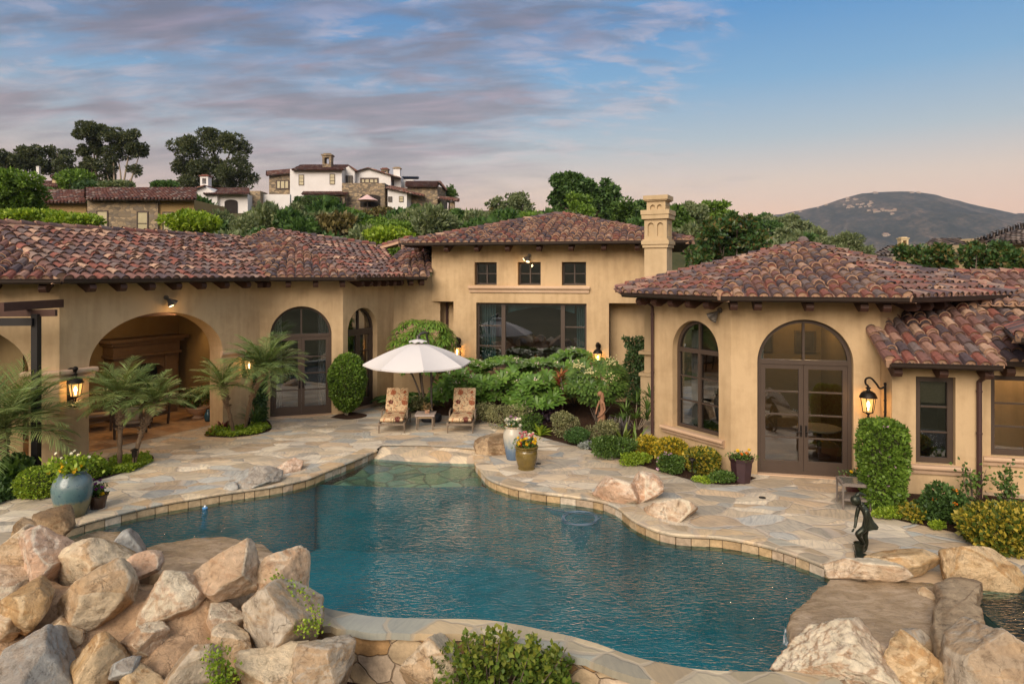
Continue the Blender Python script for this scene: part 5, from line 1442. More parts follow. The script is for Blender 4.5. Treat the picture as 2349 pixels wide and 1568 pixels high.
def wicker_table():
    W = plain('wicker', (.20,.165,.14), .7, var=.5, scale=60, bump=.8)
    root = empty('wicker_table', G(1957, 1160), 'low grey wicker table with glass top and lower shelf beside the hedge', 'table', rz=R(-12.5))
    p = root.location; fx = Vector((math.cos(R(-12.5)), math.sin(R(-12.5)), 0)); fy = Vector((-fx.y, fx.x, 0)); w, d, h = .50, .46, .52
    q = lambda x, y, z: p+fx*x+fy*y+Vector((0,0,z))
    f = MB()
    for (a, b) in (((-1,-1),(1,-1)), ((1,-1),(1,1)), ((1,1),(-1,1)), ((-1,1),(-1,-1))):
        f.bar(q(a[0]*w/2, a[1]*d/2, h-.03), q(b[0]*w/2, b[1]*d/2, h-.03), .05, .06)
    f.build('rim', W, root)
    for x in (-1, 1):
        for y in (-1, 1):
            l = MB(); l.tube([q(x*w/2, y*d/2, 0), q(x*w/2, y*d/2, h)], .02, 8); l.build('leg', W, root)
    g = MB(); g.hexa([q(-w/2+.02,-d/2+.02,h-.012), q(w/2-.02,-d/2+.02,h-.012), q(w/2-.02,d/2-.02,h-.012), q(-w/2+.02,d/2-.02,h-.012), q(-w/2+.02,-d/2+.02,h-.004), q(w/2-.02,-d/2+.02,h-.004), q(w/2-.02,d/2-.02,h-.004), q(-w/2+.02,d/2-.02,h-.004)]); g.build('glass_top', plain('smoked_glass', (.10,.10,.085), .08, spec=.8), root)
    s_ = MB(); s_.hexa([q(-w/2,-d/2,.17), q(w/2,-d/2,.17), q(w/2,d/2,.17), q(-w/2,d/2,.17), q(-w/2,-d/2,.21), q(w/2,-d/2,.21), q(w/2,d/2,.21), q(-w/2,d/2,.21)]); s_.build('shelf', W, root)
wicker_table()
# loggia armchairs
def armchair(label):
    TEAK = plain('dark_teak', (.075,.050,.032), .6, var=.3, scale=8); LIN = plain('oat_cushion', (.40,.31,.22), .9, var=.1)
    root = empty('armchair', (0,0,0), label, 'armchair', 'teak armchairs in the loggia')
    for x in (-1, 1):
        for y, h in ((-.33, .60), (.33, .92)):
            l = MB(); l.bar((x*.34, y, 0), (x*.34, y+(.10 if h > .7 else 0), h), .055, .055, up=(0,1,0)); l.build('leg', TEAK, root)
        a = MB(); a.box((x*.34, .0, .615), (.075, .74, .035)); a.build('armrest', TEAK, root)
    f = MB(); f.box((0, -.33, .36), (.66, .045, .07)); f.box((0, .33, .36), (.66, .045, .07)); f.box((.33, 0, .36), (.045, .66, .07)); f.box((-.33, 0, .36), (.045, .66, .07)); f.build('frame', TEAK, root); f = MB(); f.box((0, .40, .88), (.66, .04, .08)); f.build('back_rail', TEAK, root)
    pad('seat_cushion', [(-.34, .44), (-.2, .455), (.15, .455), (.32, .44)], .62, .13, LIN, root)
    pad('back_cushion', [(.26, .50), (.30, .62), (.36, .82), (.39, .92)], .60, .13, LIN, root)
    return root
ac = armchair('teak armchair with oat cushion and pillow beside the left pier'); 
ac.location = G(228, 985); ac.rotation_euler.z = R(115)
copy_thing(ac, G(300, 1000), R(200), label='teak armchair seen from behind between the two left palms')
copy_thing(ac, G(345, 975), R(-20), label='teak armchair behind the leaning left palm trunk')
def dining_table():
    TEAK = plain('dark_teak', (.075,.050,.032), .6); p = G(275, 962)
    root = empty('loggia_table', p, 'dark round teak table among the loggia armchairs', 'table')
    mb = MB(); mb.lathe(p, [(.55, .68), (.56, .70), (.56, .72), (.54, .725)], 28); mb.build('tabletop', TEAK, root); mb = MB(); mb.lathe(p, [(.30, 0), (.26, .04), (.06, .10), (.06, .60), (.2, .68)], 16); mb.build('pedestal', TEAK, root)
dining_table()
# ------------------------------------------------------------------ foliage
def m_leaf(name, stops, rough=.5, trans=.25, spec=.35):
    def fn(N):
        r = N.attr('rnd'); p = N.pos()
        k = N.ramp(r, stops)
        k = N.mix(1.0, k, N.ramp(N.noise(p, 3.0, 3), [(.3, (.75,.75,.72)), (.7, (1.28,1.25,1.15))]), 'MULTIPLY')
        b = pbsdf(N, k, rough, 0, None, spec)
        t = N.node('ShaderNodeBsdfTranslucent'); N.link(N.mix(1.0, k, (1.3, 1.35, .6), 'MULTIPLY'), t.inputs[0])
        mx = N.node('ShaderNodeMixShader'); mx.inputs[0].default_value = trans; N.link(b, mx.inputs[1]); N.link(t.outputs[0], mx.inputs[2]); return mx.outputs[0]
    return mat(name, fn)
def ev(*cols): n = len(cols); return [(i/(n-1), c) for i, c in enumerate(cols)]
LF_BOX = m_leaf('leaf_boxwood', ev((0.064,0.121,0.017), (0.121,0.213,0.028), (0.185,0.284,0.043)))
LF_DARK = m_leaf('leaf_dark', ev((0.031,0.071,0.020), (0.064,0.128,0.031), (0.106,0.185,0.050)))
LF_IVY = m_leaf('leaf_ivy', ev((0.034,0.078,0.028), (0.064,0.121,0.043), (0.106,0.170,0.064)))
LF_TREE = m_leaf('leaf_tree_green', ev((0.043,0.088,0.020), (0.078,0.142,0.028), (0.121,0.199,0.040)))
LF_EUC = m_leaf('leaf_eucalyptus', ev((0.043,0.060,0.028), (0.068,0.088,0.037), (0.121,0.128,0.054)))
LF_OLIVE = m_leaf('leaf_olive', ev((0.092,0.128,0.060), (0.149,0.185,0.085), (0.241,0.270,0.142)))
LF_LIME = m_leaf('leaf_lime', ev((0.128,0.213,0.017), (0.213,0.312,0.026), (0.327,0.412,0.043)))
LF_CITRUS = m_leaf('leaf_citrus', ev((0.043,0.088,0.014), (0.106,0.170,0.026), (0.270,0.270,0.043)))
LF_MAG = m_leaf('leaf_magnolia', ev((0.028,0.068,0.023), (0.050,0.106,0.031), (0.085,0.149,0.045), (0.170,0.106,0.035)), .35)
LF_GOLD = m_leaf('leaf_euonymus', ev((.06,.10,.015), (.22,.20,.02), (.52,.38,.03), (.62,.46,.05)))
LF_GOLD2 = m_leaf('leaf_euonymus_mixed', ev((.045,.08,.012), (.09,.12,.018), (.30,.25,.03), (.55,.42,.06)))
LF_VAR = m_leaf('leaf_variegated', ev((.12,.14,.06), (.22,.23,.11), (.38,.36,.20)))
LF_PLUM = m_leaf('leaf_plumeria', ev((0.058,0.130,0.021), (0.098,0.195,0.031), (0.156,0.260,0.047)), .38, .2)
LF_SCHEF = m_leaf('leaf_schefflera', ev((0.065,0.143,0.021), (0.124,0.221,0.031), (0.195,0.299,0.047)), .3, .2)
LF_FATSIA = m_leaf('leaf_fatsia', ev((0.052,0.111,0.026), (0.085,0.156,0.034), (0.130,0.208,0.044)), .35, .2)
LF_FERN = m_leaf('leaf_fern', ev((0.052,0.117,0.034), (0.085,0.163,0.044)))
LF_PALM = m_leaf('leaf_palm', ev((.10,.165,.060), (.155,.225,.080), (.22,.29,.10), (.33,.33,.13)), .45, .2)
LF_BROM = m_leaf('leaf_bromeliad', ev((.10,.13,.03), (.26,.20,.05), (.40,.17,.06), (.45,.30,.10)), .35)
LF_RED = m_leaf('leaf_cordyline', ev((.22,.030,.045), (.38,.08,.07), (.42,.20,.07), (.20,.13,.03)), .4)
LF_BLACK = m_leaf('leaf_aeonium', ev((.012,.006,.012), (.030,.014,.024), (.05,.03,.04)), .35, .05)
LF_STRAP = m_leaf('leaf_strap', ev((.07,.13,.02), (.13,.20,.03), (.22,.26,.05)), .4)
LF_GREYP = m_leaf('leaf_grey_purple', ev((.07,.065,.07), (.12,.105,.11), (.16,.14,.12)), .5)
LF_SILVER = m_leaf('leaf_silver', ev((.22,.25,.25), (.32,.35,.36)), .7)
FL_WHITE = m_leaf('petal_white', ev((.80,.76,.74), (.88,.85,.83)), .6); FL_PINKW = m_leaf('petal_blush', ev((.75,.55,.60), (.85,.72,.74)), .6)
FL_YEL = m_leaf('petal_yellow', ev((.75,.48,.02), (.85,.62,.04)), .6); FL_ORANGE = m_leaf('petal_orange', ev((.75,.20,.02), (.85,.32,.03)), .6)
FL_PURP = m_leaf('petal_purple', ev((.22,.02,.25), (.35,.05,.38)), .6); FL_RED = m_leaf('petal_red', ev((.45,.03,.03), (.6,.06,.05)), .6); FL_PINK = m_leaf('petal_pink', ev((.55,.15,.20), (.7,.3,.35)), .6)
FL_MAUVE = m_leaf('petal_mauve', ev((.45,.22,.42), (.6,.4,.55)), .6); FL_CREAM = m_leaf('floret_cream', ev((.60,.56,.30), (.75,.70,.45)), .6)
BARK = plain('bark', (.115,.085,.065), .9, var=.4, scale=14, bump=.5)
BARK_PALE = plain('bark_pale', (.28,.22,.16), .9, var=.4, scale=14, bump=.5)

def leaf_quads(P, D, L, W, rg, fold=.25, up=None):
    """folded diamond leaves: base P, direction D (unit), length L, half width W -> V, F"""
    n = len(P)
    r = rg.normal(size=(n, 3)) if up is None else np.asarray(up)+rg.normal(size=(n, 3))*.25
    Sx = np.cross(D, r); Sx /= np.linalg.norm(Sx, axis=1, keepdims=True)+1e-9
    Nn = np.cross(Sx, D)
    L = np.broadcast_to(np.asarray(L, dtype=float), (n,))[:, None]; W = np.broadcast_to(np.asarray(W, dtype=float), (n,))[:, None]
    m = P+D*L*.45
    V = np.stack([P, m+Sx*W+Nn*W*fold, P+D*L-Nn*L*.08, m-Sx*W+Nn*W*fold], 1).reshape(-1, 3)
    Fq = np.arange(4*n).reshape(n, 4)
    return V, Fq
def unit(v): return v/(np.linalg.norm(v, axis=1, keepdims=True)+1e-9)
def blob_points(blobs, n, rg, inner=.55, zmin=None):
    """points in a union of ellipsoids, mostly near their surfaces, with outward directions"""
    vol = np.array([b[3]*b[4]*b[5] for b in blobs])**.72; cnt = np.maximum(1, (n*vol/vol.sum()).astype(int))
    P, D = [], []
    for b, c in zip(blobs, cnt):
        d = unit(rg.normal(size=(c, 3))); r = inner+(1-inner)*rg.random(c)**.5
        r = r*(1+.10*np.sin(d[:, 0]*5+b[0]*3)*np.sin(d[:, 2]*6+b[1]*2))
        P.append(np.array(b[:3])+d*r[:, None]*np.array(b[3:6])); D.append(unit(d/np.array(b[3:6])))
    return np.concatenate(P), np.concatenate(D)
def foliage(name, blobs, n, L, asp, m, parent, seed, inner=.55, upw=.25, rand=.8, zmin=None, hang=0.0, rnd_by=None):
    rg = np.random.default_rng(seed); P, D = blob_points(blobs, n, rg, inner)
    if zmin is not None:
        k = P[:, 2] > zmin; P, D = P[k], D[k]
    D = unit(D+rg.normal(size=D.shape)*rand+np.array([0, 0, upw-hang]))
    Ls = L*rg.uniform(.65, 1.3, len(P))
    V, Fq = leaf_quads(P, D, Ls, Ls*asp, rg)
    r = rg.random(len(P))
    if rnd_by is not None: r = np.clip(rnd_by(P, rg), 0, .999)
    return mesh_from_arrays(name, V, Fq, m, parent, r)
def lumpy(c, rx, ry, rz, k, seed, spread=.55, size=.55):
    rg = np.random.default_rng(seed); out = [(c[0], c[1], c[2], rx*.78, ry*.78, rz*.80)]
    for i in range(k):
        d = rg.normal(size=3); d /= np.linalg.norm(d); s = rg.uniform(size*.7, size*1.15)
        out.append((c[0]+d[0]*rx*spread, c[1]+d[1]*ry*spread, c[2]+d[2]*rz*spread, rx*s, ry*s, rz*s))
    return out
def stems(name, base, tops, r, m, parent):
    mb = MB()
    for t in tops:
        b = Vector(base); t = Vector(t); mid = b.lerp(t, .5)+Vector((random.uniform(-.08, .08), random.uniform(-.08, .08), 0))*(t-b).length
        mb.tube(crom([b, mid, t], 3), [r, r*.9, r*.85, r*.75, r*.65, r*.55, r*.45][:7], 6)
    return mb.build(name, m, parent, smooth=True)
def shrub(name, label, cat, px, py, w, h, n, L, m, seed, asp=.32, group=None, z=0.0, depth=None, lumps=6, Y=None, flowers=None, stem=True, inner=.6, rnd_by=None, fill_mat=None, size=.55, upw=.25):
    """shrub whose foot is on the ground at (px,py); w,h are its breadth and height in the survey"""
    b = G(px, py, z) if Y is None else A(px, py, Y)
    k = b.y/F; hx, hh = w*k/2, h*k; hy = depth/2 if depth else hx
    root = empty(name, b, label, cat, group)
    c = (b.x, b.y, b.z+hh*.52)
    bl = lumpy(c, hx, hy, hh*.50, lumps, seed, size=size)
    foliage('foliage', bl, n, L, asp, m, root, seed, inner, zmin=b.z+.01, rnd_by=rnd_by, upw=upw)
    if stem: stems('stem', (b.x, b.y, b.z-.03), [(b.x+random.uniform(-.5, .5)*hx, b.y+random.uniform(-.5, .5)*hy, b.z+hh*.55) for _ in range(4)], max(.008, hh*.022), BARK, root)
    if flowers:
        fm, cnt, fs = flowers; rg = np.random.default_rng(seed+9); P, D = blob_points(bl, cnt, rg, .97); kk = (P[:, 2] > b.z+hh*.25) & (D[:, 1] < .45); P, D = P[kk], D[kk]
        Q, E = [], []
        for p, d in zip(P, D):
            for _ in range(6): Q.append(p+d*.03+rg.normal(size=3)*fs*.5); e = d+rg.normal(size=3)*.9; E.append(e/np.linalg.norm(e))
        if Q:
            V, Fq = leaf_quads(np.array(Q), np.array(E), fs, fs*.42, rg); mesh_from_arrays('blossom', V, Fq, fm, root, rg.random(len(Q)))
    return root
def clipped(name, label, cat, base, hx, hy, z0, z1, n, L, m, seed, e=.45, group=None, taper=0.0, bulge=0.0, asp=.34, flowers=None, stem_top=None, lean=0.0):
    """sheared topiary: superellipsoid skin of small leaves"""
    rg = np.random.default_rng(seed); root = empty(name, base, label, cat, group)
    e *= .62; d = unit(rg.normal(size=(n, 3))); r = (np.abs(d)**(1/e)).sum(1)**(-e)
    Q = d*r[:, None]; Q *= (.90+.12*rg.random(n)**1.5)[:, None]
    t = (Q[:, 2]+1)/2; sx = 1-taper*(1-t)+bulge*np.sin(np.pi*t)
    wob = 1+.035*np.sin(Q[:, 0]*7+Q[:, 2]*5+seed)+.035*np.sin(Q[:, 1]*6-Q[:, 2]*8)
    P = np.stack([base[0]+Q[:, 0]*hx*sx*wob+lean*t, base[1]+Q[:, 1]*hy*sx*wob, base[2]+z0+(z1-z0)*t], 1)
    D = unit(d+rg.normal(size=d.shape)*.75+np.array([0, 0, .35])); Ls = L*rg.uniform(.6, 1.35, n)
    V, Fq = leaf_quads(P, D, Ls, Ls*asp, rg); mesh_from_arrays('foliage', V, Fq, m, root, rg.random(n))
    # twiggy dark inside so no light leaks through the shell
    mb = MB(); K = 14
    ids = []
    for zz in (.07, .2, .5, .8, .93):
        s_ = .84*(1-abs(2*zz-1)**(1/e))**e
        q = 1-taper*(1-zz)+bulge*math.sin(math.pi*zz); ids.append(mb.add([(base[0]+math.copysign(abs(math.cos(2*math.pi*j/K))**.7, math.cos(2*math.pi*j/K))*hx*s_*q+lean*zz, base[1]+math.copysign(abs(math.sin(2*math.pi*j/K))**.7, math.sin(2*math.pi*j/K))*hy*s_*q, base[2]+z0+(z1-z0)*zz) for j in range(K)]))
    for a, b in zip(ids, ids[1:]):
        for j in range(K): mb.face((a+j, a+(j+1) % K, b+(j+1) % K, b+j))
    mb.face([ids[0]+j for j in range(K)][::-1]); mb.face([ids[-1]+j for j in range(K)])
    mb.build('branches', plain('twig_mass', (.035,.040,.014), .95, var=.5, scale=30), root)
    if z0 > .06: stems('stem', (base[0], base[1], base[2]-.03), [(base[0]+random.uniform(-.6, .6)*hx, base[1]+random.uniform(-.5, .5)*hy, base[2]+z0+.12) for _ in range(6)], .028, BARK_PALE, root)
    if flowers:
        fm, cnt, fs = flowers; kk = rg.permutation(n)[:cnt*3]; kk = kk[(d[kk, 1] < .2)][:cnt]
        Qp = np.repeat(P[kk]+unit(d[kk])*.03, 5, 0)+rg.normal(size=(len(kk)*5, 3))*fs*.3; E = unit(np.repeat(d[kk], 5, 0)+rg.normal(size=(len(kk)*5, 3))*.8)
        V, Fq = leaf_quads(Qp, E, fs, fs*.4, rg); mesh_from_arrays('blossom', V, Fq, fm, root, rg.random(len(Qp)))
    return root
def straps(mb, c, n, L, w, rg, droop=.8, tilt=(.25, 1.2), segs=5, up=(0,0,1), rbase=.02):
    """rosette of curved strap leaves"""
    c = Vector(c)
    for i in range(n):
        a = rg.uniform(0, 2*math.pi); t = rg.uniform(*tilt); l = L*rg.uniform(.7, 1.15); d = Vector((math.cos(a), math.sin(a), 0)); s_ = Vector((-math.sin(a), math.cos(a), 0))
        mb.cur = rg.random(); p = c+d*rbase; ang = math.pi/2-t; ids = []
        for k in range(segs+1):
            f = k/segs; ww = w*(math.sin(math.pi*min(1, .18+.82*f))**.7)*(1.0 if f < 1 else .05)
            ids.append(mb.add([p-s_*ww, p+Vector((0,0,-ww*.35)), p+s_*ww]))
            p = p+(d*math.cos(ang)+Vector((0,0,1))*math.sin(ang))*(l/segs); ang -= droop/segs*rg.uniform(.7, 1.3)
        for q, r_ in zip(ids, ids[1:]):
            mb.face((q, q+1, r_+1, r_)); mb.face((q+1, q+2, r_+2, r_+1))
def rosette(name, label, cat, px, py, L, n, w, m, seed, droop=.8, tilt=(.25,1.2), z=0.0, heads=None, group=None, Y=None):
    b = G(px, py, z) if Y is None else A(px, py, Y); root = empty(name, b, label, cat, group); rg = random.Random(seed); mb = MB()
    for (dx, dy, dz) in (heads or [(0, 0, .02)]): straps(mb, b+Vector((dx, dy, dz)), n, L, w, rg, droop, tilt)
    mb.build('leaves', m, root, rnd=True)
    tall = [h for h in (heads or []) if h[2] > .15]
    if tall: stems('stem', (b.x, b.y, b.z-.03), [(b.x+dx, b.y+dy, b.z+dz) for dx, dy, dz in tall], .022, BARK_PALE, root)
    return root
def whorls(tips, n, L, W, rg, droop=.35, spread=1.0, fold=.3):
    """umbrella-like whorls of long leaves at branch tips; each leaf two bent quads"""
    V, Fq, r = [], [], []
    for tip in tips:
        c = Vector(tip[0]); ax = Vector(tip[1]).normalized(); u = ax.orthogonal().normalized(); v = ax.cross(u); tr = rg.random()
        for i in range(n):
            a = 2*math.pi*(i+rg.uniform(-.25, .25))/n; rad = u*math.cos(a)+v*math.sin(a); l = L*rg.uniform(.75, 1.15); w = W*rg.uniform(.85, 1.1)
            d0 = (rad*spread+ax*(1-spread*.55)).normalized(); d1 = (d0+Vector((0,0,-droop*1.6))).normalized(); s_ = d0.cross(ax)
            if s_.length < 1e-4: continue
            s_.normalize(); nn = s_.cross(d0)
            p0 = c+d0*l*.08; p1 = p0+d0*l*.42; p2 = p1+(d0+d1).normalized()*l*.33; p3 = p2+d1*l*.20; i0 = len(V); up = nn*w*fold
            V += [p0-s_*w*.12, p0+s_*w*.12, p1-s_*w*.72+up, p1+s_*w*.72+up, p2-s_*w+up, p2+s_*w+up, p3-s_*w*.28, p3+s_*w*.28]
            q = min(.999, max(0, tr*.3+rg.random()*.7))
            for k in (0, 2, 4): Fq.append((i0+k, i0+k+1, i0+k+3, i0+k+2)); r.append(q)
    return np.array([tuple(v) for v in V]), np.array(Fq), np.array(r)
# ---- clipped shrubs
b = G(796, 952); clipped('topiary', 'tall egg shaped clipped topiary between the two arched west doors', 'topiary', b, .92*43*b.y/F, .62, .16, 2.0, 9000, .075, LF_BOX, 201, e=.72, bulge=.05, taper=.10)
b = G(2024, 1168); clipped('topiary', 'tall box shaped clipped hedge column with tiny mauve flowers beside the turret lantern', 'topiary', b, .42, .38, .02, 1.74, 10000, .07, LF_BOX, 202, e=.33, taper=.22, flowers=(FL_MAUVE, 16, .03))
b = G(94, 1136); clipped('ball_shrub', 'clipped lime green dome shrub left of the big blue urn', 'shrub', b, .43, .40, .0, .58, 4500, .05, LF_LIME, 203, e=.6)
b = G(204, 1096); clipped('ball_shrub', 'smaller clipped lime dome shrub behind the big blue urn', 'shrub', b, .33, .30, .0, .46, 3200, .05, LF_LIME, 204, e=.6)
LF = LF_GOLD
b = G(1485, 1046); clipped('golden_shrub', 'smallest rounded bright yellow shrub of the row under the turret window', 'shrub', b, .26, .26, .0, .47, 1800, .085, LF_GOLD, 205, e=.6, asp=.36)
b = G(1538, 1058); clipped('golden_shrub', 'broad bright yellow shrub in the middle of the row under the turret window', 'shrub', b, .36, .33, .02, .53, 2600, .085, LF_GOLD, 206, e=.6, asp=.36)
b = G(1610, 1082); clipped('golden_shrub', 'green and yellow mixed shrub nearest the purple octagonal pot', 'shrub', b, .36, .33, .02, .52, 2600, .085, LF_GOLD2, 207, e=.6, asp=.36)
b = G(2318, 1256); clipped('golden_shrub', 'very large yellow and green mounded shrub at the right edge', 'shrub', b, .74, .52, .0, .66, 7500, .085, LF_GOLD2, 208, e=.55, asp=.36)
shrub('golden_shrub', 'little loose yellow variegated shrub right of the box hedge column', 'shrub', 2088, 1192, 60, 40, 900, .08, LF_GOLD2, 209, asp=.36)
# ---- ivy and creepers
def ivy(label, face, s0, s1, z0, z1, n, seed, dep=.16, L=.10, m=None):
    rg = np.random.default_rng(seed); s_ = rg.uniform(s0, s1, n); z = z0+(z1-z0)*rg.random(n)**.9
    edge = 1-.16*np.sin(z*3.1+seed)-.10*np.sin(z*7.3); mid = (s0+s1)/2; s_ = mid+(s_-mid)*edge
    dd = rg.random(n)*dep*(1.2-.5*(z-z0)/(z1-z0)); P = np.array([tuple(face.pt(a, zz, -d-.01)) for a, zz, d in zip(s_, z, dd)])
    D = unit(np.array([tuple(-face.n)]*n)*.6+rg.normal(size=(n, 3))*.7+np.array([0, 0, -.3])); Ls = L*rg.uniform(.6, 1.2, n)
    V, Fq = leaf_quads(P, D, Ls, Ls*.42, rg)
    root = empty('ivy', face.pt(mid, z0, 0), label, 'ivy'); mesh_from_arrays('foliage', V, Fq, m or LF_IVY, root, rg.random(n))
    stems('stem', face.pt(mid, z0, -.03), [face.pt(mid+random.uniform(-.3, .3), z0+(z1-z0)*.7, -.04) for _ in range(3)], .02, BARK, root)
ivy('ivy climbing the pier between the wide loggia arch and the west doors', fB, s_at(fB, 578), fB.len+.05, .0, 2.15, 2600, 221, .30)
fIv = Face(fL.pt(lw1+.55, 0, .1).to_2d(), fL.pt(lw1+1.7, 0, -.1).to_2d())
ivy('blue green ivy column on the chimney base beside the downspout', fIv, .0, 1.05, .2, 2.45, 3000, 222, .25, .11)
# ---- the central bed
def schefflera():
    b = G(968, 930); root = empty('schefflera', b, 'tall schefflera tree with drooping glossy leaf whorls behind the parasol', 'tree'); rg = random.Random(231); tips = []
    k = 22.8/F; b = Vector(((968-CX)*22.8/F, 22.8, 0)); root.location = b
    for i in range(150):
        a = rg.uniform(0, 2*math.pi); e = rg.uniform(-1.0, 1.0); r = math.sqrt(max(.1, 1-e*e*.8))
        c = Vector((b.x-.0+.98*r*math.cos(a), b.y+.75*r*math.sin(a), 2.15+.85*e)); ax = (c-Vector((b.x, b.y, 1.5))).normalized()+Vector((0,-.25,.9)); tips.append((c, ax))
    V, Fq, r = whorls(tips, 12, .34, .034, rg, droop=.85, spread=1.15); mesh_from_arrays('foliage', V, Fq, LF_SCHEF, root, r)
    stems('trunk', (b.x+.1, b.y, -.03), [c for c, a in tips[::30]], .04, BARK, root)
schefflera()
def plumeria(label, cx_px, Y, wx, wy, z0, z1, ntip, seed, group='plumeria bushes under the picture window'):
    x = (cx_px-CX)*Y/F; b = Vector((x, Y, .0)); root = empty('plumeria_bush', b, label, 'shrub', group); rg = random.Random(seed); tips = []
    for i in range(int(ntip*1.6)):
        dx, dy = rg.uniform(-1, 1), rg.uniform(-1, 1)
        e = 1-.25*dx*dx-.22*max(0, -dy)-.10*rg.random(); z = z0+(z1-z0)*e*(1 if dy > -.1 else rg.uniform(.0, .95))
        tips.append((Vector((x+dx*wx, Y+dy*wy, z)), Vector((dx*.4, dy*.5-.3, 1))))
    V, Fq, r = whorls(tips, 10, .34, .050, rg, droop=.22, spread=.82); mesh_from_arrays('foliage', V, Fq, LF_PLUM, root, r)
    stems('stem', b-Vector((0,0,.03)), [t[0] for t in tips[::9]], .020, BARK, root)
    fl = [t for t in tips if rg.random() < .16]; Q, E = [], []
    for t, a in fl:
        for _ in range(9): Q.append(tuple(t+Vector((rg.gauss(0,.05), rg.gauss(0,.05)-.06, .15+rg.gauss(0,.03))))); E.append((rg.gauss(0,.6), rg.gauss(0,.6)-.3, .6))
    if Q:
        g2 = np.random.default_rng(seed); V, Fq = leaf_quads(np.array(Q), unit(np.array(E)), .055, .024, g2); mesh_from_arrays('blossom', V, Fq, FL_PINKW, root, g2.random(len(Q)))
plumeria('plumeria bush with blush flowers right beside the parasol pole', 1060, 22.6, .92, .9, .45, 1.52, 62, 241)
plumeria('plumeria bush in the middle, directly under the picture window', 1160, 22.4, .95, 1.0, .45, 1.62, 72, 242)
plumeria('plumeria bush left of the red leaved cordyline', 1240, 21.9, .80, 1.0, .45, 1.62, 62, 243)
plumeria('low plumeria bush in front, its leaves touching the cordyline foot', 1245, 20.9, .65, .5, .30, 1.0, 26, 244)
plumeria('plumeria bush behind the cordyline, under the right end of the window', 1318, 23.0, .75, .8, .6, 1.85, 40, 245)
def cordyline():
    Y = 20.9; x = (1284-CX)*Y/F; b = Vector((x, Y, 0)); root = empty('cordyline', b, 'red and gold cordyline standing upright among the plumerias', 'plant'); rg = random.Random(251); mb = MB()
    for i in range(12): straps(mb, b+Vector((rg.uniform(-.05,.05), rg.uniform(-.05,.05), .62+.075*i)), 7, .36, .036, rg, .5, (.45, 1.25), 4)
    mb.build('leaves', LF_RED, root, rnd=True); stems('stem', b-Vector((0,0,.03)), [b+Vector((0,0,1.5))], .025, BARK, root)
cordyline()
def fatsia():
    Y = 20.6; x = (1368-CX)*Y/F; b = Vector((x, Y, 0)); root = empty('fatsia', b, 'big glossy fatsia with cream flower heads below the right hand lantern', 'shrub'); rg = random.Random(261); tips = []
    for i in range(170):
        a = rg.uniform(0, 2*math.pi); e = rg.uniform(-1.15, 1); r = math.sqrt(max(.1, 1-e*e*.75))
        tips.append((Vector((x+.84*r*math.cos(a), Y+.7*r*math.sin(a), 1.30+.60*e)), Vector((math.cos(a)*.5, math.sin(a)*.5-.4, .9))))
    V, Fq, r = whorls(tips, 9, .22, .034, rg, .3, 1.0); mesh_from_arrays('foliage', V, Fq, LF_FATSIA, root, r)
    stems('stem', b-Vector((0,0,.03)), [t[0] for t in tips[::24]], .022, BARK, root)
    mb = MB()
    for (dx, z) in ((-.62, 1.80), (.42, 1.88), (.30, 1.38), (-.30, 1.62)):
        c = Vector((x+dx, Y-.66, z))
        for _ in range(34):
            q = Vector((rg.gauss(0,.10), rg.gauss(0,.06), abs(rg.gauss(.02,.10)))); mb.cur = rg.random(); mb.ball(c+q, .022, 6, 4)
    mb.build('blossom', FL_CREAM, root, rnd=True)
fatsia()
def fern(label, px, py, L, seed, n=22):
    b = G(px, py); root = empty('fern', b, label, 'fern'); rg = np.random.default_rng(seed); P, D, Ls = [], [], []
    for i in range(n):
        a = rg.uniform(0, 2*math.pi); l = L*rg.uniform(.7, 1.1); d = Vector((math.cos(a), math.sin(a), 0)); p = Vector(b)+Vector((0,0,.08)); ang = rg.uniform(.7, 1.35); s_ = Vector((-d.y, d.x, 0))
        for k in range(20):
            f = k/20; st = (d*math.cos(ang)+Vector((0,0,1))*math.sin(ang)); p = p+st*(l/20); ang -= .085
            for sg in (-1, 1): P.append(tuple(p)); D.append(tuple((s_*sg+st*.5+Vector((0,0,-.15))).normalized())); Ls.append(l*.30*math.sin(math.pi*min(1, .12+f*.88)))
    P, D, Ls = np.array(P), np.array(D), np.array(Ls); V, Fq = leaf_quads(P, D, Ls, Ls*.16, rg, up=np.tile([0, 0, 1.0], (len(P), 1))); mesh_from_arrays('fronds', V, Fq, LF_FERN, root, rg.random(len(P)))
    stems('stem', (b.x, b.y, -.02), [(b.x, b.y, .25)], .02, BARK, root)
fern('feathery dark green fern beside the left chaise back', 925, 940, 1.05, 271, 24); fern('feathery fern below the schefflera, nearest the parasol pole', 962, 938, 1.0, 272, 22); fern('fern against the wall left of the schefflera', 900, 930, .85, 273, 16)
def bromeliads(label, px, Y, z, seed, L=.42, n=26, w=.035, m=None):
    x = (px-CX)*Y/F; b = Vector((x, Y, 0)); root = empty('bromeliad', b, label, 'plant', 'bromeliads by the picture window'); mb = MB(); rg = random.Random(seed)
    straps(mb, b+Vector((0,0,z)), n, L, w, rg, .7, (.15, 1.15)); mb.build('leaves', m or LF_BROM, root, rnd=True); stems('stem', b-Vector((0,0,.03)), [b+Vector((0,0,z+.05))], .03, BARK, root)
for i, (px, Y, z, lb) in enumerate(((1052, 23.9, 1.25, 'red tipped bromeliad directly below the left window lantern'), (1092, 23.8, 1.15, 'red and yellow bromeliad at the left corner of the picture window'), (1068, 23.3, .95, 'bronze bromeliad behind the parasol rim'), (1022, 23.6, .9, 'reddish bromeliad between schefflera and plumeria'), (1218, 23.5, 1.35, 'orange bromeliad under the middle of the picture window'), (1262, 23.5, 1.32, 'orange bromeliad under the right part of the picture window'))): bromeliads(lb, px, Y, z, 280+i)
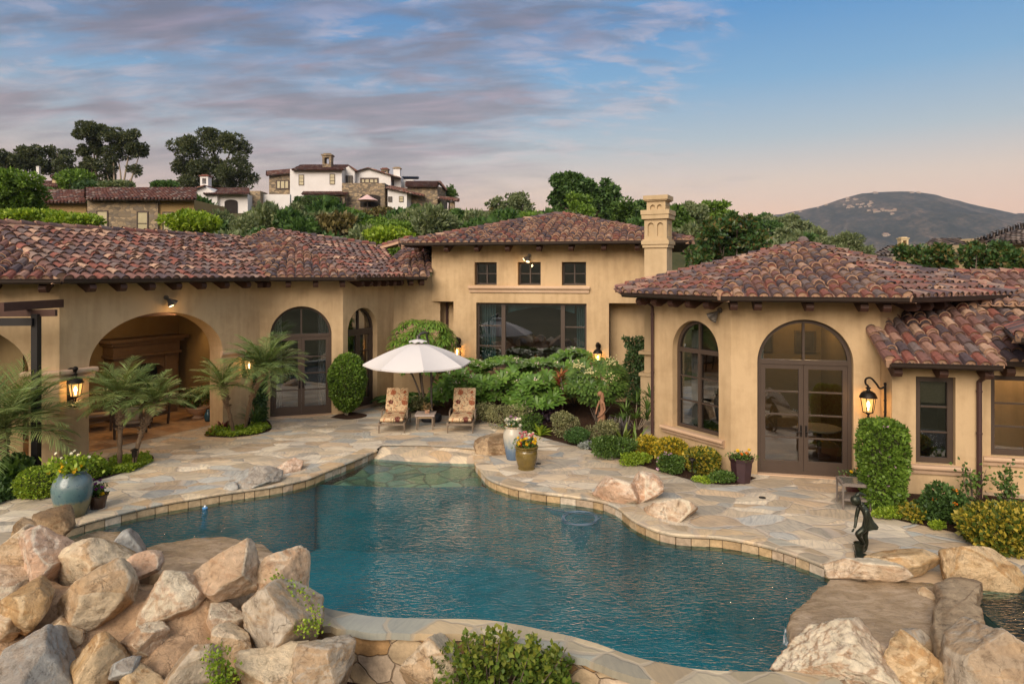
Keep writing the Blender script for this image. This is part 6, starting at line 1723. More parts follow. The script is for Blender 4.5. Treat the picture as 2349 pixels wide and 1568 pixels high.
for i, (px, py, L, n, lb) in enumerate(((1228, 975, .30, 34, 'black purple aeonium left of the garden statue'), (1262, 968, .30, 34, 'black purple aeonium nearest the fatsia trunk'), (1198, 962, .26, 30, 'black purple aeonium in front of the plumerias'), (1242, 990, .24, 26, 'low dark aeonium beside the yellow green bromeliad'))):
    rosette('aeonium', lb, 'plant', px, py, L, n, .035, LF_BLACK, 300+i, .5, (.3, 1.3), heads=[(-.18, 0, .22), (.16, .05, .28), (0, -.12, .16), (.05, .15, .35)], group='dark aeoniums')
V_ = [(1100, 968, 85, 46, 'variegated shrub at the foot of the left plumeria'), (1165, 985, 120, 62, 'broad cream variegated shrub at the front of the bed'), (1298, 1003, 80, 60, 'cream variegated shrub in front of the black aeoniums'), (1385, 1012, 90, 46, 'cream variegated shrub below the garden statue'), (945, 946, 70, 40, 'dark variegated shrub behind the side table')]
for i, (px, py, w, h, lb) in enumerate(V_): shrub('variegated_shrub', lb, 'shrub', px, py, w, h, 2200, .05, LF_VAR, 320+i, depth=.7, group='variegated shrubs in the central bed')
shrub('shrub', 'round pale green mounded shrub right of the variegated ones', 'shrub', 1325, 1020, 64, 44, 2400, .05, LF_FERN, 331, depth=.55)
shrub('shrub', 'fresh green shrub between the tall pot and the bromeliad', 'shrub', 1212, 992, 74, 44, 1700, .06, LF_TREE, 332, depth=.5)
shrub('shrub', 'low dark green mat along the right front of the central bed', 'shrub', 1405, 1048, 120, 48, 3800, .06, LF_TREE, 333, depth=.9)
shrub('shrub', 'green groundcover mound reaching under the small yellow shrub', 'shrub', 1455, 1066, 70, 30, 2000, .05, LF_LIME, 334, depth=.5)
shrub('daisy_shrub', 'dark green daisy shrub with mauve flowers beside the path light', 'shrub', 1535, 1086, 72, 46, 3000, .05, LF_TREE, 335, depth=.6, flowers=(FL_MAUVE, 7, .045))
shrub('shrub', 'low round leaved plant at the foot of the purple octagonal pot', 'shrub', 1660, 1106, 80, 26, 1700, .06, LF_TREE, 336, depth=.5)
shrub('shrub', 'sparse yellow green creeper on the mulch near the path light', 'shrub', 1610, 1104, 60, 12, 500, .05, LF_LIME, 337, depth=.4, stem=False)
for i, (px, py, L, n, m, lb) in enumerate(((1238, 1000, .42, 26, LF_LIME, 'bright yellow green bromeliad in front of the black aeoniums'), (1455, 1030, .72, 22, LF_STRAP, 'yellow green strap leaved bromeliad behind the small yellow shrub'), (1430, 1020, .62, 18, LF_STRAP, 'strap leaved bromeliad next to the grey purple one'))): rosette('bromeliad', lb, 'plant', px, py, L, n, .038, m, 340+i, .75, (.1, 1.1))
rosette('bromeliad', 'upright grey purple bromeliad clump right of the garden statue', 'plant', 1408, 1000, .55, 16, .035, LF_GREYP, 345, .2, (.05, .7), heads=[(-.3, 0, .03), (0, .1, .03), (.3, -.05, .03), (.1, -.25, .03)])
rosette('lady_palm', 'spiky green lady palm clump against the turret downspout', 'plant', 1462, 985, .48, 22, .022, LF_TREE, 346, .6, (.2, 1.35), heads=[(-.35, 0, .55), (0, .1, .8), (.28, -.05, .62), (-.1, -.25, .40), (.22, -.3, .38), (-.45, -.2, .3), (.40, .1, .95)])
shrub('shrub', 'silver grey tuft at the deck edge below the central bed', 'shrub', 1350, 1028, 44, 14, 500, .07, LF_SILVER, 347, depth=.3, stem=False)
# ---- right hand bed
shrub('lantana_bush', 'dark green lantana bush with orange flowers below the narrow window', 'shrub', 2168, 1200, 118, 92, 5200, .065, LF_DARK, 351, depth=.9, flowers=(FL_ORANGE, 22, .04))
shrub('shrub', 'low bright lime groundcover at the foot of the box hedge column', 'shrub', 2038, 1188, 78, 24, 1500, .045, LF_LIME, 352, depth=.35, stem=False)
shrub('shrub', 'small lime groundcover tuft below the lantana bush', 'shrub', 2150, 1212, 44, 16, 700, .045, LF_LIME, 353, depth=.25, stem=False)
def climber(label, px, py, h, seed, n=150):
    b = G(px, py); root = empty('climbing_rose', b, label, 'plant'); rg = np.random.default_rng(seed); tops = []; P = []
    for i in range(5):
        t = b+Vector((rg.normal()*.22, rg.normal()*.08, h*rg.uniform(.6, 1))); tops.append(t)
        for k in range(n//5): f = rg.random()**.6; q = Vector(b).lerp(t, f)+Vector(rg.normal(size=3)*.08); P.append(tuple(q))
    P = np.array(P); V, Fq = leaf_quads(P, unit(rg.normal(size=P.shape)+np.array([0, -.4, .3])), .085, .034, rg); mesh_from_arrays('foliage', V, Fq, LF_TREE, root, rg.random(len(P))); stems('stem', b, tops, .010, BARK, root)
climber('thin climber beside the right hand downspout', 2228, 1160, .95, 361); climber('wispy climbing rose against the far right wall', 2318, 1172, 1.05, 362, 260)
# ---- left beds
def cover(label, px_list, n, L, m, seed, h=.16):
    """low creeping groundcover filling an outlined patch"""
    pts = [G(x, y) for x, y in px_list]; rg = np.random.default_rng(seed); xs = [p.x for p in pts]; ys = [p.y for p in pts]; P = []
    def inside(x, y):
        c = False
        for a, b in zip(pts, pts[1:]+pts[:1]):
            if (a.y > y) != (b.y > y) and x < (b.x-a.x)*(y-a.y)/(b.y-a.y)+a.x: c = not c
        return c
    while len(P) < n:
        x, y = rg.uniform(min(xs), max(xs)), rg.uniform(min(ys), max(ys))
        if inside(x, y): P.append((x, y, .01+h*rg.random()*(.55+.45*math.sin(x*5+seed)*math.sin(y*4))))
    P = np.array(P); V, Fq = leaf_quads(P, unit(rg.normal(size=P.shape)*.8+np.array([0, -.15, .8])), L*rg.uniform(.7, 1.3, n), L*.36, rg)
    o = mesh_from_arrays('groundcover', V, Fq, m, None, rg.random(n)); o['kind'] = 'stuff'; tag(o, label, 'groundcover')
cover('lime green groundcover around the left pair of palms', [(238, 1092), (300, 1084), (350, 1060), (340, 1047), (290, 1048), (255, 1060)], 5200, .055, LF_LIME, 371)
cover('lime green groundcover around the right pair of palms', [(472, 1000), (530, 1003), (590, 996), (620, 984), (612, 972), (560, 982), (500, 982)], 4200, .06, LF_LIME, 372)
cover('dark low leaves in the bed at the left edge', [(-40, 1168), (60, 1134), (60, 1110), (10, 1105), (-60, 1120)], 3200, .09, LF_DARK, 373, .35)
shrub('shrub', 'broad leaved green plant at the far left behind the lime dome', 'shrub', 32, 1118, 74, 66, 700, .17, LF_TREE, 374, depth=.6, asp=.42)
rosette('bromeliad', 'dark red bromeliad at the foot of the right loggia pier', 'plant', 514, 988, .36, 26, .034, m_leaf('leaf_wine', ev((.10,.02,.03), (.18,.04,.05), (.10,.08,.04)), .35), 375, .6, (.15, 1.2))
rosette('bromeliad', 'green and wine striped bromeliad in the right palm bed', 'plant', 487, 998, .30, 20, .03, LF_BROM, 376, .7, (.3, 1.3))
rosette('grass_plant', 'dark grassy clump behind the right pair of palm trunks', 'plant', 585, 975, .75, 60, .014, LF_DARK, 377, .9, (.05, .9))
# ---- palms
def palm(label, px, py, top_px, top_py, Yt, nf, L, seed, r=.085, broad=1.0):
    b = G(px, py) if py is not None else Vector(((px-CX)*Yt/F, Yt, 0)); t = A(top_px, top_py, Yt); root = empty('palm_tree', b, label, 'palm tree', 'pygmy date palms'); rg = np.random.default_rng(seed)
    mid = b.lerp(t, .5)+Vector(((t.x-b.x)*-.12, 0, 0)); pth = crom([b-Vector((0,0,.05)), mid, t], 9); n = len(pth)
    rad = [r*(.62+.10*math.sin(i*2.1))*(1 if i/n < .62 else 1+.95*(i/n-.62)/.38) for i in range(n)]
    mb = MB(); mb.tube(pth, rad, 12); 
    for i, p in enumerate(pth[n*5//9:]):     # old frond bases bristle round the upper trunk
        for k in range(9):
            a = rg.uniform(0, 2*math.pi); d = Vector((math.cos(a), math.sin(a), .9)).normalized(); q = p+Vector((math.cos(a), math.sin(a), 0))*rad[min(n-1, n*5//9+i)]*.85+Vector((0,0,rg.uniform(-.04,.04))); mb.bar(q, q+d*.075, .05, .018)
    mb.build('trunk', PALMBARK, root)
    P, D, Ls, U, rn = [], [], [], [], []; rc = MB(); nf = int(nf*1.15)
    for i in range(nf):
        a = 2*math.pi*(i*.618034)+rg.uniform(-.2, .2); el = 1.35-1.45*(i/nf)+rg.uniform(-.12, .12); l = L*rg.uniform(.85, 1.1); d = Vector((math.cos(a), math.sin(a)*broad, 0)); p = Vector(t)+Vector((0,0,.03)); ang = el; s_ = Vector((-d.y, d.x, 0)).normalized(); path = [p.copy()]; fr = rg.random()*.5
        m_ = 44
        for k in range(m_):
            f = k/m_; st = (d*math.cos(ang)+Vector((0,0,1))*math.sin(ang)).normalized(); p = p+st*(l/m_); ang -= (.006+.034*f)*.85; path.append(p.copy())
            if f > .12:
                lf = l*.34*math.sin(math.pi*min(.97, .22+.72*f))**.8
                for sg in (-1, 1):
                    P.append(tuple(p)); dd = (s_*sg*.85+st*(.45+.5*f)+Vector((0,0,.22-.40*rg.random()))).normalized(); D.append(tuple(dd)); Ls.append(lf*rg.uniform(.85, 1.1)); U.append((0,0,1)); rn.append(min(.99, fr+rg.random()*.5))
        rc.tube(path[::6], [.013, .011, .010, .008, .006, .005, .004, .003, .003][:len(path[::6])], 5)
    P, D, Ls = np.array(P), np.array(D), np.array(Ls)
    # arching leaflets: two quads each
    n_ = len(P); Sx = np.cross(D, np.array(U)+rg.normal(size=(n_, 3))*.25); Sx = unit(Sx); W = np.maximum(.006, Ls[:, None]*.020); p1 = P+D*Ls[:, None]*.5; D2 = unit(D+np.array([0, 0, -.20])); p2 = p1+D2*Ls[:, None]*.5
    V = np.stack([P-Sx*W*.6, P+Sx*W*.6, p1+Sx*W, p1-Sx*W, p2+Sx*W*.15, p2-Sx*W*.15], 1).reshape(-1, 3); i0 = np.arange(n_)[:, None]*6
    Fq = np.concatenate([i0+np.array([0, 1, 2, 3]), i0+np.array([3, 2, 4, 5])], 0)
    mesh_from_arrays('fronds', V, Fq, LF_PALM, root, np.concatenate([rn, rn]))
    rc.build('frond_ribs', m_leaf('leaf_palm_rib', ev((.16,.19,.06), (.20,.22,.08))), root)
PALMBARK = plain('palm_trunk', (.19,.125,.075), .9, var=.5, scale=22, bump=.6)
palm('straight slim palm in the left bed before the wide arch', 274, 1072, 278, 915, 15.75, 34, 1.05, 401)
palm('leaning palm right of the straight slim palm in the left bed', 305, 1066, 354, 928, 15.9, 26, .92, 402)
palm('shorter straight palm of the pair at the right loggia pier', 537, 992, 510, 888, 18.6, 26, .98, 403)
palm('tall leaning palm with the biggest crown beside the west doors', 562, 984, 608, 848, 18.5, 40, 1.22, 404)
palm('full palm cropped by the left edge of the view', 8, 1118, 10, 985, 14.3, 40, 1.65, 405)
# ---- foreground shrub and creepers
def front_shrub():
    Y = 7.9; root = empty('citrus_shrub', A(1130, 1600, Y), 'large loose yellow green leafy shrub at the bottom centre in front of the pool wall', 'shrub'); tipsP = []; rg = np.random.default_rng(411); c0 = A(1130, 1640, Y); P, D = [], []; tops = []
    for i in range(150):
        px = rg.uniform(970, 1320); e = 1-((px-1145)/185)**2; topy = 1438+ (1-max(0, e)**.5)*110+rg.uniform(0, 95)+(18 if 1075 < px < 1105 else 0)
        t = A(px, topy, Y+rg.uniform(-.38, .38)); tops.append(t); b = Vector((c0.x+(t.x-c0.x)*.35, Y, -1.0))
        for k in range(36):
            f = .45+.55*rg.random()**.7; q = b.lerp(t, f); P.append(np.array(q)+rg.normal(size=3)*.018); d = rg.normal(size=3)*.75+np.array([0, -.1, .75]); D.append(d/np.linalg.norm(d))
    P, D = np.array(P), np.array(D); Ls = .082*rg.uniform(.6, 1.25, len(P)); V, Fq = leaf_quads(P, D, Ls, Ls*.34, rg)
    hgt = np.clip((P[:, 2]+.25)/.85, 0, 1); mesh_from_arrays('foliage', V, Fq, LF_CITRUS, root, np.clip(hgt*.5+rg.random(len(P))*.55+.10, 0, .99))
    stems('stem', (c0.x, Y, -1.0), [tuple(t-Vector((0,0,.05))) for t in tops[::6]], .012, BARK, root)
front_shrub()
def creeper(label, pts3, n, L, m, seed, spread=.05):
    rg = np.random.default_rng(seed); path = crom(pts3, 8); P = np.array([np.array(path[rg.integers(len(path))])+rg.normal(size=3)*spread for _ in range(n)])
    V, Fq = leaf_quads(P, unit(rg.normal(size=P.shape)+np.array([0, -.5, .4])), L, L*.35, rg); root = empty('creeper', path[0], label, 'creeper', None); mesh_from_arrays('foliage', V, Fq, m, root, rg.random(n)); mb = MB(); mb.tube(path, .006, 5); mb.build('stem', BARK, root)
creeper('thin creeper hanging beside the rounded cream boulder', [A(634, 1322, 8.75), A(640, 1338, 8.72), A(690, 1356, 8.45), A(720, 1400, 8.15), A(722, 1440, 8.05)], 200, .045, LF_LIME, 421)
creeper('small yellow green creeper on the boulder under the rounded one', [A(684, 1436, 8.0), A(705, 1440, 8.0), A(732, 1425, 8.05)], 120, .04, LF_LIME, 422)
creeper('bushy creeper between the two rocks at the bottom edge', [A(492, 1500, 7.45), A(505, 1530, 7.4), A(520, 1565, 7.35), A(498, 1575, 7.4)], 420, .05, LF_LIME, 423, .07)
# ------------------------------------------------------------------ pots
def m_glaze(name, fn): return mat(name, fn)
def fn_urn(N):
    p = N.coord(); sep = N.node('ShaderNodeSeparateXYZ'); N.link(N.pos(), sep.inputs[0]); z = sep.outputs[2]
    n = N.noise(N.mapping(N.pos(), scale=(1,1,.6)), 7, 6, .7)
    h = N.math('ADD', z, N.math('MULTIPLY', N.math('SUBTRACT', n, .5), .22))
    k = N.ramp(h, [(.0, (.10,.10,.055)), (.22, (.17,.16,.085)), (.30, (.20,.18,.10)), (.36, (.075,.14,.15)), (.55, (.10,.17,.17)), (.66, (.15,.20,.20)), (1, (.10,.15,.16))])
    k = N.mix(N.ramp(N.noise(N.pos(), 14, 5, .7), [(.56, (0,0,0)), (.66, (.8,.8,.8))]), k, (.03,.07,.10))
    return pbsdf(N, k, .22, 0, N.bump(n, .1, .01), .6)
def fn_bluewhite(N):
    sep = N.node('ShaderNodeSeparateXYZ'); N.link(N.pos(), sep.inputs[0]); n = N.noise(N.mapping(N.pos(), scale=(1,1,.35)), 12, 6, .7)
    h = N.math('ADD', sep.outputs[2], N.math('MULTIPLY', N.math('SUBTRACT', n, .5), .55))
    k = N.ramp(h, [(.0, (.07,.12,.20)), (.25, (.12,.18,.26)), (.42, (.30,.33,.32)), (.6, (.50,.46,.38)), (.78, (.52,.46,.36)), (.86, (.33,.17,.06))])
    return pbsdf(N, k, .25, 0, None, .6)
def olive_fn(N):
    n = N.noise(N.pos(), 5, 5); return pbsdf(N, N.ramp(n, [(.3, (.115,.078,.018)), (.7, (.185,.128,.032))]), .16, 0, None, .7)
URN, BLUEW, OLIVEG = mat('urn_glaze', fn_urn), mat('blue_white_glaze', fn_bluewhite), mat('olive_glaze', olive_fn)
PURPLE, OXBLOOD, BROWNP = plain('purple_glaze', (.040,.018,.022), .28, var=.3, scale=8, spec=.6), plain('oxblood_glaze', (.085,.026,.022), .35, var=.3, scale=8, spec=.5), plain('brown_glaze', (.060,.030,.016), .25, var=.3, scale=8, spec=.6)
EARTH = plain('potting_soil', (.03,.02,.014), .95, var=.5, scale=40, bump=.6)
def pot(name, label, px, py, prof, m, seg=28, soil=None, facet=False, z=0):
    b = G(px, py, z); root = empty(name, b, label, 'flower pot'); mb = MB(); mb.lathe(b, prof, seg); mb.build('body', m, root, angle=(20 if facet else 60))
    r, zz = soil; s_ = MB(); s_.lathe(b, [(r, zz-.02), (r, zz)], seg); s_.build('soil', EARTH, root); return root, b
def posy(label, b, r, z, n, leafL, lm, flowers, seed, h=.18, cat='flowers', name='potted_flowers'):
    """loose plant growing in a pot, with its flower heads"""
    rg = np.random.default_rng(seed); root = empty(name, (b.x, b.y, b.z+z), label, cat)
    P = np.stack([b.x+rg.normal(size=n)*r*.55, b.y+rg.normal(size=n)*r*.55, b.z+z+rg.random(n)**1.3*h], 1); D = unit(rg.normal(size=P.shape)*.8+np.array([0, -.1, .5])+(P-np.array([b.x, b.y, b.z+z]))*1.5)
    V, Fq = leaf_quads(P, D, leafL*rg.uniform(.7, 1.3, n), leafL*.3, rg); mesh_from_arrays('foliage', V, Fq, lm, root, rg.random(n))
    st = MB()
    for fm, cnt, fs, (hx, hz0, hz1) in flowers:
        Q, E = [], []
        for _ in range(cnt):
            c = np.array([b.x+rg.uniform(-1, 1)*hx, b.y+rg.uniform(-.8, .5)*hx, b.z+z+rg.uniform(hz0, hz1)]); ax = unit(np.array([[rg.normal()*.4, -.6, .8]]))[0]
            st.tube([(c[0]*.6+b.x*.4, c[1]*.6+b.y*.4, b.z+z), tuple(c)], .004, 4)
            u = np.cross(ax, [1, 0, 0]); u /= np.linalg.norm(u); v = np.cross(ax, u)
            for ringi, (nn, rr) in enumerate(((9, 1.0), (7, .6))):
                for k in range(nn): a = 2*math.pi*k/nn+ringi; d = (u*math.cos(a)+v*math.sin(a)); Q.append(c); e = d+ax*(.35+.6*ringi); E.append(e/np.linalg.norm(e))
        V, Fq = leaf_quads(np.array(Q), np.array(E), fs, fs*.36, rg, .1); mesh_from_arrays('blossom', V, Fq, fm, root, rg.random(len(Q)))
    st.build('stem', LF_TREE, root)
    return root
# big urn at left
_, b = pot('flower_urn', 'big blue green glazed urn with a tan foot beside the left boulders', 166, 1182, [(.20, 0), (.24, .02), (.30, .22), (.345, .45), (.35, .58), (.31, .72), (.235, .80), (.225, .83), (.265, .855), (.265, .875), (.235, .88), (.225, .86)], URN, soil=(.225, .84))
posy('yellow pansies, lime foliage and white daisies growing in the big blue urn', b, .30, .84, 420, .10, LF_LIME, [(FL_YEL, 16, .045, (.34, .05, .24)), (FL_WHITE, 9, .035, (.26, .22, .42)), (FL_PURP, 3, .03, (.2, .1, .2))], 501, .26)
_, b = pot('flower_pot', 'small brown rimmed pot beside the big blue urn', 224, 1164, [(.125, 0), (.13, .02), (.165, .18), (.175, .235), (.195, .24), (.195, .27), (.175, .275), (.165, .26)], BROWNP, soil=(.168, .25))
posy('purple and yellow flowers in the small brown pot', b, .17, .25, 200, .07, LF_TREE, [(FL_PURP, 12, .04, (.14, .12, .38)), (FL_YEL, 6, .05, (.12, .02, .14))], 502, .20)
_, b = pot('flower_pot', 'tall blue and cream glazed pot behind the olive pot', 1177, 1052, [(.165, 0), (.175, .02), (.205, .18), (.245, .42), (.26, .56), (.25, .68), (.205, .77), (.20, .80), (.225, .815), (.22, .835), (.19, .835), (.18, .81)], BLUEW, soil=(.185, .80))
posy('white daisies with one mauve bloom in the tall blue and cream pot', b, .20, .80, 240, .06, LF_FERN, [(FL_WHITE, 16, .055, (.19, .06, .26)), (FL_MAUVE, 2, .05, (.1, .2, .28)), (FL_YEL, 4, .03, (.16, .03, .1))], 503, .16)
_, b = pot('flower_pot', 'olive brown glazed round bellied pot on the deck near the beach entry', 1207, 1074, [(.20, 0), (.205, .015), (.19, .03), (.225, .12), (.262, .26), (.268, .36), (.255, .44), (.245, .46), (.27, .47), (.275, .49), (.25, .50), (.245, .515), (.285, .525), (.285, .55), (.26, .555), (.245, .53)], OLIVEG, soil=(.245, .52))
posy('yellow, red and white flowers in the olive brown pot', b, .24, .52, 320, .06, LF_TREE, [(FL_YEL, 20, .048, (.24, .06, .24)), (FL_RED, 5, .045, (.24, .04, .16)), (FL_PINK, 10, .045, (.16, .26, .38)), (FL_WHITE, 6, .035, (.2, .18, .34))], 504, .18)
_, b = pot('flower_pot', 'dark purple octagonal pot left of the glass turret doors', 1700, 1104, [(.185, 0), (.20, .02), (.235, .30), (.25, .46), (.285, .52), (.29, .545), (.262, .55), (.25, .53)], PURPLE, seg=8, soil=(.25, .53), facet=True)
posy('yellow and orange marigolds in the purple octagonal pot', b, .24, .52, 380, .05, LF_TREE, [(FL_YEL, 2, .05, (.22, .16, .22)), (FL_ORANGE, 3, .05, (.18, .08, .18))], 505, .10)
_, b = pot('flower_pot', 'oxblood red pot half hidden by the hedge column right of the glass doors', 1964, 1134, [(.18, 0), (.19, .02), (.225, .22), (.235, .34), (.265, .35), (.265, .40), (.24, .405), (.23, .39)], OXBLOOD, soil=(.23, .385))
posy('orange and yellow marigolds in the oxblood pot', b, .21, .38, 260, .055, LF_DARK, [(FL_ORANGE, 1, .055, (.18, .12, .18)), (FL_YEL, 3, .045, (.2, .06, .14))], 506, .10)
# carved planter in the loggia
_, b = pot('stone_planter', 'pale carved stone planter with a dark shrub inside the loggia', 454, 958, [(.18, 0), (.20, .03), (.13, .09), (.14, .12), (.26, .18), (.33, .28), (.35, .33), (.37, .34), (.37, .37), (.33, .37)], CAST, soil=(.33, .36))
shrub('shrub', 'dark small leaved shrub growing in the pale carved planter', 'shrub', 454, 936, 70, 46, 700, .09, LF_DARK, 511, Y=b.y, stem=True)
mb = MB(); bb = G(478, 966); mb.lathe(bb, [(.09, 0), (.12, .06), (.13, .20), (.09, .30), (.06, .34), (.08, .38)], 16); tag(mb.build('vase', plain('teal_glaze', (.02,.07,.10), .2, spec=.6), None, smooth=True), 'dark teal glazed vase beside the carved planter', 'vase')
# small pot on the side table
tb = G(976, 982); mb = MB(); mb.hexa([(tb.x-.01, tb.y-.06, .465), (tb.x+.11, tb.y-.06, .465), (tb.x+.11, tb.y+.06, .465), (tb.x-.01, tb.y+.06, .465), (tb.x-.025, tb.y-.07, .58), (tb.x+.125, tb.y-.07, .58), (tb.x+.125, tb.y+.07, .58), (tb.x-.025, tb.y+.07, .58)]); tag(mb.build('square_planter', plain('terracotta_pale', (.42,.24,.15), .8), None), 'small square terracotta planter on the side table', 'planter')
posy('little bronze green succulent in the square planter on the side table', Vector((tb.x+.05, tb.y, 0)), .12, .56, 160, .07, m_leaf('leaf_bronze', ev((.09,.09,.03), (.20,.14,.06), (.40,.26,.14))), [], 512, .16, 'plant', 'potted_plant')

# ------------------------------------------------------------------ path lights, pool things
def path_light(label, px, py, h=.42, style=0):
    b = G(px, py); root = empty('path_light', b, label, 'path light', 'garden path lights'); mb = MB(); mb.tube([b-Vector((0,0,.05)), b+Vector((0,0,h))], .014, 8); mb.build('stake', IRON, root)
    c = MB()
    if style: c.lathe(b, [(.055, h-.16), (.055, h-.15), (.06, h-.02), (.095, h), (.05, h+.035), (.01, h+.05)], 12)
    else: c.lathe(b, [(.03, h-.06), (.035, h-.02), (.085, h), (.075, h+.03), (.02, h+.055)], 14)
    c.build('lamp_head', IRON, root, angle=40)
path_light('black lantern topped path light in front of the leaning left palm', 308, 1076, .46, 1); path_light('mushroom path light on mulch beside the mixed yellow shrub', 1587, 1096, .42); path_light('small path light at the base of the tall right palm', 569, 984, .32, 1)
def hose():
    Hm = plain('pool_hose', (.11,.17,.22), .5, var=.15); c = G(1330, 1187, ZWAT); pts = []
    for k in range(44): a = 2*math.pi*k/15+1.2; r = .36+.05*math.sin(k*.9); pts.append((c.x+r*1.02*math.cos(a), c.y+r*.92*math.sin(a), ZWAT-.008+.006*math.sin(k*1.7)))
    tail = [G(1290, 1172, ZWAT-.01), G(1240, 1164, ZWAT-.015), G(1200, 1170, ZWAT-.03)]
    mb = MB(); mb.tube(crom(pts+[tuple(t) for t in tail], 3), .014, 7); tag(mb.build('pool_hose', Hm, None, smooth=True), 'pale blue hose floating in coils on the pool near the pink boulders', 'hose')
hose()
b = G(470, 1165, ZWAT); mb = MB(); mb.lathe(b, [(.035, -.02), (.052, .0), (.052, .015), (.035, .026)], 14); o = mb.build('pool_float', plain('float_blue', (.10,.30,.60), .4), None); tag(o, 'little white and blue chlorine float on the water by the left coping', 'float'); mb = MB(); mb.lathe(b, [(.022, .027), (.022, .05), (.012, .06)], 10); mb.build('cap', plain('float_white', (.8,.8,.8), .4), o)
mb = MB()
for a_ in range(3): a = math.pi*a_/3
DR = plain('drain_cover', (.02,.02,.02), .6)
for px, py, lb in ((1234, 1063, 'small dark deck drain left of the pink boulders'), (1748, 1141, 'small dark deck drain in front of the glass doors')):
    mb = MB(); mb.lathe(G(px, py), [(.07, .002), (.07, .012), (.05, .012)], 16); tag(mb.build('deck_drain', DR, None), lb, 'drain')
b = G(2365, 1345, 0); mb = MB(); q = G(2338, 1338, 0); mb.lathe(q, [(.10, .002), (.10, .012)], 20); tag(mb.build('skimmer_lid', plain('lid_cream', (.6,.5,.36), .6), None), 'round cream skimmer lid at the spa edge', 'lid')

# ------------------------------------------------------------------ statues
def skin_body(name, joints, edges, m, parent, root_i=0, sub=2):
    """continuous body grown over a skeleton: joints = [(pos, radius)]"""
    me = bpy.data.meshes.new(name); me.from_pydata([tuple(j[0]) for j in joints], edges, []); me.update()
    o = link_mesh(name, me, m, parent)
    s_ = o.modifiers.new('skin', 'SKIN'); s_.use_smooth_shade = True; s_.branch_smoothing = .6
    sv = me.skin_vertices[0].data if me.skin_vertices else None
    if sv is None:
        bpy.context.view_layer.objects.active = o; o.select_set(True); bpy.ops.mesh.customdata_skin_add(); sv = me.skin_vertices[0].data
    for v, j in zip(sv, joints):
        r = j[1]; v.radius = r if hasattr(r, '__len__') else (r, r); v.use_root = False
    sv[root_i].use_root = True
    ss = o.modifiers.new('smooth', 'SUBSURF'); ss.levels = sub; ss.render_levels = sub
    dg = bpy.context.evaluated_depsgraph_get(); me2 = bpy.data.meshes.new_from_object(o.evaluated_get(dg)); o.modifiers.clear(); o.data = me2; me2.name = name
    for p in me2.polygons: p.use_smooth = True
    return o
def fn_bronze(N):
    p = N.pos(); n = N.noise(p, 9, 6, .65); n2 = N.noise(p, 3, 4)
    k = N.ramp(N.math('ADD', N.math('MULTIPLY', n, .5), N.math('MULTIPLY', n2, .5)), [(.35, (.020,.017,.009)), (.55, (.036,.042,.028)), (.72, (.055,.080,.070))])
    return pbsdf(N, k, .38, .55, N.bump(n, .3, .006), .5)
BRZ = mat('bronze_patina', fn_bronze)
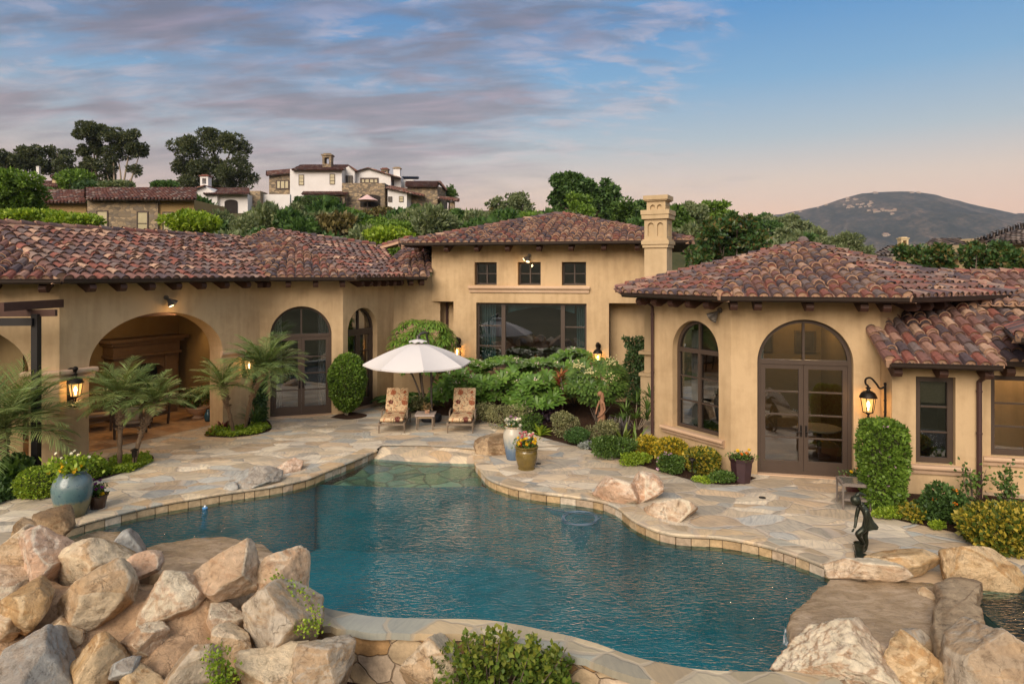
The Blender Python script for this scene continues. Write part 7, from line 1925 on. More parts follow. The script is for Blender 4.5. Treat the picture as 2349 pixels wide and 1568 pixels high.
def bronze_girl():
    # girl bending forward over a bucket, facing left; 1.02 m tall as bent, standing on the deck edge
    b = G(1972, 1268); root = empty('statue', b, 'dark bronze statue of a girl bending over a bucket at the pool edge', 'statue')
    u = b.y/F      # metres per survey column at the statue
    def P(px, py, d=0.0): return Vector(((px-CX)*u, b.y+d, H-(py-HY)*u))
    J = [(P(1984, 1206, 0), .060),     # 0 pelvis
         (P(1989, 1192, 0), .058), (P(1988, 1176, 0), (.050, .062)), (P(1982, 1162, 0), (.046, .066)), (P(1972, 1152, 0), .026),   # spine .. neck 4
         (P(1984, 1207, -.04), .054), (P(1972, 1213, -.06), .046), (P(1960, 1221, -.06), .036), (P(1976, 1240, -.02), .030), (P(1982, 1252, -.0), .022),      # near leg lifted knee 5-9
         (P(1988, 1210, .05), .056), (P(1987, 1230, .06), .042), (P(1991, 1246, .06), .034), (P(1989, 1263, .06), .022), (P(1980, 1268, .05), .020),       # standing leg 10-14
         (P(1979, 1166, -.085), .034), (P(1980, 1193, -.10), .027), (P(1976, 1210, -.09), .021), (P(1972, 1220, -.07), .018),          # near arm 15-18
         (P(1975, 1165, .085), .034), (P(1969, 1190, .08), .025), (P(1964, 1203, .03), .020), (P(1959, 1211, .0), .018),           # far arm 19-22
         (P(1966, 1222, -.05), .014), (P(1980, 1253, -.01), .020)]
    E = [(0,1),(1,2),(2,3),(3,4),(0,5),(5,6),(6,7),(7,8),(8,9),(0,10),(10,11),(11,12),(12,13),(13,14),(3,15),(15,16),(16,17),(17,18),(3,19),(19,20),(20,21),(21,22)]
    skin_body('body', [(p, tuple(1.22*q for q in r) if hasattr(r, '__len__') else 1.22*r) for p, r in J[:23]], E, BRZ, root)
    # hands: palm with five curled fingers resting on the raised knee
    for hp, base in ((P(1970, 1224, -.07), P(1976, 1210, -.09)), (P(1957, 1215, 0), P(1964, 1203, .03))):
        d = (hp-base).normalized(); s_ = Vector((0, 1, 0)); up = d.cross(s_).normalized(); hj = [(base.lerp(hp, .7), .014), (hp, .017)]; he = [(0, 1)]
        for k in range(5):
            o_ = (k-1.5)*.012; L = (.034, .040, .043, .039, .030)[k]; st = len(hj)
            if k == 4: q = hp-d*.012+s_*.020; hj += [(q+s_*.012+d*.012, .006), (q+s_*.016+d*.028-up*.008, .005)]
            else: q = hp+s_*o_; hj += [(q+d*L*.5-up*.004, .0062), (q+d*L-up*.018, .005)]
            he += [(1, st), (st, st+1)]
        skin_body('hand', hj, he, BRZ, root, 1, 1)
    h = MB(); c = P(1962, 1148, 0); R_ = .072
    V, Fc = ICO[4]; pts = []
    fx = Vector((-.72, 0, -.69)); upv = Vector((-.69, 0, .72)); sd_ = Vector((0, 1, 0))
    for v in V:      # facing direction +x local = fx
        x, y, z = v; w = 1-.16*max(0, -z)*1.0; r = R_*(1+.04*x)
        nose = .020*math.exp(-((z+.12)**2/.018+y*y/.012)) if x > .6 else 0
        sock = -.010*(math.exp(-((z-.10)**2/.012+(abs(y)-.34)**2/.016))) if x > .5 else 0
        lip = .006*math.exp(-((z+.42)**2/.006+y*y/.04)) if x > .5 else 0; chin = .008*math.exp(-((z+.72)**2/.02+y*y/.06)) if x > .3 else 0
        rr = r+nose+sock+lip+chin
        pts.append(c+fx*(x*rr*1.0)+sd_*(y*rr*.82*w)+upv*(z*rr*1.12))
    i = h.add(pts); [h.face([i+k for k in f]) for f in Fc]
    for sy in (-1, 1): h.ball(c+sd_*(sy*R_*.80)+upv*-.004, .014, 8, 6, (.7, .5, 1.3))
    h.build('head', BRZ, root, smooth=True)
    hr = MB(); pts = []
    for v in V:
        x, y, z = v; k = 1.12+.03*math.sin(z*24+y*8)
        if x > .45 and z < .35: k = .9
        pts.append(c+fx*(x*R_*k-.006)+sd_*(y*R_*.86*k)+upv*(z*R_*1.12*k+.006))
    i = hr.add(pts); [hr.face([i+k for k in f]) for f in Fc]
    hr.tube(crom([c-fx*.06+upv*.03, c-fx*.115+upv*.055, c-fx*.16-upv*.0, c-fx*.19-upv*.07], 4), [.030, .034, .036, .034, .032, .03, .028, .026, .024, .02, .016, .012, .008], 8)
    hr.ball(c-fx*.075+upv*.055, .034, 10, 7); hr.build('hair', BRZ, root, smooth=True)
    # dress: tunic that swings out behind
    dr = MB(); rings = []
    for (px, py, rx, ry, bk) in ((1980, 1163, .052, .070, 0), (1985, 1174, .056, .076, 0), (1989, 1186, .060, .078, .005), (1991, 1195, .074, .088, .012), (1993, 1203, .090, .100, .024), (1995, 1210, .100, .106, .034)):
        cc = P(px, py, 0); rings.append(dr.add([cc+Vector((math.cos(2*math.pi*j/28)*rx*(1+.06*math.sin(j*2.7))+bk*max(0, math.cos(2*math.pi*j/28)), math.sin(2*math.pi*j/28)*ry*(1+.06*math.sin(j*1.9)), .008*math.sin(j*1.3)+(.02*math.cos(2*math.pi*j/28) if py > 1200 else 0))) for j in range(28)]))
    for a, bq in zip(rings, rings[1:]):
        for j in range(28): dr.face((a+j, a+(j+1) % 28, bq+(j+1) % 28, bq+j))
    dr.build('dress', BRZ, root, smooth=True)
    bk = MB(); q = P(1968, 1268, -.03); bk.lathe(q, [(.055, .0), (.06, .01), (.062, .06), (.066, .063), (.066, .072), (.070, .075), (.082, .17), (.088, .175), (.088, .188), (.076, .188), (.07, .12)], 20)
    bk.tube(crom([q+Vector((-.085, 0, .18)), q+Vector((-.115, -.02, .16)), q+Vector((-.11, -.05, .08)), q+Vector((-.085, -.06, .03))], 4), .006, 6); bk.build('bucket', BRZ, root, angle=40)
    bs = MB(); P_, F_ = rock_shape(3, 77, 10, 16); pc = G(1966, 1278); i = bs.add([(pc.x+p[0]*.15+.02, pc.y+p[1]*.13, .03+p[2]*.045) for p in P_]); [bs.face([i+k for k in f]) for f in F_]; bs.build('base', BRZ, root, smooth=True)
bronze_girl()
def garden_lady():
    TC = plain('terracotta_statue', (.27,.135,.075), .75, var=.35, scale=10, bump=.3); Y = 18.6; b = Vector(((1377-CX)*Y/F, Y, 0)); root = empty('statue', b, 'weathered terracotta statue of a draped woman standing among the fatsia stems', 'statue'); u = Y/F
    def P(px, py, d=0.0): return Vector(((px-CX)*u, Y+d, H-(py-HY)*u))
    base_z = 0
    J = [(P(1380, 950), (.085, .075)), (P(1381, 938), .064), (P(1379, 922), (.075, .07)), (P(1379, 912), .028), (P(1374, 966, -.03), .062), (P(1371, 985, -.03), .044), (P(1372, 1000, -.03), .032), (P(1384, 966, .03), .062), (P(1384, 985, .03), .044), (P(1383, 1000, .03), .032),
         (P(1383, 921, -.09), .034), (P(1386, 938, -.11), .027), (P(1377, 950, -.12), .023), (P(1368, 954, -.11), .017), (P(1376, 920, .08), .034), (P(1370, 936, .08), .026), (P(1366, 950, 0), .020)]
    E = [(0,1),(1,2),(2,3),(0,4),(4,5),(5,6),(0,7),(7,8),(8,9),(2,10),(10,11),(11,12),(12,13),(2,14),(14,15),(15,16)]
    skin_body('body', J, E, TC, root)
    h = MB(); c = P(1375, 903); V, Fc = ICO[3]; i = h.add([c+Vector((v[0]*.062-(.02*math.exp(-((v[2]+.1)**2/.02+v[1]**2/.02)) if v[0] < -.6 else 0), v[1]*.055, v[2]*.076)) for v in V]); [h.face([i+k for k in f]) for f in Fc]; h.build('head', TC, root, smooth=True)
    hr = MB(); i = hr.add([c+Vector((v[0]*.066+.014, v[1]*.064, v[2]*.078+.008)) for v in V]); [hr.face([i+k for k in f]) for f in Fc]
    hr.tube(crom([c+Vector((.05, 0, .03)), c+Vector((.075, 0, -.08)), c+Vector((.085, 0, -.22)), c+Vector((.07, .01, -.34))], 4), [.05, .055, .06, .06, .058, .056, .05, .046, .04, .034, .028, .02, .012], 8); hr.build('hair', TC, root, smooth=True)
    dr = MB(); rings = []
    for (px, py, r, q) in ((1380, 944, .078, .0), (1380, 955, .098, .01), (1379, 968, .10, .012), (1378, 984, .108, .018), (1378, 1003, .125, .02)): cc = P(px, py); rings.append(dr.add([cc+Vector((math.cos(2*math.pi*j/30)*(r+q*math.sin(j*2.1)), math.sin(2*math.pi*j/30)*(r+q*math.sin(j*2.1)), 0)) for j in range(30)]))
    for a, bq in zip(rings, rings[1:]):
        for j in range(30): dr.face((a+j, a+(j+1) % 30, bq+(j+1) % 30, bq+j))
    dr.build('drapery', TC, root, smooth=True)
    pl = MB(); pl.box((b.x, Y, H-(1003-HY)*u-.05-.0), (.30, .30, .10)); pl.box((b.x, Y, (H-(1003-HY)*u-.10)/2), (.22, .22, max(.02, H-(1003-HY)*u-.10))); pl.build('plinth', TC, root)
garden_lady()

# ------------------------------------------------------------------ curtains and things seen through the windows
WHITEC = plain('white_curtain', (.72,.73,.70), .9, var=.06, scale=3); TEALC = plain('teal_curtain', (.10,.24,.26), .9, var=.15, scale=3)
def curtain(face, a0, a1, z0, z1, dep, m, label, folds=5):
    mb = MB(); n = folds*8; pts = [(a0+(a1-a0)*k/n, dep+.045*math.sin(2*math.pi*folds*k/n)) for k in range(n+1)]
    i = mb.add([face.pt(s_, z0, d) for s_, d in pts]); j = mb.add([face.pt(s_, z1, d) for s_, d in pts])
    for k in range(n): mb.face((i+k, i+k+1, j+k+1, j+k))
    return tag(mb.build('curtain', m, None, smooth=True), label, 'curtain')
curtain(fC, sC-.88, sC-.62, .03, 3.3, .58, WHITEC, 'white curtain at the left side of the wide west doors', 4); curtain(fC, sC+.55, sC+.88, .03, 3.3, .58, WHITEC, 'white curtain at the right side of the wide west doors', 5)
curtain(fD, sD+.18, sD+.72, .03, 3.3, .58, WHITEC, 'white curtain inside the narrow arched west doors', 5)
curtain(fL, pw0+.06, pw0+.62, 1.0, 3.56, .56, TEALC, 'teal curtain at the left side of the picture window', 6); curtain(fL, pw1-.42, pw1-.06, 1.0, 3.56, .56, TEALC, 'teal curtain at the right side of the picture window', 5)
vl = MB(); n = 40
a = vl.add([fL.pt(pw0+1.1+(pw1-pw0-1.6)*k/n, 3.56, .54+.02*math.sin(k)) for k in range(n+1)]); b_ = vl.add([fL.pt(pw0+1.1+(pw1-pw0-1.6)*k/n, 3.20+.22*math.sin(math.pi*k/n), .54+.02*math.sin(k)) for k in range(n+1)])
for k in range(n): vl.face((a+k, a+k+1, b_+k+1, b_+k))
tag(vl.build('valance', TEALC, None), 'swagged teal valance across the top of the picture window', 'valance')
curtain(fS, sS0+.10, sS0+.36, .75, 3.2, .60, WHITEC, 'white curtain at the left of the arched turret window', 3)
curtain(fT, sT-.92, sT-.80, .03, 3.3, .62, WHITEC, 'narrow white curtain edge inside the turret doors', 2)
bl = MB(); bl.poly([fW.pt(x, z, .30) for x, z in rect_pts(n0+.08, n1-.08, 1.90, 2.45)]); tag(bl.build('window_blind', plain('woven_blind', (.20,.17,.10), .9, var=.3, scale=30)), 'olive woven blind lowered over the top of the narrow east window', 'blind')
def framed(face, a0, a1, z0, z1, dep, label):
    root = empty('picture_frame', face.pt((a0+a1)/2, z0, dep), label, 'picture'); mb = MB()
    for q in ((a0, a1, z0, z0+.06), (a0, a1, z1-.06, z1), (a0, a0+.06, z0+.061, z1-.061), (a1-.06, a1, z0+.061, z1-.061)): face.bar(mb, *q, dep-.05, dep-.005)
    mb.build('frame', plain('gilt_dark', (.10,.07,.035), .5), root); c = MB(); c.poly([face.pt(x, z, dep-.02) for x, z in rect_pts(a0+.05, a1-.05, z0+.05, z1-.05)]); c.build('canvas', plain('dark_painting', (.075,.060,.042), .6, var=.8, scale=5), root)
framed(fT, .9, 1.75, 2.3, 3.4, 5.0, 'dark framed painting on the turret room wall at left'); framed(fT, 2.35, 2.95, 2.3, 2.95, 5.0, 'small framed picture on the turret room wall at right')
def indoor_chair():
    p = fT.pt(2.35, 0, 1.9); root = empty('round_table', p, 'round pale table just inside the glass turret doors', 'table'); mb = MB(); mb.lathe(p, [(.50, .70), (.52, .72), (.52, .75), (.5, .755)], 28); mb.build('tabletop', plain('table_pale', (.42,.36,.28), .4), root); mb = MB(); mb.lathe(p, [(.28, .012), (.25, .05), (.05, .10), (.06, .6), (.2, .70)], 16); mb.build('pedestal', TEAKD, root)
TEAKD = plain('dark_teak', (.075,.050,.032), .6)
indoor_chair()
# ------------------------------------------------------------------ the country behind
def ground_z(x, y):
    if y < -60: return -2.6+min(95, (-60-y)*.16)  # unseen hills behind the camera, added to darken reflections in the windows
    if y < 28: return -2.6
    def ss(t): t = max(0, min(1, t)); return t*t*(3-2*t)
    left = 1-ss((x-4)/46)
    zl = 9.0*ss((y-30)/26)+5.4*ss((y-60)/34)+2.5*ss((y-110)/120)
    zr = 3.2*ss((y-32)/30)-1.0
    z = -2.0+(zl+1.0)*left+(zr+1.0)*(1-left)
    if y > 160: z = z*(1-ss((y-160)/500))-30*ss((y-200)/700)
    return z
def terrain():
    xs = np.concatenate([np.linspace(-9000, -260, 14), np.linspace(-230, 230, 116), np.linspace(260, 9000, 14)]); ys = np.concatenate([np.linspace(-9000, -800, 8), np.linspace(-600, -80, 14), np.linspace(-60, 26, 8), np.linspace(28, 180, 90), np.linspace(200, 9000, 40)])
    V = np.array([(x, y, ground_z(x, y)+(.25*noise.noise(Vector((x*.12, y*.12, 0))) if y > 30 and y < 200 else 0)) for y in ys for x in xs]); nx = len(xs)
    Fq = np.array([(j*nx+i, j*nx+i+1, (j+1)*nx+i+1, (j+1)*nx+i) for j in range(len(ys)-1) for i in range(nx-1)])
    def fn(N):
        p = N.pos(); n = N.noise(p, .12, 6, .6); n2 = N.noise(p, 1.2, 5, .6)
        k = N.ramp(N.math('ADD', N.math('MULTIPLY', n, .6), N.math('MULTIPLY', n2, .4)), [(.35, (.040,.045,.020)), (.55, (.075,.070,.032)), (.7, (.13,.10,.055))])
        return pbsdf(N, k, .95, 0, N.bump(n2, .6, .2), .1)
    o = mesh_from_arrays('ground', V, Fq, mat('hillside_earth', fn), None, None, True); o['kind'] = 'structure'
terrain()
def mountain():
    D = 2600.0; prof = [(1500, 540), (1640, 520), (1750, 497), (1830, 484), (1880, 473), (1930, 456), (1975, 444), (2010, 441), (2060, 439), (2110, 441), (2150, 448), (2190, 459), (2240, 471), (2300, 484), (2348, 495), (2450, 515), (2600, 535), (2800, 552)]
    def crest(px):
        for (a, b), (c, d) in zip(prof, prof[1:]):
            if a <= px <= c: return b+(d-b)*(px-a)/(c-a)
        return 560
    V, nx, ny = [], 170, 60
    for j in range(ny+1):
        t = j/ny
        for i in range(nx+1):
            px = 1480+1320*i/nx; X = (px-CX)*D/F; zc = H-(crest(px)-HY)*D/F; Y = D-1150*(1-t); w = t**1.15
            z = -40+(zc+40)*w
            fade = 4*t*(1-t)
            z += 70*fade*noise.fractal(Vector((X*.0026, Y*.0016, 3.0)), 1.0, 2.1, 5)*1.0 + 26*fade*abs(noise.noise(Vector((X*.008+Y*.003, Y*.002, 5))))
            if t == 1: z += 3*noise.noise(Vector((X*.02, 1, 1)))
            V.append((X*(1-.10*(1-t)), Y, z))
    for i in range(nx+1): x, y, z = V[ny*(nx+1)+i]; V.append((x, y+900, -60))
    ny += 1; Fq = [(j*(nx+1)+i, j*(nx+1)+i+1, (j+1)*(nx+1)+i+1, (j+1)*(nx+1)+i) for j in range(ny) for i in range(nx)]
    def fn(N):
        p = N.pos(); n = N.noise(p, .006, 6, .65, .5); n2 = N.noise(p, .05, 6, .7)
        k = N.ramp(N.math('ADD', N.math('MULTIPLY', n, .5), N.math('MULTIPLY', n2, .5)), [(.40, (.014,.019,.017)), (.48, (.028,.031,.026)), (.54, (.060,.050,.038)), (.62, (.14,.10,.075))])
        return pbsdf(N, k, .95, 0, N.bump(n2, .8, 8), .05)
    o = mesh_from_arrays('mountain', np.array(V), np.array(Fq), mat('chaparral', fn), None, None, True); o['kind'] = 'structure'
    return D, crest
MD, crest = mountain()
# little houses on the mountain: one pattern copied, each its own thing
HW = plain('far_house_wall', (.34,.26,.19), .9, var=.1); HRF = plain('far_house_roof', (.22,.12,.08), .9)
def far_house():
    root = empty('hillside_house', (0,0,0), 'tiny pale house in the cluster high on the distant mountain', 'house', 'houses on the distant mountain')
    mb = MB(); mb.box((0, 0, 2), (18, 9, 10)); mb.box((11, -1, 0), (8, 8, 7)); mb.build('wall', HW, root)
    r = MB(); r.hexa([(-10, -5.5, 7), (10, -5.5, 7), (10, 5.5, 7), (-10, 5.5, 7), (-6, -.5, 10), (6, -.5, 10), (6, .5, 10), (-6, .5, 10)]); r.hexa([(6.5, -5.5, 3.5), (16, -5.5, 3.5), (16, 3.5, 3.5), (6.5, 3.5, 3.5), (9, -1, 5.5), (14, -1, 5.5), (14, 0, 5.5), (9, 0, 5.5)]); r.build('roof', HRF, root)
    w = MB()
    for x in (-6, -1, 4): w.box((x, -4.55, 2.5), (2.4, .12, 3))
    w.build('window', plain('far_window', (.05,.05,.06), .2), root); return root
bvh = None
def on_mountain(px, py):
    from mathutils.bvhtree import BVHTree
    global bvh
    if bvh is None: m = bpy.data.objects['mountain'].data; bvh = BVHTree.FromPolygons([v.co for v in m.vertices], [p.vertices for p in m.polygons])
    d = Vector(((px-CX)/F, 1, -(py-HY)/F)).normalized(); h = bvh.ray_cast(Vector((0, 0, H)), d); return h[0]
fh = far_house(); rg = random.Random(5); first = True
for lo in ([(1985, 443, 1.3, 0), (2006, 444, 1.0, 0), (2090, 443, .9, 1), (2105, 443, .8, 1)]+[(1950+rg.uniform(-8, 20), 453+rg.uniform(0, 6), .8, 2) for _ in range(4)]+[(rg.uniform(1935, 2000), 470+rg.gauss(0, 5), .75, 2) for _ in range(18)]+[(rg.uniform(2005, 2062), 484+rg.gauss(0, 3), .8, 2) for _ in range(12)]+[(rg.uniform(1800, 1900), 0, .6, 3) for _ in range(8)]):
    px, py, sc, kd = lo
    if kd == 3: py = crest(px)+3
    q = on_mountain(px, py)
    if q is None: continue
    lab = {0: 'pale house on the summit of the distant mountain', 1: 'house on the right hand summit ridge of the distant mountain', 2: None, 3: 'tiny house on the left ridge of the distant mountain'}[kd]
    grp = {0: 'summit houses', 1: 'right ridge houses', 2: 'houses on the distant mountain', 3: 'left ridge houses'}[kd]
    if first and kd == 2: fh.location = q; fh.scale = (sc*.75,)*3; fh.rotation_euler.z = rg.uniform(-.5, .5); first = False
    else: copy_thing(fh, q, rg.uniform(-.5, .5), sc*.75, lab, grp)
q = on_mountain(2030, 541); copy_thing(fh, q, .0, 1.0, 'long pale villa alone low on the distant mountain slope', 'lone mountain villa')

# ---- stone and tile houses nearby
def fn_rubble(N):
    p = N.pos(); v1 = N.node('ShaderNodeTexVoronoi', feature='F1'); v1.inputs['Scale'].default_value = 2.6; q = N.mapping(p, scale=(1, 1, 1.7)); N.link(q, v1.inputs['Vector'])
    v2 = N.node('ShaderNodeTexVoronoi', feature='DISTANCE_TO_EDGE'); v2.inputs['Scale'].default_value = 2.6; N.link(q, v2.inputs['Vector']); sep = N.node('ShaderNodeSeparateColor'); N.link(v1.outputs['Color'], sep.inputs[0])
    k = N.ramp(sep.outputs[0], [(0, (.20,.155,.105)), (.3, (.29,.215,.135)), (.55, (.15,.12,.09)), (.75, (.36,.27,.17)), (.9, (.21,.17,.13))], 'CONSTANT')
    k = N.mix(N.ramp(v2.outputs['Distance'], [(.01, (1,1,1)), (.06, (0,0,0))]), k, (.16,.13,.10)); return pbsdf(N, k, .9, 0, N.bump(v2.outputs['Distance'], .6, .06), .1)
RUBBLE = mat('rubble_stone', fn_rubble); WHITEW = m_stucco('white_stucco', (.62,.585,.56), (.72,.69,.67), .1); OCHRE = m_stucco('ochre_stucco', (.30,.20,.085), (.38,.26,.12), .1); CREAMW = m_stucco('cream_stucco', (.55,.42,.24), (.64,.50,.31), .1)
def fn_fartile(N):
    r = N.attr('rnd'); k = N.ramp(r, [(0, (.17,.07,.052)), (.3, (.24,.11,.08)), (.55, (.14,.085,.075)), (.78, (.33,.24,.19)), (.9, (.21,.09,.06))], 'CONSTANT'); return pbsdf(N, k, .85, 0, None, .2)
FTILE = mat('far_roof_tile', fn_fartile)
def fn_greytile(N):
    r = N.attr('rnd'); k = N.ramp(r, [(0, (.09,.065,.055)), (.3, (.16,.12,.10)), (.55, (.06,.05,.048)), (.78, (.24,.19,.155)), (.9, (.12,.085,.07))], 'CONSTANT'); return pbsdf(N, k, .85, 0, None, .2)
GTILE = mat('grey_roof_tile', fn_greytile)
DARKW = plain('dark_window', (.045,.042,.040), .12, var=.3, scale=1, spec=.7); PALEW = plain('blind_window', (.42,.36,.22), .25, var=.15, scale=2, spec=.6); WFR = plain('far_frame', (.07,.045,.035), .6)
class Block:
    """helper for the background houses: everything is given by survey columns and rows at a distance"""
    def __init__(s, name, label, px, py, Y): s.root = empty(name, A(px, py, Y), label, 'house')
    def wall(s, x0, x1, yt, yb, Y, depth, m, Y1=None, yt1=None, name='wall'):
        Y1 = Y if Y1 is None else Y1; a, b = A(x0, yb, Y), A(x1, yb, Y1); zt = A(x0, yt, Y).z; zt1 = zt if yt1 is None else A(x1, yt1, Y1).z; zb = min(a.z, b.z)-3.0
        mb = MB(); d = Vector((0, depth, 0)); P = [Vector((a.x, a.y, zb)), Vector((b.x, b.y, zb)), Vector((b.x, b.y, zb))+d, Vector((a.x, a.y, zb))+d]; T = [zt, zt1, zt1, zt]
        mb.hexa(P+[Vector((p.x, p.y, z)) for p, z in zip(P, T)]); return mb.build(name, m, s.root)
    def gable(s, x0, xp, x1, ye0, yp, ye1, yb, Y, depth, m):
        mb = MB(); pts = [A(x0, yb, Y)-Vector((0,0,3)), A(x1, yb, Y)-Vector((0,0,3)), A(x1, ye1, Y), A(xp, yp, Y), A(x0, ye0, Y)]; i = mb.add(pts); j = mb.add([p+Vector((0, depth, 0)) for p in pts]); n = 5
        mb.face([i+k for k in range(n)]); mb.face([j+k for k in range(n)][::-1]); [mb.face((i+k, j+k, j+(k+1) % n, i+(k+1) % n)) for k in range(n)]; return mb.build('wall', m, s.root)
    def roof(s, poly, m=None, w=.30, name='roof', e=.42):
        mb = MB(); tile_plane(mb, poly, w, e, 4, mortar=False, lod=True); return mb.build(name, [m or FTILE, m or FTILE, DECK_WOOD], s.root, rnd=True)
    def lean(s, x0, x1, ye, yt, Y, run, m=None, ov=.5, Y1=None, x0t=None, x1t=None, yt1=None, ye1=None):
        Y1 = Y if Y1 is None else Y1; a, b = A(x0, ye, Y-ov), A(x1, ye if ye1 is None else ye1, Y1-ov); c, d = A(x1 if x1t is None else x1t, yt if yt1 is None else yt1, Y1+run), A(x0 if x0t is None else x0t, yt, Y+run); return s.roof([a, b, c, d], m)
    def window(s, x0, x1, y0, y1, Y, m=None, mull=1, rows=1, Y1=None):
        Y1 = Y if Y1 is None else Y1; a, b = A(x0, y1, Y), A(x1, y1, Y1); zt = A(x0, y0, Y).z; f = Face((a.x, a.y), (b.x, b.y)); fr = MB(); t = .08*f.len
        for q in ((0, f.len, a.z, a.z+t), (0, f.len, zt-t, zt), (0, t, a.z+t, zt-t), (f.len-t, f.len, a.z+t, zt-t)): f.bar(fr, *q, -.07, .04)
        for k in range(1, mull): x = f.len*k/mull; f.bar(fr, x-t*.4, x+t*.4, a.z+t, zt-t, -.06, .04)
        for k in range(1, rows): z = a.z+(zt-a.z)*k/rows; f.bar(fr, t, f.len-t, z-t*.35, z+t*.35, -.055, .04)
        o = fr.build('window', WFR, s.root); g = MB(); g.poly([f.pt(x, z, -.012) for x, z in rect_pts(t*.9, f.len-t*.9, a.z+t*.9, zt-t*.9)]); g.build('pane', m or DARKW, o); return o
    def arch(s, x0, x1, yt, ys, yb, Y, m=None):
        a, b = A(x0, yb, Y), A(x1, yb, Y); f = Face((a.x, a.y), (b.x, b.y)); mb = MB(); mb.poly([f.pt(x, z, -.03) for x, z in arch_pts(f.len/2, f.len, a.z, A(x0, ys, Y).z, A(x0, yt, Y).z, 12)]); return mb.build('doorway', m or plain('dark_doorway', (.02,.015,.012), .9), s.root)
    def chimney(s, x0, x1, yt, yb, Y, m, cap=True, capm=None, hole=False):
        a, b = A(x0, yb, Y), A(x1, yb, Y); w = b.x-a.x; zt = A(x0, yt, Y).z; mb = MB()
        if hole:
            zh = zt-w*.95; mb.box(((a.x+b.x)/2, Y+w/2, (a.z-1+zh)/2), (w, w, zh-a.z+1))
            for q in (-1, 1): mb.box(((a.x+b.x)/2+q*w*.38, Y+w/2, (zh+zt-.2*w)/2), (w*.24, w, zt-.2*w-zh))
            mb.box(((a.x+b.x)/2, Y+w/2, zt-.12*w), (w*1.04, w*1.04, .2*w))
        else: mb.box(((a.x+b.x)/2, Y+w/2, (a.z-1+zt)/2), (w, w, zt-a.z+1))
        o = mb.build('chimney', m, s.root)
        if cap: c = MB(); c.box(((a.x+b.x)/2, Y+w/2, zt+.08*w), (w*1.25, w*1.25, .14*w)); c.box(((a.x+b.x)/2, Y+w/2, zt+.22*w), (w*.8, w*.8, .14*w)); c.build('chimney_cap', capm or m, o)
        return o
# stone house behind the west roof
B = Block('stone_house', 'stone and ochre neighbour house with a long dark tiled roof beyond the west roof', 320, 516, 55); Y = 55.0
B.wall(200, 362, 459, 560, Y, 6, RUBBLE); B.wall(362.3, 445, 459, 560, Y+.25, 6, OCHRE); B.lean(196, 449, 457, 432, Y, 4.5, ov=.7)
for x0, x1, y0, y1, m in ((221, 248, 483, 540, PALEW), (314, 340, 485, 540, PALEW)): B.window(x0, x1, y0, y1, Y-.02, m, 1, 2)
B.window(373, 398, 486, 540, Y+.2, PALEW, 1, 2)
B.wall(98, 198, 466, 560, Y+1.2, 5, OCHRE); B.lean(92, 197, 464, 437, Y+1.2, 4.5, ov=.7); B.window(130, 178, 492, 520, Y+1.15, DARKW, 2, 1)
B.wall(447, 487, 503, 560, Y+.8, 3, OCHRE); B.lean(444, 490, 499, 488, Y+.8, 2.5)
B.chimney(463, 469, 482, 497, Y+1.5, OCHRE)
# low white annexe left of the hill villa
B = Block('white_house', 'low white gabled annexe with a squat chimney, left of the hill villa', 500, 470, 84); Y = 84.0
B.gable(428, 468, 498, 438, 425, 446, 520, Y, 7, WHITEW); B.wall(498.3, 568, 446, 520, Y+.5, 6, WHITEW); B.arch(515, 545, 458, 464, 490, Y+.45)
B.lean(467, 570, 445, 432, Y-.1, 6, ov=.4, x0t=470, ye1=444); B.roof([A(424, 439.5, Y-.4), A(468, 425.5, Y-.4), A(468, 425.5, Y-.4)+Vector((0,6,0)), A(424, 439.5, Y-.4)+Vector((0,6,0))])
B.chimney(459, 477, 405, 428, Y+1.5, WHITEW, True, FTILE, True); B.wall(570, 597, 438, 520, Y+2, 2.5, RUBBLE, name='stone_pier'); B.wall(597.3, 665, 446, 475, Y+3, .5, WHITEW, name='garden_wall')
# the white villa on the hill
B = Block('hill_villa', 'large white and rubble stone villa with several tiled roofs on the hilltop', 830, 470, 92); Y = 92.0
B.wall(617, 674, 404, 500, Y+1, 7, RUBBLE, yt1=397); B.lean(611, 676, 403, 392, Y+1, 5, ye1=396, yt1=388); B.window(633, 663, 413, 434, Y+.95, PALEW, 3, 1)
B.wall(665, 784, 388, 500, Y-.6, 9, WHITEW); B.lean(669, 788, 390, 379, Y-.6, 6, ov=.6, x0t=690, x1t=800)
B.window(685, 697, 401, 425, Y-.62, PALEW, 1, 3); B.window(756, 768, 399, 423, Y-.62, PALEW, 1, 3)
B.gable(784.2, 800, 813, 390, 381, 393, 470, Y+1.2, 6, WHITEW); B.window(793, 809, 403, 422, Y+1.15, DARKW, 2, 1); B.roof([A(800, 380, Y+.8), A(815, 392, Y+.8), A(815, 392, Y+.8)+Vector((0,6,0)), A(800, 380, Y+.8)+Vector((0,6,0))])
B.gable(808, 843, 896, 396, 386, 402, 470, Y+2.2, 8, WHITEW); B.roof([A(806, 396, Y+1.8), A(843, 385, Y+1.8), A(843, 385, Y+1.8)+Vector((0,7,0)), A(806, 396, Y+1.8)+Vector((0,7,0))]); B.roof([A(843, 385, Y+1.8), A(914, 407, Y+1.8), A(914, 407, Y+1.8)+Vector((0,7,0)), A(843, 385, Y+1.8)+Vector((0,7,0))])
B.window(826, 868, 408, 422, Y+2.15, PALEW, 4, 1); B.wall(896.2, 920, 405, 460, Y+3.5, 5, WHITEW); B.window(897, 903, 413, 430, Y+3.4, DARKW, 1, 2)
B.wall(784, 882, 420, 500, Y-1.6, 3, RUBBLE, name='terrace_wall'); B.wall(882.2, 893, 420, 500, Y-1.5, 4, RUBBLE, Y1=Y+1.5, name='terrace_wall')
B.arch(826, 872, 447, 452, 475, Y-1.63)
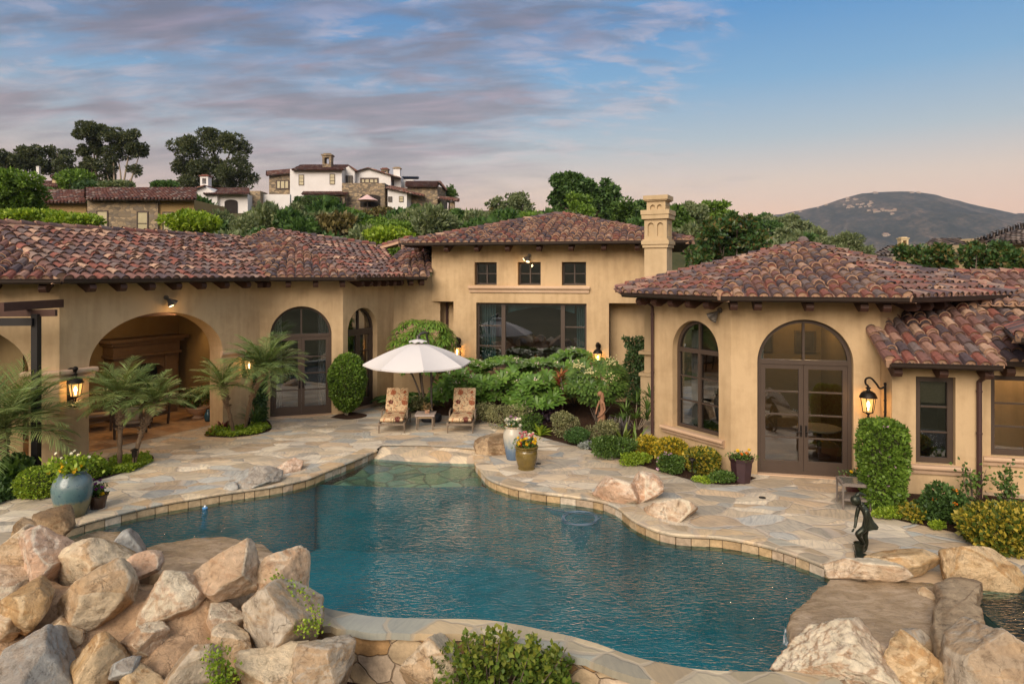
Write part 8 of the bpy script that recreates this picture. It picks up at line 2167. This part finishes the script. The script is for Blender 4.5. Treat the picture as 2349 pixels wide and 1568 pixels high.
B.wall(697, 790, 447, 500, Y-3.2, 3, RUBBLE); B.lean(692, 796, 446, 440, Y-3.2, 3, ov=.5, x0t=697, x1t=799); B.arch(772, 785, 452, 457, 480, Y-3.25)
B.wall(889, 933, 430, 500, Y-2.2, 5, WHITEW, yt1=441); B.wall(933.2, 942, 442, 500, Y-2.0, 3, WHITEW, Y1=Y-1); B.lean(886, 972, 431, 425, Y-2.2, 5, ye1=450, yt1=441); B.window(890, 899, 451, 463, Y-2.25, DARKW, 1, 1); B.window(915, 925, 450, 463, Y-2.25, PALEW, 1, 2)
B.wall(905, 948, 412, 460, Y+5, 4, WHITEW); B.lean(920, 960, 410, 406, Y+6, 3, plain('solar_panel', (.02,.03,.05), .25)); 
B.wall(934, 1003, 428, 500, Y-.5, 6, RUBBLE); B.wall(1003.2, 1021, 427, 500, Y-.4, 3, RUBBLE, Y1=Y+2.5); B.lean(930, 1004, 428, 416, Y-.5, 5, x1t=1010); B.roof([A(1003, 418, Y-.6), A(1023, 437, Y+2), A(1023, 437, Y+4), A(1009, 416, Y+4)])
B.lean(1005, 1052, 456, 450, Y-2, 3, yt1=456, ye1=462); B.wall(1032, 1042, 462, 500, Y-2, 1.0, RUBBLE, name='porch_pier')
B.chimney(739, 759, 357, 385, Y+1.5, RUBBLE, True, RUBBLE, True); B.chimney(874, 889, 389, 402, Y+5, RUBBLE, True, FTILE, True); B.chimney(902, 917, 387, 420, Y+4, WHITEW, True, RUBBLE)
U = empty('patio_umbrella', A(842, 466, 89), 'pink patio umbrella open before the arch of the hill villa', 'parasol'); mb = MB(); mb.lathe(A(842, 460, 89), [(1.45, -.0), (1.43, .04), (.55, .5), (.5, .55), (.04, .8)], 8); mb.build('canopy', plain('pink_canvas', (.62,.42,.40), .9), U); mb = MB(); q = A(842, 460, 89); mb.tube([q-Vector((0,0,2.2)), q+Vector((0,0,.5))], .05, 6); mb.build('pole', WFR, U)
# glimpses of houses at far left
B = Block('white_house', 'white chimney and red roof glimpsed among the trees at far left', 110, 440, 100); B.chimney(83, 89, 383, 420, 100, WHITEW); B.wall(120, 160, 408, 440, 101, 5, CREAMW); B.lean(80, 160, 428, 416, 99, 4); B.lean(116, 134, 408, 403, 101, 4); B.wall(85, 160, 428, 450, 99.2, 3, CREAMW)
# tiled neighbours at right
B = Block('tiled_house', 'cream neighbour house with grey brown tile hip roofs at the right edge', 2280, 590, 40); Y = 40.0
B.wall(2120, 2235, 586, 640, Y+1, 6, CREAMW); B.roof([A(2085, 588, Y), A(2245, 588, Y), A(2200, 549, Y+6), A(2140, 549, Y+6)], GTILE, .30); B.roof([A(2000, 585, Y+6), A(2120, 585, Y+3), A(2110, 560, Y+8), A(2040, 566, Y+10)], GTILE)
B.wall(2292, 2420, 556, 640, Y-3, 6, CREAMW); B.roof([A(2260, 557, Y-3.6), A(2430, 557, Y-3.6), A(2430, 528, Y+1), A(2330, 530, Y+1)], GTILE); B.roof([A(2225, 553, Y+2), A(2420, 545, Y+2), A(2420, 505, Y+8), A(2340, 523, Y+8)], GTILE); B.wall(2255, 2420, 545, 600, Y+3, 4, CREAMW)
B.chimney(2067, 2083, 548, 590, Y+9, CREAMW, True, CREAMW, True); B.window(2330, 2350, 575, 605, Y-3.05, DARKW, 1, 2)
# continuing villa: narrow roof between turret roof and hall, the far court roof
# ------------------------------------------------------------------ trees and shrubs behind
def tree(label, px, base_py, Y, crown, n, L, m, seed, kind='tree', group=None, trunk_r=.16, asp=.32, hang=0.0, trunks=None, bark=None, inner=.45, name='tree', rand=.9, limbs=True):
    """crown = list of (px, py, rx_px, ry_px) clumps in the survey at distance Y"""
    k = Y/F; b = A(px, base_py, Y); b.z = min(b.z, ground_z(b.x, b.y)+.2) if base_py is not None else ground_z(b.x, b.y); root = empty(name, b, label, kind, group); rg = random.Random(seed); bl = []
    for cx, cy, rx, ry in crown:
        c = A(cx, cy, Y+rg.uniform(-.5, .5)*rx*k*1.2); bl += lumpy(tuple(c), rx*k, rx*k*.85, ry*k, 9, seed+int(cx), .74, .38)[1:]+[(c.x, c.y, c.z, rx*k*.5, rx*k*.5, ry*k*.5)]
    foliage('crown', bl, n, L, asp, m, root, seed, inner, hang=hang, rand=rand)
    mb = MB(); tops = [A(cx, cy, Y) for cx, cy, rx, ry in crown]; tr = trunks or [b]
    main = [tr[0], tr[0].lerp(sum(tops, Vector())/len(tops), .45)+Vector((rg.uniform(-.3, .3), 0, 0)), sum(tops, Vector())/len(tops)]
    if limbs:
        for t in tops:
            s_ = tr[rg.randrange(len(tr))]; mid = s_.lerp(t, .5)+Vector((rg.uniform(-.12, .12), 0, .10))*(t-s_).length*.6; mb.tube(crom([s_-Vector((0,0,.3)), mid, t], 4), [trunk_r, trunk_r*.9, trunk_r*.8, trunk_r*.7, trunk_r*.6, trunk_r*.5, trunk_r*.4, trunk_r*.3, trunk_r*.2], 6)
    mb.build('trunk', bark or BARK, root, smooth=True); return root
# eucalyptus on the skyline
YE = 105
tree('tall eucalyptus with the highest round crown on the left skyline', 210, 440, YE, [(208, 303, 36, 30), (196, 345, 22, 16), (222, 342, 24, 18), (214, 372, 22, 14), (200, 392, 26, 20)], 12000, .34, LF_EUC, 601, 'tree', 'eucalyptus on the hill', .30, .30, bark=BARK)
tree('broad eucalyptus with bare forking trunks right of the tallest one', 268, 440, YE, [(262, 318, 36, 24), (300, 325, 28, 26), (322, 348, 22, 26), (268, 350, 30, 22), (312, 392, 20, 14), (240, 380, 24, 22), (235, 410, 26, 22)], 13000, .34, LF_EUC, 602, 'tree', 'eucalyptus on the hill', .26, .30, bark=BARK_PALE)
tree('dense wide eucalyptus behind the low white annexe', 490, 450, YE+2, [(430, 335, 40, 30), (485, 325, 44, 28), (535, 335, 36, 30), (415, 375, 26, 26), (465, 385, 50, 34), (530, 385, 46, 38), (565, 410, 24, 24), (440, 425, 40, 18), (515, 425, 50, 22)], 26000, .36, LF_EUC, 603, 'tree', 'eucalyptus on the hill', .34, .30)
for i, (px, cr, lb) in enumerate(((20, [(15, 362, 30, 18), (40, 372, 26, 16), (10, 388, 30, 18)], 'low eucalyptus at the far left of the skyline'), (75, [(72, 352, 30, 20), (55, 372, 26, 18), (88, 380, 24, 22)], 'middle eucalyptus of the small left skyline group'), (140, [(130, 352, 30, 18), (150, 375, 26, 18), (120, 385, 30, 22), (165, 395, 20, 16)], 'thin eucalyptus beside the tallest one'))): tree(lb, px, 430, YE+6+i, cr, 6000, .36, LF_EUC, 610+i, 'tree', 'eucalyptus on the hill', .22)
# trees at left and centre
tree('bright green leafy tree at the left edge beside the stone house', 30, 520, 46, [(40, 425, 58, 34), (0, 440, 50, 40), (70, 460, 40, 36), (20, 478, 70, 34)], 9000, .26, LF_BOX, 620)
for i, (px, py, w, h, lb) in enumerate(((168, 440, 90, 50, 'round dome of a dark tree on the slope left of the tall eucalyptus'), (270, 450, 80, 34, 'low olive coloured tree under the eucalyptus trunks'), (385, 440, 60, 22, 'low dark tree crown behind the stone house roof'), (215, 452, 80, 34, 'dusky bush crown behind the stone house roof at left'))): shrub('hill_tree', lb, 'tree', px, py, w, h, 2600, .38, (LF_BOX, LF_OLIVE, LF_DARK, LF_IVY)[i], 630+i, Y=80)
tree('huge round dark green pepper tree on the skyline beyond the hall roof', 1335, 520, 75, [(1300, 430, 40, 30), (1345, 425, 42, 26), (1385, 445, 34, 30), (1280, 465, 24, 28), (1330, 465, 50, 32), (1400, 475, 26, 26)], 15000, .42, LF_DARK, 640, hang=.9, trunk_r=.35)
tree('yellow green rounded tree in front of the huge pepper tree', 1325, 520, 62, [(1325, 468, 30, 22), (1330, 492, 38, 22)], 3600, .30, LF_BOX, 641)
tree('open crowned airy tree on the skyline left of the pepper tree', 1188, 500, 78, [(1185, 460, 30, 18), (1205, 470, 22, 14), (1170, 478, 22, 14)], 1500, .34, LF_OLIVE, 642, trunk_r=.13)
tree('olive tree with a full grey green crown on the skyline', 1140, 510, 70, [(1140, 470, 26, 16), (1150, 492, 32, 22)], 2400, .30, LF_OLIVE, 643, trunk_r=.13)
tree('small conical tree on the right shoulder of the hill villa', 1030, 470, 96, [(1032, 438, 12, 14), (1034, 450, 14, 12)], 700, .40, LF_TREE, 644)
for i, (px, cy, rx, ry, Yy, m, lb) in enumerate(((1440, 480, 36, 26, 70, LF_TREE, 'green tree right of the pepper tree, left of the chimney'), (1480, 478, 26, 20, 80, LF_DARK, 'dark tree directly behind the chimney'), (1590, 490, 40, 24, 60, LF_OLIVE, 'feathery green tree right of the chimney'), (1640, 480, 40, 20, 66, LF_BOX, 'light green tree behind the magnolia'), (1550, 500, 30, 30, 55, LF_TREE, 'bushy tree between chimney and magnolia'))): tree(lb, px, 530, Yy, [(px, cy, rx, ry), (px+8, cy+22, rx, ry)], 2600, .34, m, 650+i)
tree('glossy dark magnolia tree between the chimney and the turret roof', 1665, 640, 36, [(1640, 530, 46, 30), (1690, 515, 40, 26), (1720, 550, 44, 34), (1660, 565, 60, 36), (1610, 590, 40, 26), (1690, 592, 60, 30)], 8000, .24, LF_MAG, 660, asp=.30, trunk_r=.12, rand=.7)
tree('feathery willow like tree behind the peak of the turret roof', 1930, 600, 42, [(1900, 565, 40, 22), (1945, 560, 44, 24), (1985, 578, 28, 20), (1920, 585, 60, 20)], 9000, .24, LF_OLIVE, 661, asp=.14, trunk_r=.10)
tree('orange leaved dark citrus tree left of the two behind the east roof', 2120, 640, 27, [(2080, 588, 40, 24), (2130, 585, 44, 26), (2165, 605, 36, 26), (2110, 610, 60, 24)], 5200, .17, LF_MAG, 662, asp=.32, trunk_r=.08)
tree('dark citrus tree at the right edge behind the east roof', 2270, 640, 26, [(2240, 585, 36, 30), (2290, 590, 50, 30), (2340, 600, 44, 28), (2270, 612, 60, 22)], 5600, .17, LF_MAG, 663, asp=.32, trunk_r=.08)
for i, (px, cy, rx, ry, Yy) in enumerate(((1790, 508, 40, 16, 130), (1760, 520, 36, 18, 120), (1830, 525, 34, 16, 125), (1745, 505, 24, 12, 135), (1870, 540, 30, 14, 120), (1850, 556, 40, 14, 115), (1800, 545, 40, 16, 112))): tree('scrubby tree on the brown ridge left of the distant mountain', px, 560, Yy, [(px, cy, rx, ry)], 1300, .7, LF_DARK if i % 2 else LF_OLIVE, 670+i, 'tree', 'scrub trees on the ridge')
# bright shrubs peeping over the west roof
for i, (px, py, w, h, lb) in enumerate(((60, 520, 170, 36, 'bright yellow green hedge behind the left end of the west roof'), (165, 524, 120, 32, 'bright yellow green hedge before the dark wing of the stone house'), (445, 536, 150, 50, 'bright yellow green shrub before the ochre wall of the stone house'), (890, 562, 130, 38, 'bright lime shrub between the west roof and the hall roof'))): shrub('lime_shrub', lb, 'shrub', px, py, w, h, 4200, .22, LF_LIME, 690+i, Y=36, depth=2.5, upw=.6)
# ---- the planted slope: several kinds, copied one by one
def proto_shrub(name, label, group, n, L, m, seed, sx=1.0, sz=.75, asp=.32, upw=.3, lumps=6):
    root = empty(name, (0, -500, -50), label, 'shrub', group); bl = lumpy((0, -500, -50+sz*.55), sx, sx, sz*.62, lumps, seed); foliage('foliage', bl, n, L, asp, m, root, seed, .55, upw=upw); stems('stem', (0, -500, -50.3), [(.3*sx, -500, -50+sz*.5), (-.3*sx, -500.1, -50+sz*.5), (0, -499.8, -50+sz*.6)], .05, BARK, root); return root
kinds = [proto_shrub('round_shrub', 'clipped looking round green shrub on the slope below the hill villa', 'round green shrubs on the slope', 1500, .20, LF_BOX, 701, 1.0, .85, lumps=3),
         proto_shrub('grey_shrub', 'grey green olive like shrub on the slope below the hill villa', 'grey green shrubs on the slope', 1100, .26, LF_OLIVE, 702, 1.0, 1.15, .22, .8),
         proto_shrub('dark_shrub', 'dark green bushy shrub on the slope below the hill villa', 'dark shrubs on the slope', 1200, .28, LF_DARK, 703, 1.0, 1.0),
         proto_shrub('golden_bush', 'golden brown dry bush on the slope below the hill villa', 'golden bushes on the slope', 1000, .24, m_leaf('leaf_dry', ev((.07,.06,.02), (.14,.11,.04), (.22,.18,.07))), 704, 1.0, .9)]
used = [False]*4; rg = random.Random(77)
def slope_shrub(k, px, Y, s, sz=1.0):
    x = (px-CX)*Y/F; loc = Vector((x, Y, ground_z(x, Y)-.15))
    if not used[k]:
        used[k] = True; o = kinds[k]; o.location = loc; o.scale = (s, s, s*sz)
    else: copy_thing(kinds[k], loc, rg.uniform(0, 6.28), (s, s, s*sz))
for row, (Y, px0, px1, n, s0, s1) in enumerate(((40, 470, 1130, 16, 1.1, 1.9), (46, 480, 1300, 22, 1.1, 2.0), (52, 470, 1320, 24, 1.1, 2.0), (58, 480, 1350, 26, 1.2, 2.1), (64, 480, 1380, 26, 1.0, 1.8), (70, 560, 1450, 26, .9, 1.6), (77, 580, 1500, 26, .8, 1.4), (84, 600, 1500, 24, .6, 1.1))):
    for i in range(n):
        px = px0+(px1-px0)*(i+rg.uniform(.1, .9))/n; k = rg.choices((0, 1, 2, 3), (.30, .34, .24, .12))[0]; slope_shrub(k, px, Y+rg.uniform(-3, 3), rg.uniform(s0, s1)*(.85 if k == 0 else 1), rg.uniform(.8, 1.25))
for i in range(46):      # lower trees and scrub across the right background
    px = 1380+960*(i+rg.random())/46; slope_shrub(rg.choice((0, 1, 2, 2)), px, rg.uniform(48, 90), rg.uniform(1.2, 2.2), 1.0)
for i in range(18): slope_shrub(rg.choice((0, 2, 2)), rg.uniform(-60, 480), rg.uniform(66, 92), rg.uniform(1.6, 2.8), 1.1)
# clipped hedge before the villa
def hedge():
    a, b = A(676, 478, 87.5), A(776, 478, 87.5); c = (a+b)/2; clipped('hedge', 'long dark clipped hedge before the hill villa', 'hedge', Vector((c.x, 87.5, c.z-.5)), (b.x-a.x)/2, .8, 0, 2.0, 5200, .22, LF_DARK, 750, e=.25)
hedge()
# ------------------------------------------------------------------ evening haze over the whole place
def haze():
    mb = MB(); mb.hexa([(-3600, -3600, -140), (3600, -3600, -140), (3600, 3600, -140), (-3600, 3600, -140), (-3600, -3600, 420), (3600, -3600, 420), (3600, 3600, 420), (-3600, 3600, 420)])
    m = bpy.data.materials.new('haze_air'); m.use_nodes = True; N = NT(m.node_tree); out = N.node('ShaderNodeOutputMaterial'); v = N.node('ShaderNodeVolumePrincipled')
    v.inputs['Color'].default_value = (.72, .82, 1, 1); v.inputs['Density'].default_value = 0.9e-4; N.link(v.outputs[0], out.inputs['Volume']); mb.build('haze', m)['kind'] = 'stuff'
haze()
S.cycles.volume_bounces = 0
